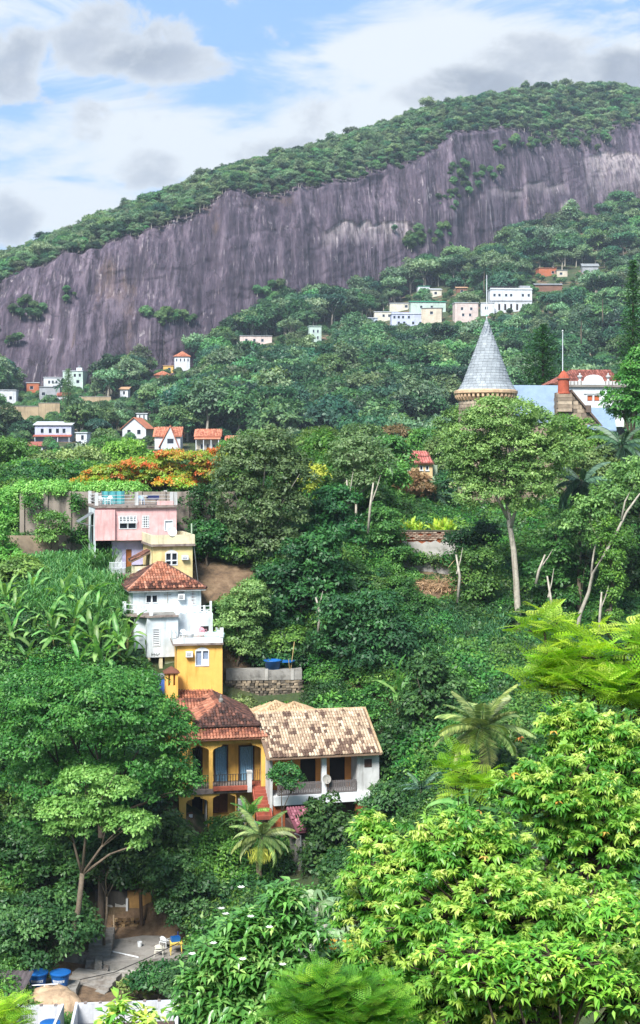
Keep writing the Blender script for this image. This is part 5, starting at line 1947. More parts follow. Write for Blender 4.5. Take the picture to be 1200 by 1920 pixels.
    MB().box(km.x - .3, km.x + .3, -.2, .5, km.z - .3, km.z + .5).build('kneeler', mat('dark_coping', None), rt)
    # pedestal and red round chimney
    ped = H.r(1045, 739, 1071, 772)
    b = MB()
    for k in range(5):
        z = ped[2] + (ped[3] - ped[2]) * k / 5
        b.box(ped[0] - .06 * (k % 2), ped[1] + .06 * (k % 2), -.35, 1.3, z + .015, z + (ped[3] - ped[2]) / 5 - .015, rng.random())
    b.build('pedestal', CASTLESTONE, rt, tint=True)
    cr_ = H.r(1048, 712, 1069, 738)
    xm, rr = (cr_[0] + cr_[1]) / 2, (cr_[1] - cr_[0]) / 2
    ch = MB().lathe([(rr * 1.1, cr_[2] + .002), (rr, cr_[2] + .25), (rr * .97, cr_[3]), (rr * 1.12, cr_[3] + .05), (rr * .9, cr_[3] + .45), (rr * .35, cr_[3] + .95), (0, cr_[3] + 1.1)], 18, (xm, .4), capt=False).build('round_chimney', mat('red_terracotta', s2l('#a9553f'), dirt=.5, dirtcol=s2l('#6a3a2c'), scale=2), rt)
    MB().lathe([(rr * 1.16, cr_[3] + .06), (rr * 1.16, cr_[3] + .16)], 18, (xm, .4)).build('chimney_ring', mat('dark_coping', None), ch)
    # lower slate roof on the right
    q = [H.P(1100, 806, -1), H.P(1156, 812, -1), H.P(1150, 764, 4), H.P(1095, 764, 4)]
    q[1].z = q[0].z
    q[2].z = q[3].z
    MB().slab(q, .15).build('side_roof', SLATEBLUE, rt)
    # buttress fragment at the left foot
    fx = H.r(838, 900, 868, 1000, -1)
    b = MB()
    for k in range(12):
        z = fx[2] + (fx[3] - fx[2]) * k / 12
        for i in range(3):
            xx = fx[0] + (fx[1] - fx[0]) * i / 3
            b.box(xx + .02, xx + (fx[1] - fx[0]) / 3 - .02, -1 + rng.uniform(-.05, .05), .6, z + .02, z + (fx[3] - fx[2]) / 12 - .02, rng.random())
    b.build('buttress', CASTLESTONE, rt, tint=True)
    # flagpole as a thing of its own
    p = at(1055, 745, 163)
    f = thing('flagpole', 'thin white flagpole rising beside the red round chimney', 'flagpole', p)
    MB().tube([(0, 0, -.5), (0, 0, 7.6)], [.07, .04], 6).build('pole', M['frame'], f)
    MB().lathe([(0, 7.6), (.1, 7.68), (.1, 7.74), (0, 7.82)], 8, capt=False, capb=False).build('finial', M['frame'], f)


def mansion():
    H = House('white_mansion', 'white mansion with urns, pediment and red tiled roof behind the castle gable', 'house', 1070, 790, 176, 4)
    rt = H.root
    f = H.r(1066, 726, 1170, 800)
    w1, w2 = H.r(1100, 740, 1112, 764), H.r(1113, 740, 1125, 764)
    H.wall(f, 0, 8, M['woodwhite'], [w1, w2])
    for w_ in (w1, w2):
        x0, x1, z0, z1 = w_
        wn = MB().box(x0, x0 + .07, -.06, .1, z0, z1).box(x1 - .07, x1, -.06, .1, z0, z1).box(x0 + .07, x1 - .07, -.06, .1, z1 - .07, z1).build('window', M['woodwhite'], rt)
        box('pane', mat('orange_shutter', s2l('#b5603c')), wn, x0 + .1, x1 - .1, .11, .14, z0 + (z1 - z0) * .55, z1 - .12)
        box('shutter', M['woodwhite'], wn, x0 + .08, x1 - .08, .1, .13, z0, z0 + (z1 - z0) * .5)
    xx = H.r(1094, 736, 1130, 739)
    box('lintel', M['offwhite'], rt, xx[0], xx[1], -.12, -.003, xx[2], xx[3])
    c = H.r(1064, 720, 1172, 726, -.3)
    dk = mat('weathered_cornice', s2l('#857f78'), dirt=.7, dirtcol=s2l('#474039'))
    box('cornice', dk, rt, f[0] - .2, f[1] + .2, -.3, 8.2, f[3] + .003, f[3] + .28)
    box('balustrade', M['offwhite'], rt, f[0], f[1], -.2, .1, f[3] + .28, f[3] + .75)
    n = 16
    for k in range(n):
        x = f[0] + (f[1] - f[0]) * (k + .5) / n
        MB().box(x - .06, x + .06, -.24, -.203, f[3] + .3, f[3] + .72).build('baluster', dk, rt)
    pm = H.L(1112, 715)[0]
    zz = f[3] + .3
    MB().prism([(pm - 1.5, zz), (pm + 1.5, zz), (pm + 1.2, zz + .7)] + [(pm + 1.2 * math.cos(math.pi * k / 8), zz + .7 + .55 * math.sin(math.pi * k / 8)) for k in range(1, 8)] + [(pm - 1.2, zz + .7)], (-.32, -.245)).build('pediment', M['woodwhite'], rt)
    for px_ in (1087, 1140, 1166):
        x = H.L(px_, 715)[0]
        MB().lathe([(.2, zz + .45), (.12, zz + .7), (.32, zz + 1.0), (.3, zz + 1.15), (.1, zz + 1.2), (.12, zz + 1.35), (0, zz + 1.5)], 10, (x, -.05), capt=False).build('urn', M['offwhite'], rt)
    e = [(f[0] - 1.5, 1.0, f[3] + .45), (f[1] + .4, 1.0, f[3] + .45)]
    rz = H.L(1110, 695, 5)[1]
    r_ = [(f[1] - .3, 5, rz), (f[0] + 1.6, 5, rz)]
    bk = [(f[1] + .4, 9, f[3] + .45), (f[0] - 1.5, 9, f[3] + .45)]
    rf = roof_bed(rt, [[e[0], e[1], r_[0], r_[1]], [e[1], bk[0], r_[0]], [bk[0], bk[1], r_[1], r_[0]], [bk[1], e[0], r_[1]]])
    tr = tint_mat('old_red_tile', [(0, s2l('#6b4038')), (1, s2l('#a4695c'))], noise=.4, scale=1)
    tiles(rf, tr, e[0], e[1], r_[0], r_[1], .3, .5, rs)
    tiles(rf, tr, bk[1], e[0], r_[1], r_[1], .3, .5, rs)
    caps(rf, tr, [r_[1], r_[0]], tint=.7)


def lawn_house():
    H = House('red_roof_cottage', 'cream cottage with pink red two-tier roof on the ridge beside the castle', 'house', 752, 892, 178, 5)
    rt = H.root
    f = H.r(752, 868, 811, 896)
    ws = [H.r(x - 3, 873, x + 3, 882) for x in (768, 790, 801)]
    H.wall(f, 0, 4, mat('pale_orange_render', s2l('#d9b98a'), dirt=.3), ws)
    for w_ in ws:
        H.window(w_, 0, 'sill')
    A, B, C_, D_ = H.P(750, 869, -.4), H.P(814, 869, -.4), H.P(808, 858, 1.4), H.P(752, 858, 1.4)
    B.z, C_.z = A.z, D_.z
    E, G = D_ + Vector((0, .2, .12)), C_ + Vector((0, .2, .12))
    I, J = H.P(753, 847, 3.4), H.P(804, 847, 3.4)
    J.z = I.z
    rf = roof_bed(rt, [[A, B, C_, D_], [E, G, J, I]])
    tr = tint_mat('pink_red_tile', [(0, s2l('#a1574f')), (1, s2l('#c8847a'))], noise=.3, scale=1)
    tiles(rf, tr, A, B, C_, D_, .3, .45, rs)
    tiles(rf, tr, E, G, J, I, .3, .45, rs)
    x0, x1, z0, z1 = H.r(757, 842, 773, 850, 3.0)
    box('chimney', M['creampale'], rt, x0, x1, 2.6, 3.6, z0, z1)
    x0, x1, z0, z1 = H.r(811, 872, 820, 892, 1)
    box('annex', M['greenwall'], rt, x0, x1, 1, 3, z0, z1)


yard()
castle()
mansion()
lawn_house()


# ================================================================== houses on the far slope
WM = {k: mat('far_' + k, s2l(c), dirt=.35, streak=True, dirtcol=s2l(d), scale=.35) for k, c, d in (
    ('white', '#c9cdd2', '#8f9498'), ('lilac', '#b7bdd6', '#8a8fa6'), ('cream', '#cfcab9', '#8f8a78'), ('beige', '#c2b7a5', '#857a69'), ('grey', '#9b9ea3', '#6b6d70'),
    ('brick', '#b0694a', '#7a4a37'), ('pink', '#cbbab4', '#8d7f79'), ('mint', '#b4c6bc', '#7f9087'), ('blue', '#a9b6c4', '#76828d'), ('yellow', '#d0aa5e', '#94783f'), ('brown', '#7d5c4c', '#4d3a31'))}
RM = {k: mat('far_roof_' + k, s2l(c), var=.3, dirt=.4, dirtcol=s2l(d), scale=.5) for k, c, d in (
    ('orange', '#bf7a5e', '#875443'), ('red', '#9a5a4c', '#64403a'), ('white', '#b9bec3', '#7d8286'), ('green', '#2f8a68', '#276c54'), ('grey', '#84888b', '#55585b'), ('black', '#3a3a3d', '#29292b'), ('tan', '#b28e6e', '#7d634d'), ('mint', '#a9bdb2', '#7a8b82'), ('brick', '#a06a52', '#6f4a3a'), ('blue', '#3d4d86', '#2d3660'))}
FARBOX = []


def far_house(name, label, x0, x1, y0, y1, wall='white', roof='flat', rc='white', win=(), deg=0, dep=.8, extra=None, Y=None, wh=.45):
    """x0..y1: wall rectangle in the photo; win rows: list of (row fraction from top, list of column fractions)"""
    if Y is None:
        Y = slope_at((x0 + x1) / 2, y1)
    u = Y / FP
    o = at((x0 + x1) / 2, y1, Y)
    w_, h_ = (x1 - x0) * u, (y1 - y0) * u
    d = max(4.0, w_ * dep)
    rt = thing(name, label, 'house', o, R(deg))
    FARBOX.append((x0 - 3, x1 + 3, y0 - 7, y1 + 2, Y))
    hx = w_ / 2
    ops = []
    for fr, cols in win:
        for c in cols:
            ww = min(1.3, w_ / (len(cols) + 1) * .5) if len(cols) > 1 else min(1.6, w_ * .3)
            hh = min(1.3, h_ * wh)
            cx, cz = -hx + w_ * c, h_ * (1 - fr)
            ops.append((cx - ww / 2, cx + ww / 2, max(.05, cz - hh / 2), min(h_ - .1, cz + hh / 2)))
    H = House.__new__(House)
    H.root, H.o, H.a = rt, o, R(deg)
    H.ex, H.ey = Vector((math.cos(H.a), math.sin(H.a), 0)), Vector((-math.sin(H.a), math.cos(H.a), 0))
    H.wall((-hx, hx, -6, h_), 0, d, WM[wall], ops, th=.25)
    for (a, c, lo, hi) in ops:
        f = MB().box(a - .08, c + .08, -.07, -.003, lo - .1, lo).box(a, a + .08, 0, .12, lo, hi).box(c - .08, c, 0, .12, lo, hi).build('window', M['frame'], rt)
        box('pane', M['glass'], f, a + .08, c - .08, .13, .16, lo, hi)
    m = RM[rc]
    e = .5
    if roof == 'flat':
        box('roof', m, rt, -hx - .25, hx + .25, -.3, d + .25, h_ + .003, h_ + .28)
        if name == 'apartment_house':
            box('parapet', WM[wall], rt, -hx, hx, -.1, .1, h_ + .28, h_ + .8)
    elif roof == 'shed':
        MB().slab([(-hx - e, -e, h_ + .1), (hx + e, -e, h_ + .1), (hx + e, d + .3, h_ + 1.2), (-hx - e, d + .3, h_ + 1.2)], .15).build('roof', m, rt)
        MB().prism([(.05, h_ + .003), (d, h_ + .003), (d, h_ + .85)], (-hx + .01, hx - .01), axis=0).build('gable', WM[wall], rt)
    elif roof in ('gablex', 'hip'):
        rh = min(3.2, .33 * d)
        k = d / 2 if roof == 'hip' else -e
        k = min(k, w_ * .45) if roof == 'hip' else k
        A, B, C_, D_ = (-hx - e, -e, h_), (hx + e, -e, h_), (hx + e, d + e, h_), (-hx - e, d + e, h_)
        p, q = (-hx + k, d / 2, h_ + rh), (hx - k, d / 2, h_ + rh)
        r_ = roof_bed(rt, [[A, B, q, p], [C_, D_, p, q]] + ([[B, C_, q], [D_, A, p]] if roof == 'hip' else []), m, .15)
        tr = FT[rc] if rc in FT else None
        if tr:
            tiles(r_, tr, A, B, q, p, .45, .6, rs, lift=.03, rise=.3)
        if roof == 'gablex':
            for sx in (-hx + .02, hx - .22):
                MB().prism([(0, h_ + .003), (d, h_ + .003), (d / 2, h_ + rh - .25)], (sx, sx + .2), axis=0).build('gable', WM[wall], rt)
    elif roof == 'gabley':      # gable end to the front
        rh = .42 * w_
        p, q = (0, -e, h_ + rh), (0, d + e, h_ + rh)
        A, B, C_, D_ = (-hx - e, -e, h_ - .3), (hx + e, -e, h_ - .3), (hx + e, d + e, h_ - .3), (-hx - e, d + e, h_ - .3)
        r_ = roof_bed(rt, [[B, C_, q, p], [D_, A, p, q]], m, .15)
        MB().prism([(-hx, h_ + .003), (hx, h_ + .003), (0, h_ + rh - .3)], (.02, .2)).build('gable', WM[wall], rt)
    if extra:
        extra(H, hx, h_, d, rt)
    return rt


FT = {'orange': tint_mat('far_orange_tile', [(0, s2l('#a3624c')), (1, s2l('#cd8b6e'))], noise=.3, scale=.6), 'red': tint_mat('far_red_tile', [(0, s2l('#7b463c')), (1, s2l('#a8695a'))], noise=.3, scale=.6)}


def ex_skirt(m, z=.45, out=1.6):
    def f(H, hx, h_, d, rt):
        MB().slab([(-hx - .3, -out, h_ * z - .5), (hx + .3, -out, h_ * z - .5), (hx + .3, -.01, h_ * z), (-hx - .3, -.01, h_ * z)], .12).build('porch_roof', m, rt)
        for k in range(4):
            x = -hx + 2 * hx * (k + .1) / 3.2
            MB().box(x - .09, x + .09, -out + .2, -out + .38, -3, h_ * z - .63).build('porch_post', M['frame'], rt)
    return f


def ex_tank(H, hx, h_, d, rt):
    MB().box(hx * .3, hx * .85, .8, 2.4, h_ + .283, h_ + 1.6).build('roof_hut', WM['white'], rt)
    MB().lathe([(.6, h_ + 1.603), (.7, h_ + 2.4), (.3, h_ + 2.6)], 12, (hx * .57, 1.5)).build('roof_tank', M['metal'], rt)


def ex_gable(H, hx, h_, d, rt):
    """white triangular gable standing in front of the steep roof"""
    MB().prism([(-1.7, 0), (3.2, 0), (3.2, h_ * .25), (.9, h_ + 2.6), (-1.7, h_ * .35)], (-1.2, -.9)).build('front_gable', WM['white'], rt)
    for s_ in ((-2.3, .3, .9, 1.0), (3.7, .05, .9, 1.0)):
        MB().prism([(s_[0], h_ * s_[1] - .1), (s_[0], h_ * s_[1] + .25), (.9, h_ + 3.1), (.9, h_ + 2.7)], (-1.5, 1.4)).build('gable_roof', RM['orange'], rt)
    box('front_window', M['glass'], rt, .1, 1.8, -1.22, -1.203, h_ * .55, h_ * .55 + 1.3)


def ex_canopy(H, hx, h_, d, rt):
    MB().box(-hx, hx * .35, .2, d, h_ + 1.5, h_ + 1.7).build('canopy', RM['black'], rt)
    for k in range(5):
        x = -hx + .3 + (hx * 1.2) * k / 4
        MB().box(x - .08, x + .08, .3, .46, h_ + .28, h_ + 1.5).build('canopy_post', M['greyiron'], rt)
    MB().box(hx * .45, hx * .95, 2, 5, h_ + .283, h_ + 2.2).build('roof_hut', WM['grey'], rt)


def ex_band(H, hx, h_, d, rt):
    box('floor_band', WM['grey'], rt, -hx - .05, hx + .05, -.25, -.004, h_ * .47, h_ * .53)
    for k in range(7):
        x = -hx + 2 * hx * (k + .5) / 7
        box('opening', M['dark'], rt, x - .5, x + .5, -.03, -.005, h_ * .08, h_ * .36)


far_house('hillside_house', 'white flat roofed house with a row of small windows below the cliff', 82, 116, 708, 732, 'white', 'flat', 'white', [(.35, (.3, .5, .7)), (.75, (.6,))], 6)
far_house('hillside_house', 'white two-storey house with rooftop tank close under the cliff', 117, 156, 696, 722, 'mint', 'flat', 'white', [(.3, (.3, .6, .85)), (.75, (.75,))], -8, extra=ex_tank)
far_house('hillside_house', 'small house with bare orange brick upper floor beside the leafy tree', 50, 73, 718, 740, 'brick', 'flat', 'white', [(.4, (.4,))], 4)
far_house('hillside_house', 'low white house with slab roof above the tan retaining wall', -4, 30, 732, 760, 'white', 'flat', 'white', [(.5, (.3, .7))], 3)
far_house('hillside_house', 'plain grey walled house in front of the white flat roofed house', 74, 112, 726, 754, 'grey', 'flat', 'grey', [(.45, (.2,))], 5)
far_house('hillside_house', 'small pale house with a little red roof under the pine', 108, 129, 742, 756, 'white', 'gablex', 'red', [(.5, (.6,))], 0)
far_house('hillside_house', 'little white balcony house with tan roof among the trees', 225, 240, 730, 752, 'white', 'shed', 'tan', [(.3, (.5,)), (.75, (.7,))], -5)
far_house('hillside_house', 'hip roofed pavilion house with glazed upper room high in the trees', 327, 356, 668, 696, 'white', 'hip', 'orange', [(.25, (.15, .4, .65, .88))], 3, dep=1.0, wh=.4)
far_house('hillside_house', 'small yellow flat roofed annex beside the hip roofed pavilion', 306, 325, 686, 698, 'yellow', 'flat', 'tan', [(.5, (.6,))], 0)
far_house('hillside_house', 'open shelter with wide orange roof below the yellow annex', 290, 318, 703, 714, 'brown', 'hip', 'orange', [], 0)
far_house('hillside_house', 'lilac two-storey house with long metal roof and red porch roof', 65, 134, 797, 828, 'lilac', 'shed', 'white', [(.35, (.2, .42, .62, .8))], -3, dep=.4, extra=ex_skirt(RM['red'], .42))
far_house('hillside_house', 'low house with a faded red tin roof below the lilac house', 51, 80, 836, 850, 'white', 'shed', 'red', [(.5, (.7,))], 0, dep=.4)
far_house('hillside_house', 'small stepped white house beside the lilac house', 142, 163, 812, 840, 'white', 'flat', 'white', [(.3, (.6,)), (.7, (.35,))], -6)
far_house('hillside_house', 'white cottage with orange gable roof above the weeping tree', 228, 275, 802, 822, 'white', 'gabley', 'orange', [(.4, (.28, .7))], -14, dep=.8)
far_house('hillside_house', 'small white tower house behind the orange gabled cottage', 256, 276, 776, 795, 'white', 'flat', 'white', [(.3, (.3, .7))], 0)
far_house('chalet', 'steep orange roofed chalet with a white triangular front gable', 290, 338, 818, 848, 'white', 'gablex', 'orange', [(.6, (.7,))], 0, dep=1.1, extra=ex_gable)
far_house('hillside_house', 'house under a broad two-tier orange roof next to the chalet', 367, 412, 818, 848, 'beige', 'gablex', 'orange', [(.65, (.25, .5, .75))], 0, dep=.9, extra=ex_skirt(RM['orange'], .95, 1.9))
far_house('hillside_house', 'low cream house with small orange roof at the end of the row', 424, 452, 826, 850, 'cream', 'gablex', 'orange', [(.55, (.4,))], 0, dep=.7)
far_house('hillside_house', 'pinkish house with grey slab roof alone in the forest', 450, 510, 630, 648, 'pink', 'flat', 'grey', [(.45, (.2, .45, .7))], 5, dep=.5)
far_house('hillside_house', 'narrow pale mint house with stacked windows in the forest', 580, 603, 612, 642, 'mint', 'flat', 'mint', [(.3, (.35, .7)), (.7, (.35, .7))], 12)
far_house('hillside_house', 'low cream house at the end of the hill row', 639, 671, 602, 616, 'cream', 'flat', 'white', [(.5, (.3, .7))], 4, dep=.5)
far_house('hillside_house', 'grey blue house with two dark windows in the hill row', 671, 708, 596, 614, 'blue', 'flat', 'white', [(.5, (.25, .42))], 4, dep=.5)
far_house('hillside_house', 'long cream house above the grey blue house', 702, 745, 585, 602, 'cream', 'flat', 'white', [(.4, (.4, .65))], 2, dep=.5)
far_house('hillside_house', 'cream block house with one window on top of the hill row', 731, 766, 569, 584, 'cream', 'flat', 'white', [(.35, (.88,))], 2, dep=.5)
far_house('apartment_house', 'lilac two-storey terrace with six windows across the hill row', 734, 802, 589, 612, 'lilac', 'flat', 'white', [(.25, (.08, .2, .32, .48, .85, .93)), (.72, (.2, .35, .6, .8))], 3, dep=.4, wh=.3)
far_house('hillside_house', 'pale mint house with a bright green metal roof', 770, 836, 566, 590, 'mint', 'shed', 'green', [(.4, (.3, .6))], 3, dep=.4)
far_house('hillside_house', 'beige block house stepping down beside the lilac terrace', 790, 828, 578, 606, 'beige', 'flat', 'grey', [(.3, (.5,))], -10, dep=.6)
far_house('hillside_house', 'pinkish white villa with flat roof and balcony beside the spire rod', 853, 897, 568, 604, 'pink', 'flat', 'white', [(.3, (.3, .7)), (.62, (.35, .65))], 5, dep=.6, wh=.25)
far_house('hillside_house', 'small white house wedged between the villa and the apartment block', 902, 927, 568, 592, 'white', 'flat', 'white', [(.4, (.4,))], 0, dep=.6)
far_house('apartment_house', 'long white apartment block with black roof canopy on the wooded hill', 919, 998, 543, 585, 'white', 'flat', 'white', [(.25, (.1, .22, .38, .5, .78, .92))], 3, dep=.35, wh=.2, extra=lambda *a: (ex_canopy(*a), ex_band(*a)))
far_house('hillside_house', 'long grey metal canopy building behind the apartment block', 1003, 1054, 534, 546, 'brown', 'shed', 'grey', [], 0, dep=.3)
far_house('hillside_house', 'small white house with green trim high above the hill row', 784, 806, 537, 556, 'white', 'flat', 'green', [(.4, (.4,))], 5)
far_house('hillside_house', 'cream tin roofed hut beside the small house with green trim', 806, 828, 543, 556, 'cream', 'shed', 'white', [(.5, (.5,))], 5)
far_house('hillside_house', 'little brown hut in the trees above the spire', 856, 876, 540, 552, 'brown', 'shed', 'tan', [(.5, (.5,))], 0)
far_house('hillside_house', 'raw orange brick house high on the wooded hill', 1010, 1044, 503, 518, 'brick', 'flat', 'brick', [(.5, (.8,))], 8, dep=.6)
far_house('hillside_house', 'small half-built hut beside the raw orange brick house', 1044, 1064, 507, 519, 'beige', 'flat', 'grey', [(.5, (.4,))], 0)
far_house('hillside_house', 'grey roofed hut highest on the wooded hill', 1092, 1122, 499, 512, 'grey', 'gablex', 'grey', [], 0, dep=.6)

# retaining walls on the far slope
for (x0, x1, y0, y1, lab) in ((-30, 72, 762, 794, 'long tan retaining wall below the slab roofed white house'), (72, 112, 756, 786, 'broken end of the tan retaining wall'), (144, 208, 744, 764, 'pale garden wall under the spreading dark tree')):
    Y = slope_at((x0 + x1) / 2, y1)
    FARBOX.append((x0, x1, y0, y1 - 3, Y))
    u = Y / FP
    t = thing('retaining_wall', lab, 'wall', at((x0 + x1) / 2, y1, Y), R(3))
    w_, h_ = (x1 - x0) * u, (y1 - y0) * u
    n = max(3, int(w_ / 3.2))
    fm = mat('far_tan_wall', s2l('#a99679'), dirt=.6, streak=True, dirtcol=s2l('#746650'), scale=.4)
    for k in range(n):
        box('panel', fm, t, -w_ / 2 + w_ * k / n + .02, -w_ / 2 + w_ * (k + 1) / n - .02, 0, .5, -4, h_)
    box('coping', M['concrete'], t, -w_ / 2, w_ / 2, -.1, .6, h_ + .003, h_ + .2)
# ================================================================== vegetation
def gl(*cs):
    n = len(cs) - 1
    return [(i / n, s2l(c)) for i, c in enumerate(cs)]


LM = dict(
    dark=leaf_mat('dark_foliage', gl('#1d4024', '#325e30', '#53823f')),
    mid=leaf_mat('green_foliage', gl('#2f5a28', '#4d7f36', '#79a54c')),
    light=leaf_mat('light_foliage', gl('#487c30', '#6ea344', '#9ac262')),
    lime=leaf_mat('lime_foliage', gl('#4f8420', '#7db52e', '#aed24a'), trans=.42),
    olive=leaf_mat('olive_foliage', gl('#40602f', '#668548', '#9ab56c')),
    grey=leaf_mat('grey_green_foliage', gl('#385a39', '#597d4d', '#87a872')),
    far=leaf_mat('forest_foliage', tcol=(1.0, 1.1, .7), stops=gl('#193c2e', '#2c583e', '#4d7850'), rnd=.46),
    farl=leaf_mat('light_forest_foliage', gl('#2d5836', '#4b7a48', '#78a05e'), rnd=.4, tcol=(1.0, 1.1, .7)),
    farg=leaf_mat('grey_forest_foliage', gl('#34523c', '#5a7a56', '#8aa37c'), rnd=.4),
    pale=leaf_mat('pale_foliage', gl('#4c7040', '#77995c', '#a6be84')),
    flame=leaf_mat('flame_tree_foliage', gl('#4b7722', '#7aa632', '#a0ba3c', '#cf8c30', '#e0521f'), rnd=.1),
    vine=leaf_mat('vine_foliage', gl('#28562a', '#447c34', '#6fa644')),
    yellow=leaf_mat('yellow_green_foliage', gl('#7c9a2c', '#a9b83c', '#c9cf5c')),
    rust=leaf_mat('rusty_foliage', gl('#5e5a36', '#84704a', '#9b7d58')),
    dry=leaf_mat('dry_foliage', gl('#6b5b42', '#9a8560', '#b9a67d'), trans=.15),
    banana=leaf_mat('banana_leaf', gl('#386b33', '#5d9448', '#8cb768'), trans=.4, rough=.38, rnd=.2),
    palm=leaf_mat('palm_leaf', gl('#4a6636', '#74904c', '#aebb74'), trans=.25),
    palmdark=leaf_mat('blue_palm_leaf', gl('#2c4a3a', '#466a50', '#74947a'), trans=.2),
    grass=leaf_mat('cane_grass', gl('#3d6a38', '#5f8f50', '#8eb474'), trans=.3),
    grassdark=leaf_mat('dark_cane_grass', gl('#24503a', '#3a6b4a', '#5b8a62'), trans=.3),
    ginger=leaf_mat('ginger_leaf', gl('#6f9a24', '#9fc234', '#c2d95c'), trans=.4),
    fg=leaf_mat('glossy_palmate_leaf', gl('#44802e', '#68a83c', '#95c54c', '#bfda60', '#dde87e'), trans=.38, rough=.34, rnd=.18, spec=.45),
    fgf=leaf_mat('feathery_leaf', gl('#75a52c', '#9cc63c', '#c6e060'), trans=.5, rough=.5, rnd=.18),
    fgf2=leaf_mat('green_feathery_leaf', gl('#3f7a22', '#62a02a', '#93c23c'), trans=.45, rough=.5, rnd=.18),
    fgb=leaf_mat('glossy_oval_leaf', gl('#427836', '#649e48', '#90bf62', '#bcd880'), trans=.32, rough=.3, rnd=.15, spec=.5),
    cecropia=leaf_mat('cecropia_leaf', gl('#4a6b42', '#7a9669', '#b0c3a0'), trans=.25),
    flower=leaf_mat('white_petal', gl('#d5d8d2', '#e9ebe6'), trans=.3),
    flowery=leaf_mat('yellow_petal', gl('#d9b13a', '#e6c458'), trans=.3),
)
DRY = LM['dry']
BARK = mat('grey_brown_bark', s2l('#6e6253'), var=.4, scale=3, dirt=.5, dirtcol=s2l('#3c342b'), bump=.5)
BARKPALE = mat('pale_bark', s2l('#a9a294'), var=.3, scale=3, dirt=.5, dirtcol=s2l('#6d675c'), bump=.3)
BARKDARK = mat('dark_brown_bark', s2l('#4a4036'), var=.4, scale=3, bump=.5)


def unit(v):
    return v / np.maximum(1e-9, np.linalg.norm(v, axis=-1, keepdims=True))


def leaf_quads(name, P, D, Nn, L, W, tint, m):
    """n rhombic leaves: base P, axis D, facing Nn"""
    n = len(P)
    D = unit(D)
    S = unit(np.cross(D, Nn))
    L, W = np.asarray(L)[:, None], np.asarray(W)[:, None]
    up = np.cross(S, D)
    V = np.stack([P, P + D * L * .45 + S * W * .5 + up * W * .12, P + D * L, P + D * L * .45 - S * W * .5 + up * W * .12], 1).reshape(-1, 3)
    return raw_mesh(name, V, np.arange(4 * n).reshape(n, 4), np.repeat(np.asarray(tint), 4), m)


def crown_arrays(seed, blobs, n, leaf=.34, clump=1.0, flat=.75, droop=.15, fill=.5, under=.35, tintclump=.55, hang=0.0):
    """blobs: (centre xyz, radii xyz) in metres; returns leaf arrays"""
    rng = np.random.default_rng(seed)
    C = np.array([b[0] for b in blobs], float)
    RR = np.array([b[1] for b in blobs], float)
    area = RR[:, 0] * RR[:, 2] + RR[:, 0] * RR[:, 1]
    ncl = max(8, int(area.sum() * 3.2 / clump ** 2))
    k = rng.choice(len(C), ncl, p=area / area.sum())
    d = unit(rng.normal(size=(ncl, 3)))
    low = (d[:, 2] < -under) & (rng.random(ncl) < .75)
    d[low, 2] *= -1
    r = fill + (1.06 - fill) * rng.random(ncl) ** .45
    # uneven outline
    r *= .9 + .25 * fbm(d[:, 0] * 2.2 + k * 3.1 + seed, d[:, 2] * 2.2 + d[:, 1] * 1.7, seed % 97)
    cc = C[k] + d * RR[k] * r[:, None]
    csz = clump * rng.uniform(.55, 1.25, ncl)
    ctint = rng.random(ncl)
    per = rng.choice(ncl, n, p=csz ** 2 / (csz ** 2).sum())
    o = unit(rng.normal(size=(n, 3)))
    lo = o[:, 2] < -.25
    o[lo, 2] *= -rng.uniform(.2, 1, lo.sum())
    rr = (csz[per] * (.55 + .45 * rng.random(n)))[:, None]
    P = cc[per] + o * rr * np.array([1, 1, flat])
    if hang:
        P[:, 2] -= hang * rng.random(n) ** 2
    nn = unit(o + .45 * d[per] + np.array([0, 0, .45]) + rng.normal(size=(n, 3)) * .38)
    q = rng.normal(size=(n, 3))
    D = unit(q - (q * nn).sum(-1, keepdims=True) * nn + o * .35)
    D[:, 2] -= droop + hang * .25
    L = leaf * rng.uniform(.65, 1.3, n)
    t = np.clip(ctint[per] * tintclump + rng.random(n) * (1 - tintclump), 0, 1)
    return P, D, nn, L, L * rng.uniform(.42, .62, n), t


def limbs(base, targets, r0, rng, bend=.5, m=BARK, sides=7, forks=2):
    """trunk from base to the fork, limbs to each target"""
    b = MB()
    base = Vector(base)
    T = [Vector(t) for t in targets]
    c = sum(T, Vector()) / len(T)
    fork = base.lerp(c, .55)
    fork.x = base.x + (c.x - base.x) * .35 + rng.uniform(-.3, .3) * bend
    mid = base.lerp(fork, .5) + Vector((rng.uniform(-.25, .25) * bend, rng.uniform(-.2, .2) * bend, 0))
    b.tube([base - Vector((0, 0, .6)), base + Vector((0, 0, .1)), mid, fork], [r0 * 1.35, r0 * 1.1, r0 * .9, r0 * .75], sides)
    for t in T:
        m1 = fork.lerp(t, .5) + Vector((rng.uniform(-.5, .5), rng.uniform(-.5, .5), rng.uniform(.0, .5))) * bend
        b.tube([fork - (fork - mid) * .05, m1, t], [r0 * .55, r0 * .38, r0 * .12], 5)
        for k in range(forks):
            e = t + Vector((rng.uniform(-1, 1), rng.uniform(-1, 1), rng.uniform(.0, .8))) * (t - fork).length * .35
            b.tube([m1, m1.lerp(e, .6) + Vector((0, 0, .1)), e], [r0 * .25, r0 * .16, r0 * .05], 4)
    return b


COVER = []       # trunk bases (for nothing growing inside walls)


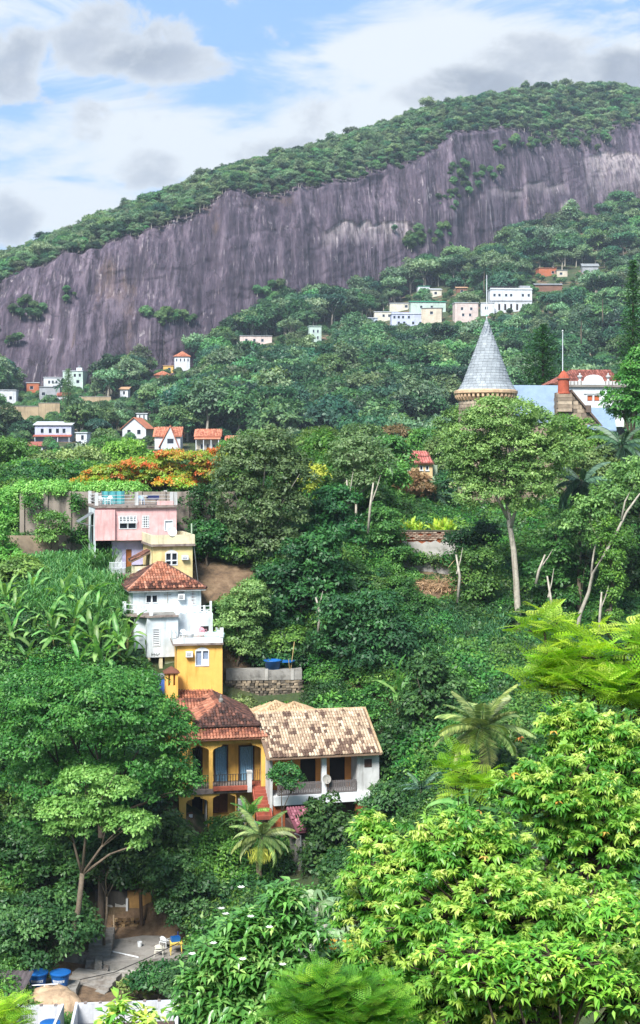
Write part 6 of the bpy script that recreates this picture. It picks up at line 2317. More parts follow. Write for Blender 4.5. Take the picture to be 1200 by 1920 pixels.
def tree(name, label, base, blobs, style='mid', leaf=.34, clump=1.0, dens=1.0, trunk=.22, cat='tree', bark=None, seed=None, depth=.85, group=None, **kw):
    """base (px, py, Y); blobs (px, py, rx, rz[, dY]) measured in photo pixels at distance Y"""
    bx_, by_, Y = base
    seed = seed if seed is not None else (abs(hash((int(bx_), int(by_)))) % 9999 if False else int(bx_ * 7 + by_ * 13) % 9999)
    rng = random.Random(seed)
    o = at(bx_, by_, Y)
    u = Y / FP
    B = []
    for q in blobs:
        dy = q[4] if len(q) > 4 else 0.0
        c = at(q[0], q[1], Y + dy) - o
        B.append(((c.x, c.y, c.z), (q[2] * u, q[2] * u * depth, q[3] * u)))
    area = sum(4 * b[1][0] * b[1][2] + 2 * b[1][0] * b[1][1] for b in B)
    n = int(min(68000, max(500, dens * area * 3.3 / (leaf * leaf * .27))))
    rt = thing(name, label, cat, o, 0, group)
    A = crown_arrays(seed, B, n, leaf, clump, **kw)
    me = leaf_quads('crown', *A, LM[style])
    link('crown' if cat == 'tree' else 'foliage', me, rt)
    if trunk:
        tg = [Vector(b[0]) * 1.0 - Vector((0, 0, b[1][2] * .2)) for b in B[::max(1, len(B) // 4)]]
        gzv = gz(o.x, o.y) - o.z
        lb = limbs((0, 0, min(0, max(-3, gzv))), tg, trunk, rng, m=bark)
        lb.build('trunk' if cat == 'tree' else 'stem', bark or BARK, rt, smooth=True)
    return rt


# ------------------------------------------------------------------ prototypes for many
def forest_proto(seed, shape, style='far', n=4200, leaf=.85, clump=1.35):
    rng = random.Random(seed)
    if shape == 'round':
        bl = [((rng.uniform(-1, 1), rng.uniform(-1, 1), 7.0), (3.9, 3.9, 3.3)), ((2.2, rng.uniform(-1, 1), 5.6), (2.5, 2.5, 2.2)), ((-2.2, rng.uniform(-1, 1), 5.8), (2.6, 2.6, 2.4)), ((0, -2, 5.2), (2.6, 2.4, 2.2))]
    elif shape == 'umbrella':
        bl = [((0, 0, 8.6), (4.6, 4.4, 1.5)), ((-3.0, .5, 7.6), (2.3, 2.2, 1.1)), ((3.0, -.5, 7.8), (2.4, 2.3, 1.1)), ((0, -2.6, 7.4), (2.4, 2.2, 1.0))]
    elif shape == 'tall':
        bl = [((0, 0, 9.0), (2.6, 2.6, 3.0)), ((.9, 0, 6.4), (2.6, 2.6, 2.4)), ((-1.2, -.6, 7.4), (2.3, 2.3, 2.2))]
    elif shape == 'spread':
        bl = [((-2.4, 0, 6.4), (2.9, 2.8, 2.2)), ((2.3, .4, 6.8), (3.0, 2.8, 2.4)), ((0, -1.4, 8.0), (2.7, 2.6, 2.0)), ((0, 1.8, 7.0), (2.8, 2.6, 2.0))]
    else:   # low
        bl = [((0, 0, 3.0), (3.4, 3.2, 2.3)), ((1.8, -.8, 2.2), (2.2, 2.2, 1.7)), ((-1.9, -.5, 2.4), (2.3, 2.3, 1.7))]
    A = crown_arrays(seed, bl, n, leaf, clump, under=.15)
    cm = leaf_quads('forest_crown', *A, LM[style])
    tm = limbs((0, 0, 0), [Vector(b[0]) for b in bl], .3, rng, m=BARKPALE).mesh('forest_trunk', BARKPALE, smooth=True)
    return cm, tm


FP_ = [forest_proto(11, 'round'), forest_proto(12, 'round', 'farl'), forest_proto(13, 'umbrella', 'far', 2600), forest_proto(14, 'tall', 'farg', 2400), forest_proto(15, 'spread'), forest_proto(16, 'spread', 'farl', 3600), forest_proto(17, 'low'), forest_proto(18, 'umbrella', 'farg', 1700)]


def joined(cm, tm):
    """crown and trunk in one mesh, for scattering"""
    import bmesh
    bm = bmesh.new()
    bm.from_mesh(cm)
    nf = len(bm.faces)
    bm.from_mesh(tm)
    bm.faces.ensure_lookup_table()
    for f in bm.faces[nf:]:
        f.material_index = 1
    me = bpy.data.meshes.new('forest_tree')
    bm.to_mesh(me)
    bm.free()
    me.materials.append(cm.materials[0])
    me.materials.append(tm.materials[0])
    return me


def scatter(name, pts, rots, scls, picks, protos, label, cat, kind='stuff'):
    """one object whose points carry copies of the prototypes (geometry nodes)"""
    me = bpy.data.meshes.new(name)
    me.vertices.add(len(pts))
    me.vertices.foreach_set('co', np.asarray(pts, dtype=np.float32).ravel())
    for nm, typ, arr in (('rot', 'FLOAT', rots), ('scl', 'FLOAT', scls), ('pick', 'INT', picks)):
        a = me.attributes.new(nm, typ, 'POINT')
        a.data.foreach_set('value', np.asarray(arr, dtype=np.int32 if typ == 'INT' else np.float32))
    ob = link(name, me)
    g = bpy.data.node_groups.new(name + '_nodes', 'GeometryNodeTree')
    g.interface.new_socket('Geometry', in_out='INPUT', socket_type='NodeSocketGeometry')
    g.interface.new_socket('Geometry', in_out='OUTPUT', socket_type='NodeSocketGeometry')
    gi, go = g.nodes.new('NodeGroupInput'), g.nodes.new('NodeGroupOutput')
    j = g.nodes.new('GeometryNodeJoinGeometry')
    for p in protos:
        oi = g.nodes.new('GeometryNodeObjectInfo')
        oi.inputs['Object'].default_value = p
        oi.inputs['As Instance'].default_value = True
        g.links.new(oi.outputs['Geometry'], j.inputs[0])
    iop = g.nodes.new('GeometryNodeInstanceOnPoints')
    iop.inputs['Pick Instance'].default_value = True

    def attr(nm, typ):
        n = g.nodes.new('GeometryNodeInputNamedAttribute')
        n.data_type = typ
        n.inputs['Name'].default_value = nm
        return n.outputs['Attribute']
    cx = g.nodes.new('ShaderNodeCombineXYZ')
    g.links.new(attr('rot', 'FLOAT'), cx.inputs[2])
    g.links.new(gi.outputs[0], iop.inputs['Points'])
    g.links.new(j.outputs[0], iop.inputs['Instance'])
    g.links.new(attr('pick', 'INT'), iop.inputs['Instance Index'])
    g.links.new(cx.outputs[0], iop.inputs['Rotation'])
    g.links.new(attr('scl', 'FLOAT'), iop.inputs['Scale'])
    g.links.new(iop.outputs[0], go.inputs[0])
    md = ob.modifiers.new('scatter', 'NODES')
    md.node_group = g
    return tag(ob, label, cat, kind=kind)


PROTO = [bpy.data.objects.new('forest_tree_form', joined(*p)) for p in FP_]
FPH = [9.5, 9.5, 9.8, 11.5, 9.5, 9.5, 5.0, 9.8]


def hides_house(px, py, rpx, hpx, Y, boxes):
    for x0, x1, y0, y1, hy in boxes:
        if Y < hy + 1 and px + rpx > x0 and px - rpx < x1 and py - hpx < y1 and py > y0:
            return True
    return False


def far_forest():
    rng = np.random.default_rng(21)
    # jittered positions on the wooded slope
    cand = []
    for s in np.arange(.02, 1.0, .019):
        step = 29 / (1 + s * .55)
        for px in np.arange(-420, 1640, step):
            p, s2 = px + rng.uniform(-.5, .5) * step, s + rng.uniform(-.006, .006)
            X, Y, Z = (float(v) for v in slope_point(np.array(p), np.array(s2)))
            cand.append((p, X, Y, Z))
    out = []
    for p, X, Y, Z in cand:
        pk = int(rng.choice(8, p=[.18, .16, .14, .1, .15, .13, .06, .08]))
        sc = .7 + .95 * rng.random() ** 1.6
        py = YH - Z / Y * FP
        rpx, hpx = 4.2 * sc / Y * FP, FPH[pk] * sc / Y * FP
        if hides_house(p, py + 3, rpx * 1.5, hpx, Y, FARBOX):
            pk, sc = 6, .34
            hpx = FPH[pk] * sc / Y * FP
            if hides_house(p, py + 3, rpx * .35, hpx, Y, FARBOX):
                continue
        # not inside a house
        bad = any(x0 - 6 < p < x1 + 6 and hy - 3 < Y < hy + 14 for x0, x1, y0, y1, hy in FARBOX)
        if bad:
            continue
        out.append((X, Y, Z, pk, sc, p, py))
    # nearest 290 in view stand as trees of their own
    view = [q for q in out if -20 < q[5] < 1220 and q[6] < 842]
    view.sort(key=lambda q: q[1] / q[4])
    own = view[:290]
    ids = {id(q) for q in own}
    for q in own:
        lk = ('round crowned deep green', 'round crowned light green', 'flat topped umbrella', 'tall slim grey green', 'broad spreading deep green', 'broad spreading light green', 'low bushy', 'thin crowned grey green umbrella')[q[3]]
        t = thing('forest_tree', lk + ' tree in the forest below the cliff', 'tree', (q[0], q[1], q[2] - .3), rng.uniform(0, 6.28), lk + ' forest trees')
        t.scale = (q[4],) * 3
        link('trunk', FP_[q[3]][1], t)
        link('crown', FP_[q[3]][0], t)
    rest = [q for q in out if id(q) not in ids]
    scatter('hill_forest', [(q[0], q[1], q[2] - .3) for q in rest], rng.uniform(0, 6.28, len(rest)), [q[4] for q in rest], [q[3] for q in rest], PROTO,
            'dense green forest covering the hill below the cliff', 'forest')


def ridge_forest():
    rng = np.random.default_rng(22)
    P, S, K = [], [], []
    for t in np.arange(.03, 1.25, .04):
        for px in np.arange(-420, 1640, 10.5):
            p = px + rng.uniform(-5, 5)
            tt = t + rng.uniform(-.02, .02)
            b, r, g, d = (float(v) for v in prof(np.array(p)))
            CD = 48
            zt, zr = (YH - r) / FP * (d + CD), (YH - g) / FP * (d + 170)
            k = max(0, min(1, tt))
            Y = d + CD + (170 - CD) * tt
            Z = zt + (zr - zt) * (1 - (1 - k) ** 1.25) - max(0, tt - 1) * 60
            P.append(((p - 600) / FP * Y, Y, Z - .8))
            S.append(rng.uniform(.42, .85) * (1.3 if rng.random() < .05 else 1) * (.7 if tt < .1 else 1))
            K.append(int(rng.choice(8, p=[.28, .06, .14, .12, .24, .04, .06, .06])))
    # tufts clinging to the rock
    def tuft(px, py, n, sx, sy, sc):
        for _ in range(n):
            a, c = rng.normal(px, sx), rng.normal(py, sy)
            b, r, g, d = (float(v) for v in prof(np.array(a)))
            z_of = lambda t: ((YH - b) / FP * d) + (((YH - r) / FP * (d + 48)) - ((YH - b) / FP * d)) * t
            for t in np.linspace(0.02, .98, 60):
                Y = d + 48 * (.75 * t + .25 * t ** 3)
                if YH - z_of(t) / Y * FP < c:
                    break
            P.append(((a - 600) / FP * Y, Y - .5, z_of(t) - 1.2 * sc))
            S.append(sc * rng.uniform(.6, 1.2))
            K.append(6)
    for a in ((60, 590, 10, 22, 9, .5), (130, 560, 4, 10, 8, .35), (310, 604, 14, 26, 5, .6), (860, 345, 16, 14, 16, .55), (900, 330, 12, 24, 7, .5), (845, 380, 8, 12, 10, .45), (770, 460, 12, 20, 8, .6),
              (20, 640, 6, 16, 14, .4), (1080, 270, 14, 40, 6, .6), (1000, 275, 10, 30, 5, .5), (520, 560, 12, 16, 18, .6), (500, 600, 10, 14, 12, .6), (830, 440, 10, 10, 14, .5), (790, 440, 6, 8, 12, .45), (640, 560, 8, 30, 6, .5), (935, 285, 4, 6, 4, .5)):
        tuft(*a)
    scatter('ridge_forest', P, rng.uniform(0, 6.28, len(P)), S, K, PROTO, 'dark forest capping the granite mountain', 'forest')
    for px, sc, pk in ((800, 1.25, 7), (380, 1.1, 7), (985, 1.0, 3), (1060, .95, 7), (235, 1.0, 3), (660, 1.0, 7)):
        b, r, g, d = (float(v) for v in prof(np.array(float(px))))
        Y = d + 165
        t = thing('ridge_tree', 'tall tree standing out against the sky on the mountain ridge', 'tree', ((px - 600) / FP * Y, Y, (YH - g) / FP * (d + 170) - 1), rng.uniform(0, 6), 'ridge skyline trees')
        t.scale = (sc,) * 3
        link('trunk', FP_[pk][1], t)
        link('crown', FP_[pk][0], t)


far_forest()
ridge_forest()
debris()

# ------------------------------------------------------------------ things kept in clear sight on the near slope
CLEAR = [(160, 334, 920, 1078, 120.5), (262, 364, 1000, 1092, 117), (228, 402, 1050, 1240, 112), (280, 335, 1225, 1285, 111), (328, 420, 1180, 1310, 109), (300, 335, 1255, 1310, 108),
         (336, 505, 1280, 1570, 98.5), (484, 718, 1312, 1512, 98), (534, 590, 1510, 1668, 94), (430, 558, 1230, 1325, 114), (60, 345, 1672, 1900, 95),
         (750, 848, 990, 1075, 130), (780, 862, 1062, 1118, 127), (45, 165, 930, 1040, 126.5), (333, 400, 925, 1000, 126.5), (842, 965, 590, 765, 155), (1040, 1145, 690, 815, 155), (750, 822, 842, 892, 176), (10, 50, 1000, 1046, 125),
         (375, 452, 1030, 1115, 121.5), (948, 980, 985, 1185, 121), (815, 1000, 1270, 1440, 90.5), (700, 790, 1220, 1330, 105), (60, 345, 1660, 1800, 89), (400, 440, 1100, 1240, 113)]


def shrub_proto(seed, style, n=700, leaf=.30):
    rng = random.Random(seed)
    bl = [((0, 0, .7), (1.2, 1.2, .8)), ((.6, -.3, .5), (.8, .8, .55)), ((-.6, .2, .6), (.9, .8, .6))]
    A = crown_arrays(seed, bl, n, leaf, .5, under=.2)
    return bpy.data.objects.new('shrub_form', leaf_quads('shrub_form', *A, LM[style]))


SHRUBS = [shrub_proto(31, 'dark'), shrub_proto(32, 'dark'), shrub_proto(33, 'vine'), shrub_proto(34, 'vine', 1000, .2), shrub_proto(35, 'dark', 900, .22), shrub_proto(36, 'mid', 600, .26)]  # mostly dark leaf colours: shade of the gaps is put into the foliage


def undergrowth():
    rng = np.random.default_rng(41)
    n = 15000
    Y = rng.uniform(76, 205, n)
    px = rng.uniform(-160, 1380, n)
    X = (px - 600) / FP * Y
    Z = ground(X, Y)
    sc = rng.uniform(.5, 1.25, n)
    py = YH - Z / Y * FP
    keep = np.ones(n, bool)
    for i in range(n):
        r, h_ = 1.4 * sc[i] / Y[i] * FP, 1.5 * sc[i] / Y[i] * FP
        if hides_house(px[i], py[i] + 4, r, h_, Y[i], CLEAR):
            keep[i] = False
        elif 40 < px[i] < 345 and 80 < Y[i] < 95.5 and py[i] > 1690:
            keep[i] = False
    # keep out of the buildings themselves
    for x0, x1, ya, yb in ((165, 335, 119, 128), (255, 365, 116, 124), (228, 400, 110, 121), (325, 420, 108, 115), (300, 500, 98, 111), (484, 720, 98, 109), (535, 590, 94, 98), (845, 1160, 153, 186)):
        keep &= ~((px > x0) & (px < x1) & (Y > ya) & (Y < yb))
    idx = np.where(keep)[0]
    # patches of one kind
    kk = (fbm(X / 7, Y / 7, 77) * 9).astype(int) % 6
    kk = np.where(rng.random(n) < .3, rng.integers(0, 5, n), kk)
    kk = np.where((kk == 5) & (rng.random(n) < .6), 2, kk)
    scatter('undergrowth', np.stack([X, Y, Z], -1)[idx], rng.uniform(0, 6.28, len(idx)), sc[idx], kk[idx], SHRUBS, 'tangled green undergrowth and creepers covering the steep slope', 'undergrowth')


undergrowth()

# ------------------------------------------------------------------ single trees of the middle distance
def mid_trees():
    T = tree
    # --- left
    T('umbrella_tree', 'broad dense green tree with a domed crown beside the yellow villa', (190, 1640, 91), [(170, 1340, 150, 70), (75, 1400, 105, 85), (260, 1390, 100, 80), (315, 1450, 48, 55), (40, 1330, 85, 60, 1), (190, 1300, 120, 45, 1.5), (90, 1290, 70, 35, 1.5), (120, 1470, 110, 55, 1), (350, 1475, 26, 32, -.5), (230, 1470, 80, 40)], 'mid', .24, .7, 1.3, .24, seed=5, under=.0, bark=BARKDARK)
    T('dark_bush', 'dark bush crowding the trunk of the umbrella tree', (195, 1665, 89), [(205, 1615, 36, 40), (235, 1600, 30, 30), (170, 1630, 24, 30)], 'dark', .26, .6, 1.1, .08, 'bush', seed=6)
    T('lime_tree', 'slender tree with flat tiers of yellow green foliage and bare lower trunk', (135, 1672, 86), [(165, 1465, 50, 22), (215, 1480, 40, 18), (130, 1525, 55, 26), (175, 1550, 38, 22), (240, 1545, 42, 28), (110, 1560, 35, 20), (255, 1580, 28, 14), (180, 1510, 40, 20)], 'light', .24, .55, 1.0, .20, seed=8, flat=.5, bark=BARK)
    T('dark_bush', 'wide dark green bush in front of the grey garden wall', (90, 1830, 87), [(85, 1750, 95, 60), (35, 1790, 60, 45), (140, 1755, 40, 40), (20, 1740, 50, 50), (110, 1700, 50, 28)], 'dark', .28, .7, 1.2, .12, 'bush', seed=3)
    T('dark_bush', 'dark rounded bush under the umbrella tree', (40, 1680, 93), [(40, 1610, 70, 50), (-20, 1580, 50, 60), (110, 1640, 50, 30)], 'dark', .28, .7, 1.1, .12, 'bush', seed=4)
    T('dark_bush', 'dark glossy bush at the foot of the villa arch', (315, 1640, 94), [(315, 1570, 34, 40), (330, 1610, 32, 40), (300, 1640, 35, 40)], 'dark', .34, .6, 1.1, .1, 'bush', seed=14)
    T('hanging_creeper', 'thick curtain of creeper hanging below the villa terrace', (400, 1720, 95), [(345, 1600, 38, 36), (410, 1600, 50, 40), (380, 1650, 58, 45), (440, 1650, 45, 50), (345, 1680, 45, 50), (420, 1710, 50, 45)], 'vine', .22, .7, 1.2, 0, 'creeper', seed=15, hang=1.0)
    T('dark_tree', 'dark leafy tree with thin grey stem behind the yard furniture', (375, 1765, 90.5), [(330, 1680, 40, 40), (360, 1720, 38, 36), (320, 1640, 40, 30), (385, 1690, 38, 40)], 'dark', .26, .6, 1.1, .12, seed=16)
    T('mango_tree', 'dark mango tree beside the maroon tiled hut', (615, 1680, 94), [(605, 1545, 36, 36), (635, 1580, 45, 48), (610, 1610, 42, 40), (665, 1560, 35, 32), (600, 1510, 26, 18)], 'dark', .36, .6, 1.1, .16, seed=17)
    T('porch_shrub', 'small bright green tree in front of the tan roofed porch', (528, 1510, 97.5), [(535, 1450, 26, 18), (552, 1468, 18, 16), (522, 1465, 18, 16)], 'vine', .2, .4, 1.0, .07, seed=18)
    T('grey_bush', 'twiggy grey bush under the corner of the tan roofed house', (715, 1520, 96), [(725, 1495, 32, 24), (700, 1515, 26, 18)], 'grey', .2, .4, .5, .06, 'bush', seed=19)
    T('creeper_mound', 'bright mound of creeper behind the tan tiled roof', (630, 1350, 111.5), [(630, 1325, 45, 32), (600, 1345, 28, 26), (660, 1340, 26, 24)], 'vine', .2, .5, 1.3, 0, 'creeper', seed=20)
    T('bushy_tree', 'bushy dark green tree between the banana plant and the coconut palm', (800, 1470, 103), [(805, 1270, 36, 40), (830, 1310, 42, 48), (790, 1330, 45, 45), (760, 1400, 46, 48), (820, 1390, 44, 50), (735, 1430, 30, 40), (790, 1450, 46, 40)], 'dark', .34, .75, 1.2, .2, seed=21)
    T('dark_thicket', 'dark thicket with pale leaf tips above the coconut palm', (690, 1300, 113), [(650, 1155, 48, 35), (705, 1150, 45, 40), (740, 1195, 52, 45), (690, 1215, 55, 45), (770, 1235, 40, 35), (640, 1205, 40, 40), (720, 1255, 45, 35)], 'dark', .36, .9, 1.1, .2, 'thicket', seed=22)
    T('pale_bush', 'pale green feathery bush growing from the bare soil right of the white house', (445, 1240, 114.5), [(470, 1118, 34, 26), (445, 1145, 34, 30), (472, 1160, 32, 36), (440, 1185, 40, 40), (460, 1215, 36, 26)], 'olive', .24, .6, .8, .1, 'bush', seed=23)
    T('dark_tree', 'dark creeper covered tree in the ravine beside the pale bush', (560, 1180, 118), [(560, 1060, 40, 40), (525, 1100, 40, 45), (600, 1050, 40, 45), (610, 1100, 40, 40), (520, 1150, 38, 36), (565, 1130, 48, 40), (620, 1020, 30, 35)], 'dark', .36, .8, 1.2, .2, seed=24)
    T('tall_tree', 'tall grey green tree towering behind the white and cream houses', (485, 1140, 123), [(500, 842, 50, 34), (450, 862, 40, 36), (440, 915, 42, 50), (500, 900, 55, 50), (550, 900, 36, 50), (470, 965, 55, 45), (530, 970, 50, 50), (500, 1025, 52, 40), (450, 1020, 34, 34), (540, 1030, 34, 30)], 'grey', .32, .8, .95, .3, seed=25, bark=BARKPALE)
    T('yellow_tree', 'small yellow green tree peeping out beside the tall grey tree', (575, 985, 130), [(572, 912, 28, 30), (590, 890, 18, 18)], 'yellow', .3, .6, 1.0, .1, seed=26)
    T('slender_tree', 'slender white stemmed tree with feathery parasol crown', (665, 1010, 131), [(670, 845, 48, 26), (640, 872, 34, 26), (700, 868, 36, 28), (690, 905, 34, 36), (650, 900, 30, 26)], 'pale', .3, .7, .8, .13, seed=27, bark=BARKPALE)
    T('ivy_column', 'ivy smothered tree stump standing left of the ruined wall', (735, 1110, 128.5), [(715, 985, 36, 34), (735, 1030, 26, 45), (690, 1010, 30, 34), (735, 1080, 24, 36), (760, 1110, 30, 34), (700, 1060, 30, 40)], 'vine', .26, .7, 1.2, .2, 'creeper', seed=28)
    T('dark_tree', 'dark tree in the shaded gap under the slender tree', (620, 1020, 127), [(610, 960, 38, 40), (590, 1000, 36, 40), (640, 950, 30, 34), (650, 1000, 26, 40)], 'dark', .36, .8, 1.1, .16, seed=29)
    # --- creeper ridge running down from the ruin
    T('creeper_bank', 'smooth bank of creeper sloping down from the ruined wall', (800, 1180, 120), [(745, 1120, 34, 30), (780, 1150, 36, 32), (810, 1190, 36, 34), (840, 1230, 38, 34), (870, 1260, 42, 30)], 'vine', .2, .7, 1.3, 0, 'creeper', seed=30)
    # --- flame tree and the wall top
    T('flame_tree', 'spreading flame tree flecked with orange blossom behind the pink terrace', (300, 935, 134), [(340, 868, 60, 22), (270, 880, 55, 18), (395, 862, 36, 20), (210, 890, 50, 14), (320, 895, 55, 16), (385, 888, 36, 16), (250, 905, 40, 12)], 'flame', .26, .7, 1.3, .2, seed=31, tintclump=.75, flat=.5)
    T('flame_tree', 'small flame tree with vivid orange blossom at the corner of the pink terrace', (160, 930, 131), [(160, 908, 26, 9), (185, 905, 22, 8)], 'flame', .24, .5, 1.2, .08, seed=33, tintclump=.8)
    T('flame_tree', 'orange blossom branch hanging over the right end of the pink terrace', (345, 930, 129), [(318, 906, 26, 9), (350, 912, 18, 8)], 'flame', .24, .5, 1.3, .08, seed=39, tintclump=.8)
    T('wall_creeper', 'yellow green creeper spilling over the concrete boundary wall', (95, 930, 128.5), [(25, 935, 30, 26), (60, 918, 36, 14), (105, 914, 40, 12), (145, 918, 26, 10), (20, 970, 18, 34), (190, 915, 30, 12), (240, 915, 34, 12)], 'light', .24, .5, 1.2, 0, 'creeper', seed=34, hang=.7)
    T('wall_creeper', 'ragged creeper trailing down the concrete wall left of the pink house', (140, 990, 126.6), [(66, 938, 9, 14), (146, 940, 12, 18), (152, 985, 8, 18), (50, 955, 8, 26)], 'vine', .22, .4, .9, 0, 'creeper', seed=55, hang=.8)
    T('wall_creeper', 'dark creeper trailing down the wall right of the pink terrace', (375, 960, 126.4), [(345, 935, 14, 14), (385, 930, 26, 22), (405, 960, 16, 26), (365, 955, 12, 18)], 'dark', .24, .5, .9, 0, 'creeper', seed=56, hang=.8)
    T('wall_tree', 'small dark tree growing against the concrete boundary wall', (95, 1040, 125), [(95, 985, 30, 24), (110, 1010, 22, 18), (82, 1012, 18, 16)], 'mid', .26, .5, .8, .08, seed=35)
    T('bright_bush', 'bright green bush at the left end of the boundary wall', (0, 1060, 121), [(5, 985, 20, 30), (-10, 1010, 24, 40), (15, 1060, 34, 30), (-20, 950, 24, 30)], 'light', .28, .6, 1.2, .1, 'bush', seed=36)
    T('dark_bush', 'dark bush against the wall right of the cream house', (388, 1050, 122), [(385, 1005, 28, 26), (410, 1015, 24, 24), (375, 1025, 20, 18)], 'dark', .3, .6, 1.2, .1, 'bush', seed=37)
    T('broad_shrub', 'leafy shrub below the boundary wall among the cane grass', (40, 1110, 117), [(40, 1075, 44, 26), (0, 1100, 40, 34), (75, 1095, 34, 24)], 'mid', .3, .6, 1.2, .1, 'bush', seed=38)
    # --- ridge, right half
    T('castle_tree', 'tall pale green tree with long white trunk in front of the castle', (972, 1184, 122), [(950, 790, 75, 40), (900, 815, 52, 45), (1010, 815, 52, 42), (950, 850, 80, 45), (1020, 870, 45, 45), (890, 880, 50, 50), (960, 910, 70, 50), (855, 850, 36, 38), (1060, 850, 42, 42), (905, 930, 46, 36), (1000, 920, 44, 38), (875, 915, 30, 34)], 'olive', .26, .75, .8, .01, seed=41, fill=.35)
    T('gable_bush', 'bright rounded tree in front of the castle gable', (1080, 860, 150), [(1060, 805, 30, 22), (1090, 815, 34, 26), (1110, 835, 26, 22)], 'light', .34, .8, 1.2, .15, seed=42)
    T('edge_tree', 'full bright green tree beside the white mansion', (1185, 860, 150), [(1185, 735, 45, 42), (1165, 760, 26, 26), (1210, 700, 40, 45), (1190, 780, 36, 26)], 'mid', .36, .9, 1.2, .25, seed=43)
    T('pale_tree', 'pale spreading tree among the palms on the right ridge', (1110, 940, 140), [(1060, 860, 40, 32), (1100, 880, 38, 30), (1055, 905, 32, 34), (1130, 870, 34, 26)], 'olive', .34, .8, 1.1, .15, seed=44)
    T('leaning_tree', 'light green crown over the leaning pale trunk', (1080, 1180, 121), [(1110, 960, 36, 34), (1150, 930, 36, 26), (1180, 890, 34, 26), (1130, 1000, 30, 26), (1075, 985, 30, 28)], 'olive', .32, .7, .9, 0.01, seed=45)
    T('ivy_column', 'ivy draped tree trunk beside the leaning pale trunk', (1140, 1190, 120), [(1140, 1000, 30, 30), (1150, 1050, 26, 34), (1145, 1100, 22, 34), (1140, 1150, 22, 30), (1165, 1010, 26, 24)], 'vine', .24, .6, 1.1, .18, 'creeper', seed=46, hang=.6)
    T('dark_tree', 'dark shady tree at the right behind the ivy draped trunk', (1190, 1180, 127), [(1190, 1000, 36, 50), (1210, 1080, 40, 60), (1180, 960, 30, 30), (1100, 1060, 26, 40)], 'dark', .36, .8, 1.1, .2, seed=47)
    T('slope_tree', 'layered green tree on the slope right of the tall white trunk', (1050, 1150, 123), [(1040, 1040, 40, 36), (1070, 1090, 36, 36), (1020, 1085, 34, 32), (1050, 1130, 40, 28), (1065, 1010, 34, 26)], 'mid', .32, .7, 1.1, .14, seed=48)
    T('overhang_tree', 'dark leafy branch overhanging the ruined wall', (880, 1075, 127), [(850, 1014, 20, 9), (870, 1010, 30, 16), (885, 1035, 30, 22), (910, 1010, 30, 26)], 'dark', .28, .6, 1.1, .14, seed=49)
    T('slope_tree', 'creeper hung tree left of the tall white trunk', (905, 1170, 122), [(895, 1060, 36, 30), (875, 1095, 32, 30), (912, 1100, 24, 36)], 'vine', .28, .7, 1.1, .12, seed=50, hang=.6)
    T('round_bush', 'rounded bush beside the coconut palm crown', (860, 1330, 106), [(845, 1285, 34, 28), (880, 1300, 28, 22)], 'vine', .26, .6, 1.2, .08, 'bush', seed=51)
    T('lawn_tree', 'small rusty leaved tree on the castle lawn', (778, 985, 146), [(775, 905, 26, 18), (792, 918, 20, 16), (760, 918, 18, 14)], 'rust', .3, .6, .9, .1, seed=52)
    T('lawn_tree', 'dark tree between the rusty tree and the castle wall', (825, 985, 148), [(825, 935, 26, 34), (840, 910, 20, 20), (805, 950, 18, 26)], 'dark', .36, .7, 1.1, .12, seed=53)
    # ridge trees in a row behind
    LK = dict(mid='full green', light='bright light green', olive='pale olive green', rust='rusty brown tinged', dark='dark shady', grey='grey green feathery', vine='creeper covered')
    for i, (px, py, r, rz, Y, st) in enumerate(((600, 850, 40, 34, 142, 'mid'), (640, 905, 34, 30, 140, 'light'), (610, 890, 34, 34, 139, 'mid'), (720, 900, 40, 34, 142, 'light'), (735, 850, 34, 30, 150, 'mid'), (560, 850, 36, 26, 150, 'olive'), (690, 940, 40, 30, 137, 'mid'),
                                        (745, 945, 26, 20, 143, 'light'), (20, 860, 50, 34, 190, 'mid'), (90, 880, 50, 26, 185, 'olive'), (150, 870, 46, 28, 180, 'olive'), (200, 850, 40, 26, 200, 'mid'), (60, 890, 50, 22, 160, 'mid'), (240, 850, 40, 22, 195, 'light'), (300, 870, 44, 14, 215, 'mid'), (440, 850, 30, 22, 165, 'mid'),
                                        (480, 830, 36, 20, 190, 'olive'), (830, 850, 30, 30, 185, 'olive'), (800, 830, 36, 24, 200, 'mid'), (740, 820, 30, 18, 210, 'rust'), (680, 820, 40, 20, 200, 'olive'), (600, 825, 40, 20, 205, 'mid'), (850, 800, 30, 30, 190, 'mid'), (1030, 800, 30, 30, 200, 'mid'), (1150, 880, 40, 40, 150, 'dark'),
                                        (1190, 850, 40, 36, 160, 'mid'), (1200, 900, 40, 40, 140, 'mid'), (110, 868, 40, 20, 230, 'mid'), (0, 846, 40, 26, 230, 'dark'), (196, 836, 24, 26, 235, 'grey'))):
        tree('ridge_belt_tree', LK[st] + ' tree in the belt along the ridge behind the slope', (px, py + rz * 2.4, Y), [(px, py, r, rz), (px - r * .6, py + rz * .5, r * .6, rz * .7, -.5), (px + r * .6, py + rz * .45, r * .6, rz * .7, .3), (px, py + rz, r * .8, rz * .7, -.4)], st, .42, .9, 1.0, .16, seed=100 + i, group=LK[st] + ' trees of the ridge belt')
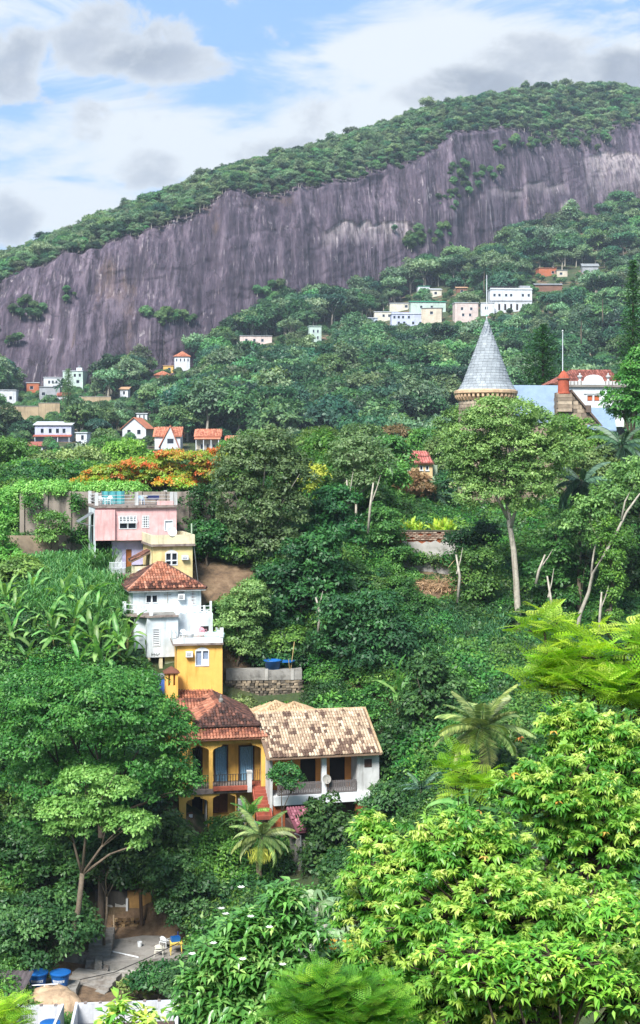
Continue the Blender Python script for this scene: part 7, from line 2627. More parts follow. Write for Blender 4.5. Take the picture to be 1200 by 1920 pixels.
    # slope fillers
    for i, (px, py, r, rz, Y, st) in enumerate(((540, 1210, 36, 30, 116, 'vine'), (590, 1230, 34, 30, 115, 'dark'), (600, 1170, 30, 26, 118, 'vine'), (660, 1085, 34, 30, 121, 'vine'), (700, 1110, 30, 26, 121, 'mid'), (820, 1330, 30, 26, 108, 'mid'), (950, 1240, 40, 26, 114, 'vine'), (900, 1225, 34, 24, 117, 'vine'),
                                        (1010, 1210, 36, 26, 118, 'dark'), (980, 1290, 36, 24, 108, 'dark'), (930, 1330, 36, 24, 104, 'dark'), (740, 1500, 36, 30, 96, 'dark'), (800, 1520, 40, 30, 94, 'dark'), (860, 1500, 36, 26, 93, 'dark'), (700, 1560, 34, 26, 92, 'mid'), (650, 1640, 36, 34, 88, 'dark'), (720, 1640, 36, 34, 86, 'dark'),
                                        (560, 1720, 34, 24, 87, 'mid'), (600, 1700, 30, 24, 88, 'olive'), (480, 1730, 34, 26, 87, 'dark'), (250, 1250, 24, 26, 110, 'dark'), (270, 1290, 24, 24, 107, 'dark'), (20, 1280, 40, 34, 103, 'mid'), (200, 1620, 34, 26, 95, 'dark'), (250, 1640, 34, 30, 96, 'dark'), (150, 1640, 30, 22, 96, 'dark'), (440, 1545, 20, 14, 98, 'mid'), (405, 1552, 18, 10, 98.3, 'light'),
                                        (450, 1322, 24, 10, 111.6, 'olive'), (530, 1334, 26, 9, 111.3, 'dark'), (580, 1338, 20, 11, 111, 'vine'), (490, 1336, 20, 8, 111.4, 'mid'), (300, 1840, 45, 26, 84, 'dark'), (350, 1840, 40, 30, 83, 'dark'), (260, 1850, 26, 14, 84.5, 'olive'), (1150, 1230, 44, 26, 112, 'dark'), (1080, 1240, 40, 26, 112, 'dark'))):
        tree('slope_shrub', LK[st] + ' shrub filling the steep slope around the houses', (px, py + rz * 1.1, Y), [(px, py, r, rz), (px - r * .55, py + rz * .4, r * .6, rz * .6, -.4), (px + r * .55, py + rz * .4, r * .6, rz * .6, .3)], st, .28, .6, 1.1, .05, 'bush', seed=200 + i, group=LK[st] + ' shrubs on the slope')

    # explicit trunks
    def stem(rt, pts, rad, m, name='trunk', Y=None):
        o = Vector(rt.location)
        MB().tube([at(*p) - o for p in pts], rad, 8).build(name, m, rt, smooth=True)
    ct = [o for o in bpy.data.objects if o.name.startswith('castle_tree')][0]
    stem(ct, [(973, 1200, 122), (971, 1150, 122), (968, 1090, 122.2), (963, 1030, 122.4), (955, 980, 122.6), (948, 900, 122.8), (950, 820, 123)], [.34, .30, .27, .25, .22, .15, .05], BARKPALE)
    stem(ct, [(957, 990, 122.5), (975, 930, 122.3), (1005, 860, 122.5)], [.18, .12, .04], BARKPALE, 'branch')
    stem(ct, [(954, 975, 122.6), (925, 920, 122.4), (898, 850, 122.6)], [.18, .12, .04], BARKPALE, 'branch')
    stem(ct, [(950, 930, 122.7), (958, 860, 121.9), (945, 790, 122)], [.14, .1, .04], BARKPALE, 'branch')
    lt = [o for o in bpy.data.objects if o.name.startswith('leaning_tree')][0]
    stem(lt, [(1080, 1200, 120), (1088, 1150, 120), (1104, 1110, 119.8), (1112, 1075, 119.6), (1135, 1035, 119.4), (1158, 995, 119.2), (1175, 960, 119), (1200, 925, 119)], [.2, .17, .15, .14, .13, .12, .1, .06], BARKPALE)
    stem(lt, [(1108, 1080, 119.7), (1112, 1045, 119.8), (1120, 1000, 120)], [.1, .08, .03], BARKPALE, 'branch')
    stem(lt, [(1165, 975, 119), (1172, 940, 119), (1190, 905, 119)], [.09, .07, .03], BARKPALE, 'branch')


mid_trees()

for i, (pts, lab) in enumerate((([(1123, 1190, 119), (1125, 1150, 119), (1128, 1110, 119.2)], 'short pale dead stem at the foot of the ivy draped trunk'), ([(1005, 1095, 121), (1010, 1070, 121), (1022, 1040, 121.2)], 'bare forked branch standing among the slope trees'), ([(652, 1010, 128), (654, 960, 128), (650, 900, 128.2)], 'slim pale stem rising in the shaded ravine'), ([(690, 1000, 126), (694, 950, 126), (700, 905, 126.2)], 'slim pale stem beside the ivy smothered stump'), ([(596, 1190, 115), (600, 1150, 115), (592, 1120, 115.2)], 'forked grey stem at the edge of the dark thicket'), ([(858, 1130, 121), (862, 1080, 121), (855, 1040, 121.2)], 'grey stem standing in the tall slope grass'), ([(1030, 1180, 119), (1034, 1130, 119), (1026, 1080, 119.3)], 'thin pale stem between the tall white trunk and the leaning trunk'), ([(483, 1145, 121), (484, 1080, 121.2)], 'pale bare trunk rising from the feathery bush'), ([(377, 1772, 89.6), (374, 1735, 89.8), (371, 1700, 90)], 'thin grey stem beside the yard furniture'))):
    t = thing('bare_stem', lab, 'trunk', at(*pts[0]))
    o = at(*pts[0])
    b = MB().tube([at(*p) - o for p in pts], [.14, .12, .07][:len(pts)], 6)
    b.build('stem', BARKPALE, t, smooth=True)
    e = at(*pts[-1]) - o
    MB().tube([e * .6, e * .85 + Vector((.35, 0, .1)), e * 1.1 + Vector((.6, .1, .2))], [.07, .05, .02], 5).build('branch', BARKPALE, t)


# ------------------------------------------------------------------ conifers
def conifer(label, px, py0, py1, Y, wpx, style, seed, conical=True):
    u = Y / FP
    h = (py1 - py0) * u
    o = at(px, py1, Y)
    rng = np.random.default_rng(seed)
    t = thing('conifer', label, 'tree', o)
    MB().tube([(0, 0, -2), (0, 0, h * .97)], [.35, .06], 7).build('trunk', BARKDARK, t)
    P, D, Nn, L, W, T = [], [], [], [], [], []
    z = h * .02
    while z < h:
        f = z / h
        w = wpx * u * ((1 - f) ** .8 if conical else math.sqrt(max(0, 1 - (f * 1.02) ** 2.6)))
        nb = 11
        for k in range(nb):
            a = 2 * math.pi * (k + rng.random()) / nb
            l = w * rng.uniform(.75, 1.05)
            m = int(26 * max(.35, l / 3))
            s = rng.random(m)
            base = np.stack([np.cos(a) * l * s, np.sin(a) * l * s, z - l * s * .18 + .35 * l * s * s], -1) + rng.normal(0, .16, (m, 3))
            P.append(base)
            D.append(np.stack([np.cos(a) + rng.normal(0, .6, m), np.sin(a) + rng.normal(0, .6, m), rng.normal(.15, .4, m)], -1))
            Nn.append(np.stack([rng.normal(0, .5, m), rng.normal(-.3, .5, m), np.ones(m)], -1))
            L.append(rng.uniform(.4, .8, m))
            W.append(rng.uniform(.14, .26, m))
            T.append(rng.random(m) * .7 + .3 * rng.random())
        z += .62
    me = leaf_quads('crown', *(np.concatenate(q) for q in (P, D, Nn, L, W, T)), LM[style])
    link('crown', me, t)


conifer('tall dark conical pine beyond the white mansion', 1187, 488, 760, 200, 44, 'dark', 61)
conifer('blunt rounded dark conifer behind the castle roof', 1018, 612, 745, 190, 46, 'dark', 62, False)
conifer('grey green feathery pine among the far white houses', 128, 690, 770, 500, 12, 'grey', 63, False)


# ------------------------------------------------------------------ palms
def frond_mesh(name, L, arch, n, ll, hang, m, seed, w=.06, stiff=.5):
    """feather frond along +x, leaflets both sides"""
    rng = np.random.default_rng(seed)
    s = np.linspace(0.12, 1, n)
    ang = arch * s ** 1.6
    # integrate the curve
    ss = np.linspace(0, 1, 60)
    an = arch * ss ** 1.4
    X = np.concatenate([[0], np.cumsum(np.cos(an[:-1]) * L / 59)])
    Z = np.concatenate([[0], np.cumsum(-np.sin(an[:-1]) * L / 59)])
    px, pz = np.interp(s, ss, X), np.interp(s, ss, Z)
    P, D, Nn, LL, W, T = [], [], [], [], [], []
    for side in (-1, 1):
        f = np.sin(np.pi * np.clip(s * .93 + .07, 0, 1)) ** .55
        d = np.stack([np.cos(arch * s ** 1.4) * stiff, np.full(n, side * 1.0), -hang - np.sin(arch * s ** 1.4) * stiff + rng.normal(0, .12, n)], -1)
        P.append(np.stack([px, np.zeros(n), pz], -1))
        D.append(d)
        Nn.append(np.stack([np.zeros(n), np.full(n, side * hang), np.ones(n)], -1))
        LL.append(ll * f * rng.uniform(.85, 1.1, n))
        W.append(np.full(n, w) * rng.uniform(.8, 1.2, n))
        T.append(rng.random(n) * .7 + .3 * s)
    lq = [np.concatenate(q) for q in (P, D, Nn, LL, W, T)]
    me = leaf_quads(name, *lq, m)
    import bmesh
    bm = bmesh.new()
    bm.from_mesh(me)
    b = MB().tube([(float(np.interp(q, ss, X)), 0, float(np.interp(q, ss, Z))) for q in np.linspace(0, 1, 8)], list(np.linspace(.045, .01, 8)), 4)
    tm = b.mesh('tmp', None, tint=True)
    bm.from_mesh(tm)
    bm.to_mesh(me)
    bm.free()
    bpy.data.meshes.remove(tm)
    return me


def palm(name, label, crown, base, fronds, L, arch, m, seed, trunk=(.2, .14), bark=None, n=16, elev=(-20, 75), ll=.6, hang=.35, leaf_n=34, w=.06, group=None, cat='palm'):
    rng = random.Random(seed)
    c, b0 = at(*crown), at(*base)
    t = thing(name, label, cat, b0, 0, group)
    cc = c - b0
    mid = cc * .5 + Vector((rng.uniform(-.2, .2), 0, 0))
    b = MB().tube([(0, 0, -1.0), mid * .5, mid, cc * .8, cc], [trunk[0] * 1.2, trunk[0], (trunk[0] + trunk[1]) / 2, trunk[1], trunk[1] * .9], 9)
    b.build('trunk', bark or BARK, t, smooth=True)
    ms = [frond_mesh('frond', L, a, leaf_n, ll, hang, LM[m], seed + k, w) for k, a in enumerate((arch * .75, arch, arch * 1.25))]
    for k in range(n):
        az = 2.399 * k + rng.uniform(-.2, .2)
        el = elev[1] + (elev[0] - elev[1]) * ((k + .5) / n) ** .8
        o = link('frond', ms[0 if el > 40 else (1 if el > 5 else 2)], t, cc)
        o.rotation_euler = (rng.uniform(-.15, .15), -R(el), az)
        s = rng.uniform(.85, 1.08)
        o.scale = (s, s, s)
    return t


palm('coconut_palm', 'coconut palm with wide arching fronds below the creeper slope', (904, 1366, 91), (905, 1500, 91), 16, 3.5, 1.1, 'palm', 71, n=26, ll=.95, w=.12, leaf_n=50, hang=.3)
nuts = [o for o in bpy.data.objects if o.name.startswith('coconut_palm')][0]
for k in range(5):
    a = k * 1.25
    o = MB().lathe([(.0, -.15), (.11, -.08), (.13, 0), (.1, .1), (0, .15)], 8, capt=False, capb=False).build('coconut', mat('coconut_husk', s2l('#6b5a2e')), nuts, smooth=True)
    o.location = (at(904, 1370, 91) - at(905, 1500, 91)) + Vector((math.cos(a) * .28, math.sin(a) * .28, -.15))
palm('queen_palm', 'queen palm with drooping plumes and yellow flower skirt below the villa steps', (490, 1568, 93), (488, 1660, 93), 14, 2.7, 1.5, 'palm', 72, n=20, ll=.55, hang=.9, leaf_n=60, w=.06)
qp = [o for o in bpy.data.objects if o.name.startswith('queen_palm')][0]
rngq = np.random.default_rng(5)
nq = 260
Pq = np.stack([rngq.normal(0, .35, nq), rngq.normal(-.3, .25, nq), rngq.uniform(-.9, -.2, nq)], -1) + np.array(at(488, 1578, 92.8) - at(488, 1660, 93))
link('flower_skirt', leaf_quads('flower_skirt', Pq, np.stack([rngq.normal(0, .25, nq), rngq.normal(0, .2, nq), -np.ones(nq)], -1), np.tile((0, -1, .3), (nq, 1)), rngq.uniform(.3, .6, nq), rngq.uniform(.03, .06, nq), rngq.random(nq), LM['yellow']), qp)
for i, (c, b, L, s_, lab) in enumerate((((1090, 905, 126), (1086, 1185, 122), 3.6, 73, 'queen palm with shaggy dark plumes and straight trunk beside the leaning tree'), ((1165, 835, 140), (1165, 960, 140), 4.0, 74, 'queen palm with hanging plumes on the right ridge'), ((1115, 860, 150), (1115, 960, 150), 3.6, 75, 'blue green palm half hidden behind the castle gable tree'))):
    palm('queen_palm', lab, c, b, 14, L, 1.7, 'palmdark', s_, n=30, ll=.7, hang=1.5, leaf_n=46, w=.11, elev=(-65, 70))
palm('young_palm', 'young palm with fanned leaves in front of the villa', (470, 1525, 95.5), (470, 1560, 95.5), 8, 1.6, .9, 'light', 76, trunk=(.08, .07), n=10, ll=.4, hang=.3, leaf_n=24, elev=(15, 75))
palm('young_palm', 'dark drooping palm on the lawn beside the castle wall', (815, 930, 147), (815, 985, 147), 8, 2.8, 1.2, 'palmdark', 77, trunk=(.12, .1), n=14, ll=.6, hang=.5, leaf_n=30)
palm('young_palm', 'small palm with feathery fronds under the coconut palm', (790, 1480, 95), (790, 1525, 95), 8, 1.9, 1.2, 'palmdark', 78, trunk=(.1, .08), n=12, ll=.4, hang=.4, leaf_n=26, elev=(0, 70))
palm('young_palm', 'grey feathery palm at the edge of the dark tree by the wall', (705, 860, 137), (705, 940, 137), 8, 2.6, 1.4, 'grey', 79, trunk=(.12, .1), n=16, ll=.6, hang=1.0, leaf_n=30)
for i, (px, py, Y, s_) in enumerate(((205, 720, 560, 1.0), (118, 722, 520, 1.0), (908, 508, 640, 1.0), (560, 690, 480, 1), (700, 700, 480, 1), (1090, 600, 520, 1), (180, 790, 420, 1), (480, 660, 520, 1), (1130, 560, 560, 1))):
    palm('hill_palm', 'small palm standing among the far hillside trees', (px, py, Y), (px, py + 40, Y), 8, 4.2, 1.2, 'far', 80 + i, trunk=(.25, .2), n=14, ll=1.2, hang=.4, leaf_n=16, w=.3, group='hillside palms')


# ------------------------------------------------------------------ banana plants and gingers
def banana_leaf(L, Wd, arch, m, seed, tint=None):
    rng = np.random.default_rng(seed)
    n = 12
    s = np.linspace(0, 1, n + 1)
    an = -.1 + arch * s ** 1.5
    X = np.concatenate([[0], np.cumsum(np.cos(an[:-1]) * L / n)])
    Z = np.concatenate([[0], np.cumsum(-np.sin(an[:-1]) * L / n)])
    w = Wd * np.where(s < .15, .08, np.sin(np.pi * np.clip((s - .12) / .9, 0, 1)) ** .55 + .02)
    V, Fc, T = [], [], []
    for i in range(n + 1):
        j = rng.uniform(-.09, .06, 2) * (1 if i > 2 else 0)
        V += [(X[i] - .08 * w[i], -w[i] * .5, Z[i] + .22 * w[i] + j[0]), (X[i], 0, Z[i]), (X[i] - .08 * w[i], w[i] * .5, Z[i] + .22 * w[i] + j[1])]
        t = rng.random() * .5 + .25 if tint is None else tint
        T += [t, min(1, t + .3), t]
    for i in range(n):
        a = i * 3
        # torn strips: skip-free but ragged edge
        Fc += [(a, a + 1, a + 4, a + 3), (a + 1, a + 2, a + 5, a + 4)]
    return raw_mesh('leaf', V, Fc, T, m)


BL = [banana_leaf(2.8, .42, a, LM['banana'], 300 + i) for i, a in enumerate((.6, 1.1, 1.6, 2.1))]
BLD = [banana_leaf(2.4, .6, 1.9, LM['dry'], 310)]
GLF = [banana_leaf(1.3, .26, a, LM['ginger'], 320 + i) for i, a in enumerate((.3, .7, 1.1))]
STEM = mat('banana_stem', s2l('#7c7a4a'), var=.4, scale=3, dirt=.5)


def banana(label, px, py, Y, h, sc, n, seed, leaves=None, name='banana_plant', group=None, dry=0, cat='banana plant', elev=(0, 82)):
    rng = random.Random(seed)
    o = at(px, py, Y)
    o.z = min(o.z, gz(o.x, o.y) + .3) if name == 'banana_plant' and h > 1 else o.z
    t = thing(name, label, cat, o, 0, group)
    if h > .3:
        MB().tube([(0, 0, -.5), (rng.uniform(-.1, .1), 0, h * .5), (0, 0, h)], [.14 * sc, .12 * sc, .08 * sc], 7).build('stem', STEM, t, smooth=True)
    for k in range(n):
        el = elev[1] + (elev[0] - elev[1]) * ((k + .3) / n) ** 1.1 + rng.uniform(-6, 6)
        lv = leaves or BL
        me = lv[0] if el > 62 else (lv[1] if el > 38 else (lv[2] if el > 15 or len(lv) < 4 else lv[3]))
        if dry and k >= n - dry:
            me, el = BLD[0], 5
        q = link('leaf', me, t, (0, 0, h - .1))
        q.rotation_euler = (rng.uniform(-.7, .7), -R(el), 2.4 * k + rng.uniform(-.6, .6))
        s = sc * rng.uniform(.8, 1.15)
        q.scale = (s, s, s)
    return t


G = 'banana plants of the grove left of the white house'
gl_ = 'banana plant with broad arching leaves in the grove beside the white house'
spots = [(20, 1230, 106, 2.6), (60, 1210, 107.5, 2.8), (100, 1230, 106.5, 2.6), (140, 1190, 109, 2.8), (170, 1220, 107.5, 2.6), (205, 1200, 109, 2.6), (235, 1230, 108.5, 2.2), (-20, 1200, 108, 2.6), (30, 1180, 110, 2.6), (80, 1170, 110.5, 2.4), (120, 1150, 112, 2.4), (185, 1165, 111, 2.6), (215, 1170, 111.5, 2.2),
         (-10, 1270, 103.5, 2.2), (15, 1290, 102.5, 2.0), (150, 1250, 105.5, 2.0), (195, 1250, 106, 1.9), (110, 1130, 114, 2.2), (160, 1130, 113.5, 2.2), (50, 1250, 104.5, 2.2), (225, 1215, 107, 2), (90, 1200, 108.5, 2.4), (10, 1150, 112, 2.2), (60, 1140, 113, 2.2), (185, 1235, 106.5, 1.8), (240, 1190, 111, 1.8), (130, 1215, 107, 2.2), (-25, 1240, 105, 2.2)]
for i, (px, py, Y, h) in enumerate(spots):
    banana(gl_ if i not in (3, 11) else 'banana plant with a dry yellow hanging leaf in the grove beside the white house', px, py + 12, Y, h * rs.uniform(.45, .9), rs.uniform(.55, .95), rs.choice((8, 9, 10, 12)), 400 + i, group=G, dry=1 if i in (3, 11) else 0, elev=(rs.uniform(-15, 15), rs.uniform(60, 85)))
banana('lone banana plant with upright broad leaves behind the tan roofed house', 748, 1330, 106, 1.0, 1.05, 9, 450, elev=(5, 85))
banana('young banana plant in front of the villa steps', 462, 1555, 95, .5, .75, 6, 451)
banana('banana plant with dark folded leaves under the coconut palm', 880, 1545, 88, 1.0, 1.0, 6, 452)
for i, px in enumerate((752, 764, 776, 788, 818, 828, 838, 846)):
    banana('bright yellow green ginger clump along the top of the ruined wall', px, 1000, 133 + (i % 3) * .5, 0, rs.uniform(.95, 1.3), 12, 460 + i, GLF, 'ginger_plant', 'gingers on the ruined wall', cat='plant', elev=(30, 88))


# ------------------------------------------------------------------ cane grass
def cane(name, label, regions, n, style, seed, h=(1.2, 2.2), w=.07):
    rng = np.random.default_rng(seed)
    P = []
    for (x0, x1, Y0, Y1, wgt) in regions:
        m = int(n * wgt)
        Y = rng.uniform(Y0, Y1, m)
        px = rng.uniform(x0, x1, m)
        X = (px - 600) / FP * Y
        P.append(np.stack([X, Y, ground(X, Y)], -1))
    P = np.concatenate(P)
    py = YH - P[:, 2] / P[:, 1] * FP
    px = 600 + P[:, 0] / P[:, 1] * FP
    keep = np.array([not hides_house(a, b + 2, 6, 38, y, CLEAR) for a, b, y in zip(px, py, P[:, 1])])
    P = P[keep]
    m = len(P)
    a = rng.uniform(0, 6.28, m)
    lean = rng.uniform(.15, .75, m)
    H = rng.uniform(*h, m)
    dx, dy = np.cos(a) * lean, np.sin(a) * lean - .15
    pts = []
    for s, zf in ((0, 0), (.35, .5), (.75, .88), (1.25, .78)):
        pts.append(np.stack([P[:, 0] + dx * H * s, P[:, 1] + dy * H * s, P[:, 2] + H * zf], -1))
    S = np.stack([-np.sin(a), np.cos(a) * .4, np.zeros(m)], -1) * w
    V = np.stack([pts[0] - S * .5, pts[0] + S * .5, pts[1] - S, pts[1] + S, pts[2] - S * .8, pts[2] + S * .8, pts[3] - S * .05, pts[3] + S * .05], 1)
    base = np.arange(m)[:, None, None] * 8
    Fq = (base + np.array([[0, 1, 3, 2], [2, 3, 5, 4], [4, 5, 7, 6]])[None]).reshape(-1, 4)
    me = raw_mesh(name, V.reshape(-1, 3), Fq, np.repeat(rng.random(m), 8), LM[style])
    tag(link(name, me), label, 'grass', kind='stuff')


cane('cane_grass', 'tall arching cane grass on the slope left of the pink and cream houses', [(50, 215, 110, 124, .8), (100, 235, 114, 120, .2)], 11000, 'grass', 91, (1.4, 2.6), .055)
cane('slope_grass', 'dark green tall grass covering the slope under the ruined wall', [(790, 960, 112, 127, .75), (960, 1110, 114, 121, .25)], 14000, 'grassdark', 92, (.9, 1.9), .05)
cane('yard_weeds', 'sprawling weeds on the bank below the concrete terrace', [(200, 330, 82.5, 86.5, 1)], 1500, 'grassdark', 93, (.3, .8), .04)
# ================================================================== foreground trees
def leaflet_arrays(L, W, droop, tint):
    """one pointed leaflet along +x, folded along the midrib: (verts, quads)"""
    z = lambda q: -droop * q * q * L
    V = [(0, 0, 0), (.42 * L, -W / 2, z(.42) + .2 * W), (L, 0, z(1)), (.42 * L, W / 2, z(.42) + .2 * W), (.45 * L, 0, z(.45))]
    Fq = [(0, 4, 2, 1), (0, 3, 2, 4)]
    return np.array(V), np.array(Fq)


def compound(kind, seed, size):
    """local arrays of one compound leaf, petiole at the origin, axis +x"""
    rng = np.random.default_rng(seed)
    Vs, Fs, Ts = [], [], []
    n = 0

    def put(V, Fq, M3, off, t):
        nonlocal n
        Vs.append(V @ np.array(M3).T + off)
        Fs.append(Fq + n)
        Ts.append(np.full(len(V), t))
        n += len(V)
    if kind == 'palmate':
        k = 5 + seed % 4
        size = size * (.8 + .09 * (seed % 5))
        for i in range(k):
            a = R(-150 + 300 * i / (k - 1)) * .92
            L = size * (1 - .28 * abs(i - (k - 1) / 2) / ((k - 1) / 2)) * rng.uniform(.9, 1.08)
            V, Fq = leaflet_arrays(L, L * .40, rng.uniform(.05, .6), 0)
            M3 = Matrix.Rotation(a, 3, 'Z') @ Matrix.Rotation(R(rng.uniform(-5, 40)), 3, 'Y')
            put(V, Fq, M3, np.array((size * .35, 0, 0)), rng.uniform(-.08, .08))
        V, Fq = leaflet_arrays(size * .35, size * .03, 0, 0)
        put(V, Fq, Matrix.Identity(3), np.zeros(3), -.1)
    elif kind == 'oval':
        V, Fq = leaflet_arrays(size, size * .42, .45, 0)
        put(V, Fq, Matrix.Identity(3), np.array((size * .12, 0, 0)), rng.uniform(-.1, .1))
    elif kind == 'feather':
        bow = rng.uniform(.15, .6)
        m = 10
        for i in range(m):
            s = (i + 1) / m
            pl = size * .40 * math.sin(math.pi * min(1, s * .85 + .18)) ** .6
            for side in (-1, 1):
                z0 = -bow * size * s * s
                # each pinna: a row of tiny leaflets, as a narrow toothed blade
                q = 3
                for j in range(q):
                    f0, f1 = j / q, (j + 1.0) / q
                    d = np.array((.45, side * .9, -.12))
                    p0 = np.array((s * size, 0, z0)) + d * pl * f0
                    p1 = np.array((s * size, 0, z0)) + d * pl * f1
                    wv = np.array((.9, -side * .45, 0)) * pl * .10
                    V = np.array([p0, p0 + (p1 - p0) * .5 - wv, p1, p0 + (p1 - p0) * .5 + wv])
                    put(V, np.array([[0, 1, 2, 3]]), np.eye(3), np.zeros(3), rng.uniform(-.12, .12))
            q0 = i / m
            a0, a1 = np.array((max(q0, 0) * size, 0, -bow * size * q0 * q0)), np.array((s * size, 0, -bow * size * s * s))
            put(np.array([a0, (a0 + a1) / 2 + (0, .006, 0), a1, (a0 + a1) / 2 - (0, .006, 0)]), np.array([[0, 1, 2, 3]]), np.eye(3), np.zeros(3), -.1)
    elif kind == 'umbrella':
        for i in range(9):
            a = 2 * math.pi * i / 9 + rng.uniform(-.1, .1)
            V, Fq = leaflet_arrays(size * rng.uniform(.85, 1.1), size * .3, .75, 0)
            put(V, Fq, Matrix.Rotation(a, 3, 'Z') @ Matrix.Rotation(R(15), 3, 'Y'), np.array((size * .3, 0, 0)), rng.uniform(-.15, .15))
    # leaflets share the vertex they grow from, so a leaf is one piece
    V, F_, T = np.concatenate(Vs), np.concatenate(Fs), np.concatenate(Ts)
    _, i1, inv = np.unique(np.round(V, 5), axis=0, return_index=True, return_inverse=True)
    return V[i1], inv.reshape(-1)[F_], T[i1]


def fg_tree(name, label, base, blobs, kind, style, size, rosettes, per, seed, single=300, trunk=.16, bark=BARKDARK, young=.25, depth=.7, elev=(-15, 45), yl=(.62, .95), ol=(.1, .55), twigs=True, cat='tree'):
    """base (px, py, Y); blobs as in tree(); leaves in rosettes at the twig ends. The nearest `single` leaves are objects."""
    rng = np.random.default_rng(seed)
    r2 = random.Random(seed)
    Y = base[2]
    o = at(*base)
    o.z = max(gz(o.x, o.y), o.z) if False else gz(o.x, o.y)
    u = Y / FP
    t = thing(name, label, cat, o)
    C, RR = [], []
    for q in blobs:
        dy = q[4] if len(q) > 4 else 0
        c = at(q[0], q[1], Y + dy) - o
        C.append(tuple(c))
        RR.append((q[2] * u, max(.35, q[2] * u * depth), q[3] * u))
    C, RR = np.array(C), np.array(RR)
    area = RR[:, 0] * (RR[:, 2] + RR[:, 1])
    k = rng.choice(len(C), rosettes, p=area / area.sum())
    d = unit(rng.normal(size=(rosettes, 3)))
    fl = (d[:, 2] < -.1) & (rng.random(rosettes) < .7)
    d[fl, 2] *= -1
    fl = (d[:, 1] > .3) & (rng.random(rosettes) < .5)
    d[fl, 1] *= -1
    rad = (.4 + .65 * rng.random(rosettes) ** .5) * (.78 + .5 * fbm(d[:, 0] * 2.5 + k * 2.3, d[:, 2] * 2.5 + d[:, 1] * 2, seed))
    P = C[k] + d * RR[k] * rad[:, None]
    forms = [compound(kind, seed * 10 + i, size) for i in range(9)]
    items = []
    for i in range(rosettes):
        yng = rng.random() < young * (1.6 if d[i, 2] > .3 else .5)
        tb = rng.uniform(*(yl if yng else ol))
        for j in range(per):
            az = 2 * math.pi * (j + rng.random() * .6) / per
            el = R(rng.uniform(*elev)) + .25 * max(0, d[i, 2])
            f = int(rng.integers(9))
            s = rng.uniform(.7, 1.1) * (.8 if yng else 1)
            rot = Matrix.Rotation(az, 3, 'Z') @ Matrix.Rotation(-el, 3, 'Y') @ Matrix.Rotation(r2.uniform(-.4, .4), 3, 'X')
            items.append((P[i] + rng.normal(0, size * .1, 3), rot, s, f, float(np.clip(tb + rng.uniform(-.08, .08), 0, 1)), d[i]))
    # nearest to the viewer and outermost first
    items.sort(key=lambda q: q[0][1] - .15 * q[0][2])
    seen = [q for q in items if (lambda a: -10 < a[0] < 1210 and a[1] < 1930)(proj(np.array(o) + q[0]))]
    ids = {id(q) for q in seen[:single]}
    nt_ = 7
    meshes = {}
    for q in seen[:single]:
        key = (q[3], min(nt_ - 1, int(q[4] * nt_)))
        if key not in meshes:
            V, Fq, T = forms[q[3]]
            meshes[key] = raw_mesh('leaf', V, Fq, np.clip(T + (key[1] + .5) / nt_, 0, 1), LM[style])
        ob = link('leaf', meshes[key], t, Vector(q[0]))
        ob.rotation_euler = q[1].to_euler()
        ob.scale = (q[2],) * 3
    Vs, Fs, Ts, n = [], [], [], 0
    for q in items:
        if id(q) in ids:
            continue
        V, Fq, T = forms[q[3]]
        Vs.append((V * q[2]) @ np.array(q[1]).T + q[0])
        Fs.append(Fq + n)
        Ts.append(np.clip(T + q[4], 0, 1))
        n += len(V)
    if Vs:
        ob = link('foliage', raw_mesh('foliage', np.concatenate(Vs), np.concatenate(Fs), np.concatenate(Ts), LM[style]), t)
        ob['kind'] = 'stuff'
    if trunk:
        b = limbs((0, 0, 0), [tuple(c) for c in C], trunk, r2, bend=.4, forks=0)
        if twigs:
            for i in range(0, rosettes, 2):
                c = Vector(C[k[i]])
                p = Vector(P[i])
                b.tube([c.lerp(p, .15), c.lerp(p, .6) + Vector((0, 0, -.04)), p], [.022, .015, .008], 4, cap=False)
        b.build('trunk', bark, t, smooth=True)
    return t


fg_tree('palmate_tree', 'large foreground tree with glossy hand shaped leaves and yellow green tips', (1010, 1900, 19),
        [(1050, 1500, 125, 80), (880, 1600, 120, 70, -1), (760, 1640, 110, 70, -.5), (700, 1720, 70, 80), (900, 1720, 170, 90, -1.5), (1110, 1430, 100, 90, 1), (1130, 1600, 120, 130), (1080, 1760, 150, 110, -1),
         (940, 1850, 160, 90, -2), (760, 1800, 110, 80, -1), (1150, 1880, 120, 100, -2), (1070, 1370, 75, 50, 1), (1170, 1400, 70, 60, 1.5), (1190, 1500, 70, 70, 1), (700, 1560, 50, 34), (820, 1900, 130, 70, -1.5)],
        'palmate', 'fg', .12, 3800, 5, 501, young=.28, ol=(.08, .6))
fg_tree('feathery_tree', 'bright yellow green tree with feathery leaves at the right edge', (1150, 1500, 23),
        [(1020, 1180, 34, 24), (1080, 1230, 80, 40), (1170, 1220, 70, 50), (1120, 1290, 110, 45), (1190, 1330, 60, 50), (1040, 1270, 50, 34), (1210, 1260, 60, 50)],
        'feather', 'fgf', .56, 130, 5, 502, single=250, young=.4, elev=(0, 60), ol=(.1, .6))
fg_tree('feathery_sapling', 'small feathery sapling rising above the palmate leaves beside the coconut palm', (870, 1560, 22),
        [(880, 1440, 40, 22), (905, 1470, 34, 20), (860, 1480, 26, 18)], 'feather', 'fgf', .36, 26, 5, 503, single=120, trunk=.05, young=.3, elev=(-5, 50))
fg_tree('feathery_sapling', 'green feathery tree low in the middle of the bottom edge', (640, 1950, 16),
        [(600, 1850, 70, 40), (660, 1880, 90, 50), (570, 1900, 70, 40), (720, 1900, 60, 40), (640, 1930, 120, 40)], 'feather', 'fgf2', .28, 170, 5, 504, single=250, trunk=.08, young=.25, elev=(-10, 50))
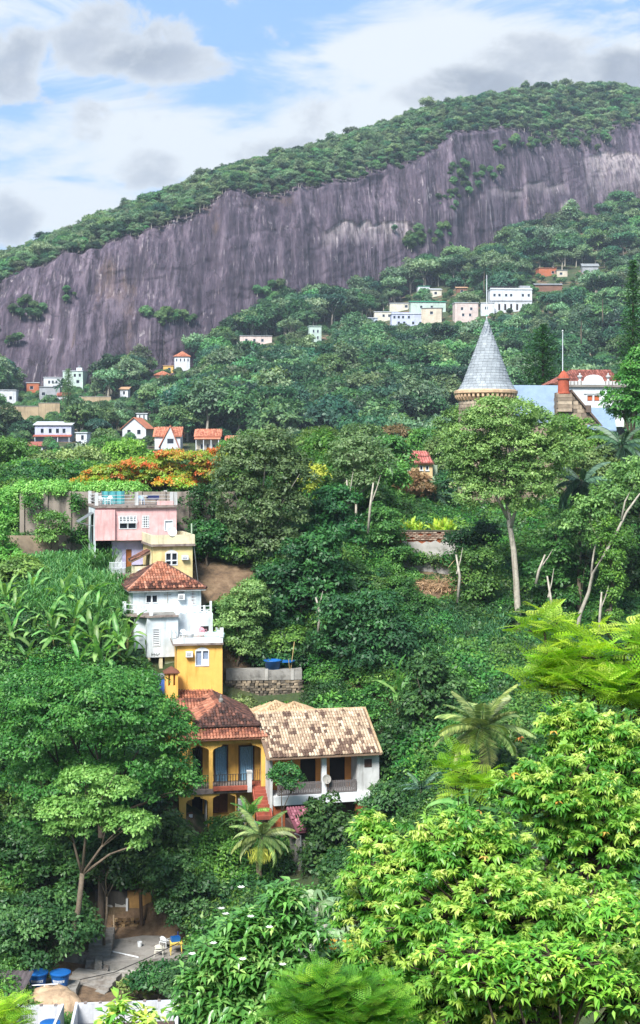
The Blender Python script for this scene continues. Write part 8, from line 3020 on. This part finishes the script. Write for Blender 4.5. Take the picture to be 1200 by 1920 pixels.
w4 = fg_tree('oval_leaf_tree', 'glossy oval leaved tree with small white flowers beside the feathery tree', (480, 1980, 24),
        [(535, 1690, 42, 34), (480, 1740, 70, 40), (560, 1760, 60, 50), (430, 1790, 70, 45), (500, 1820, 90, 60), (390, 1850, 60, 45), (470, 1890, 100, 50), (560, 1860, 60, 50), (370, 1900, 50, 30)],
        'oval', 'fgb', .20, 1000, 7, 505, young=.16, elev=(-35, 40))
rngf = np.random.default_rng(77)
for px, py in ((452, 1665), (415, 1705), (423, 1715), (470, 1720), (505, 1740), (360, 1790), (400, 1770), (530, 1810), (455, 1800)):
    p = at(px, py, 23) - w4.location
    n = 6
    D = np.stack([np.cos(np.arange(n) * 1.05), np.sin(np.arange(n) * 1.05), np.full(n, .4)], -1)
    link('flower', leaf_quads('flower', np.tile(np.array(p), (n, 1)), D, np.tile((0, -.3, 1), (n, 1)), np.full(n, .07), np.full(n, .045), np.full(n, .5), LM['flower']), w4)

fg_tree('broad_leaf_shrub', 'shrub with simple oval leaves among the palmate leaves', (1020, 1960, 16), [(890, 1790, 90, 26), (1040, 1800, 110, 34), (1150, 1720, 60, 40), (960, 1830, 120, 30), (1120, 1850, 80, 40)], 'oval', 'fg', .125, 480, 6, 509, single=200, trunk=.05, young=.15, elev=(-35, 40))
# yellowing leaves caught in the palmate tree
fgm = [o for o in bpy.data.objects if o.name.startswith('palmate_tree')][0]
vl, fl_, tl = compound('palmate', 900, .2)
ym = leaf_mat('yellowing_leaf', gl('#d9b83c', '#d89a4a', '#c7803c'), trans=.3)
ymesh = raw_mesh('leaf', vl, fl_, np.clip(tl + .4, 0, 1), ym)
for i, (px, py) in enumerate(((914, 1605), (980, 1380), (1040, 1370), (1048, 1503), (958, 1450), (940, 1810), (1140, 1560), (900, 1520))):
    o = link('leaf', ymesh, fgm, at(px, py, 17.2) - fgm.location)
    o['label'] = 'yellowing leaf'
    o.rotation_euler = (rs.uniform(-.5, .5), rs.uniform(-.2, .5), rs.uniform(0, 6))
    o.scale = (.6,) * 3

# pale branched cecropia
def cecropia():
    base = (590, 1990, 27)
    o = at(*base)
    o.z = gz(o.x, o.y)
    t = thing('cecropia', 'cecropia with smooth white branches and drooping umbrella leaves', 'tree', o)
    L = lambda px, py, dy=0: at(px, py, 27 + dy) - o
    b = MB()
    b.tube([(0, 0, -.5), L(575, 1830), L(583, 1790), L(585, 1745), L(578, 1725), L(566, 1712)], [.16, .07, .06, .05, .04, .03], 7)
    tips = [L(566, 1705), L(612, 1760), L(548, 1768), L(605, 1805), L(640, 1715, .5), L(600, 1688, .5), L(545, 1790), L(632, 1745)]
    for s, e in ((L(580, 1790), tips[1]), (L(578, 1800), tips[2]), (L(576, 1815), tips[3]), (L(584, 1750), tips[4]), (L(585, 1745), tips[5]), (L(577, 1805), tips[6]), (L(612, 1760), tips[7])):
        b.tube([s, s.lerp(e, .5) + Vector((0, 0, -.03)), e], [.045, .035, .025], 6)
    b.build('trunk', mat('white_bark', s2l('#b9b6ad'), var=.2, scale=4), t, smooth=True)
    rng = random.Random(3)
    ms = []
    for i in range(3):
        V, Fq, T = compound('umbrella', 700 + i, .3)
        ms.append(raw_mesh('leaf', V, Fq, np.clip(T + .3 + .2 * i, 0, 1), LM['cecropia']))
    for e in [tips[0], tips[4], tips[5], tips[7], L(655, 1690, .6), L(580, 1680, .3), L(620, 1690, .2), L(560, 1690), L(650, 1740, .4), L(635, 1770, .4), L(665, 1720, .6)]:
        for k in range(5):
            q = link('leaf', rng.choice(ms), t, e + Vector((rng.uniform(-.12, .12), rng.uniform(-.12, .12), rng.uniform(0, .1))))
            q.rotation_euler = (rng.uniform(-.5, .5), rng.uniform(-.1, .5), 2 * math.pi * k / 5 + rng.uniform(-.4, .4))
            s = rng.uniform(.7, 1.1)
            q.scale = (s, s, s)


cecropia()
fg_tree('yellow_flower_shrub', 'shrub with yellow blossom behind the green feathery tree', (640, 1960, 25), [(630, 1780, 40, 20), (650, 1800, 34, 24), (610, 1800, 30, 24)], 'oval', 'fgb', .22, 50, 6, 506, single=60, trunk=.05, young=.3)
ys = [o for o in bpy.data.objects if o.name.startswith('yellow_flower_shrub')][0]
for i in range(14):
    p = at(630 + rngf.uniform(-34, 40), 1772 + rngf.uniform(-8, 14), 24.2) - ys.location
    n = 5
    D = np.stack([np.cos(np.arange(n) * 1.26), np.sin(np.arange(n) * 1.26), np.full(n, .5)], -1)
    link('flower', leaf_quads('flower', np.tile(np.array(p), (n, 1)), D, np.tile((0, -.3, 1), (n, 1)), np.full(n, .09), np.full(n, .06), np.full(n, .5), LM['flowery']), ys)
fg_tree('foreground_sprig', 'bright leafy treetop at the bottom left corner', (15, 1990, 20), [(15, 1895, 32, 22), (-10, 1910, 34, 26), (30, 1915, 24, 18)], 'feather', 'fgf', .3, 40, 5, 507, single=150, trunk=.05, young=.5)
fg_tree('foreground_sprig', 'bright leafy treetop poking up before the long pale parapet', (230, 1990, 20), [(232, 1885, 14, 14), (215, 1905, 24, 14), (275, 1910, 22, 10)], 'oval', 'fg', .22, 34, 6, 508, single=200, trunk=.04, young=.5, elev=(-20, 50))

# ------------------------------------------------------------------ the air
hz = MB().box(-3200, 3200, -300, 2300, -53.5, 420).build('haze', None)
hm = bpy.data.materials.new('valley_haze')
hm.use_nodes = True
t_ = hm.node_tree
for n_ in list(t_.nodes):
    if n_.type == 'BSDF_PRINCIPLED':
        t_.nodes.remove(n_)
pv = t_.nodes.new('ShaderNodeVolumePrincipled')
pv.inputs['Color'].default_value = (.72, .86, 1.0, 1)
pv.inputs['Density'].default_value = 0.00015
pv.inputs['Anisotropy'].default_value = 0.2
t_.links.new(pv.outputs[0], t_.nodes['Material Output'].inputs['Volume'])
hz.data.materials.append(hm)
tag(hz, 'thin pale blue haze filling the valley', 'haze', kind='stuff')
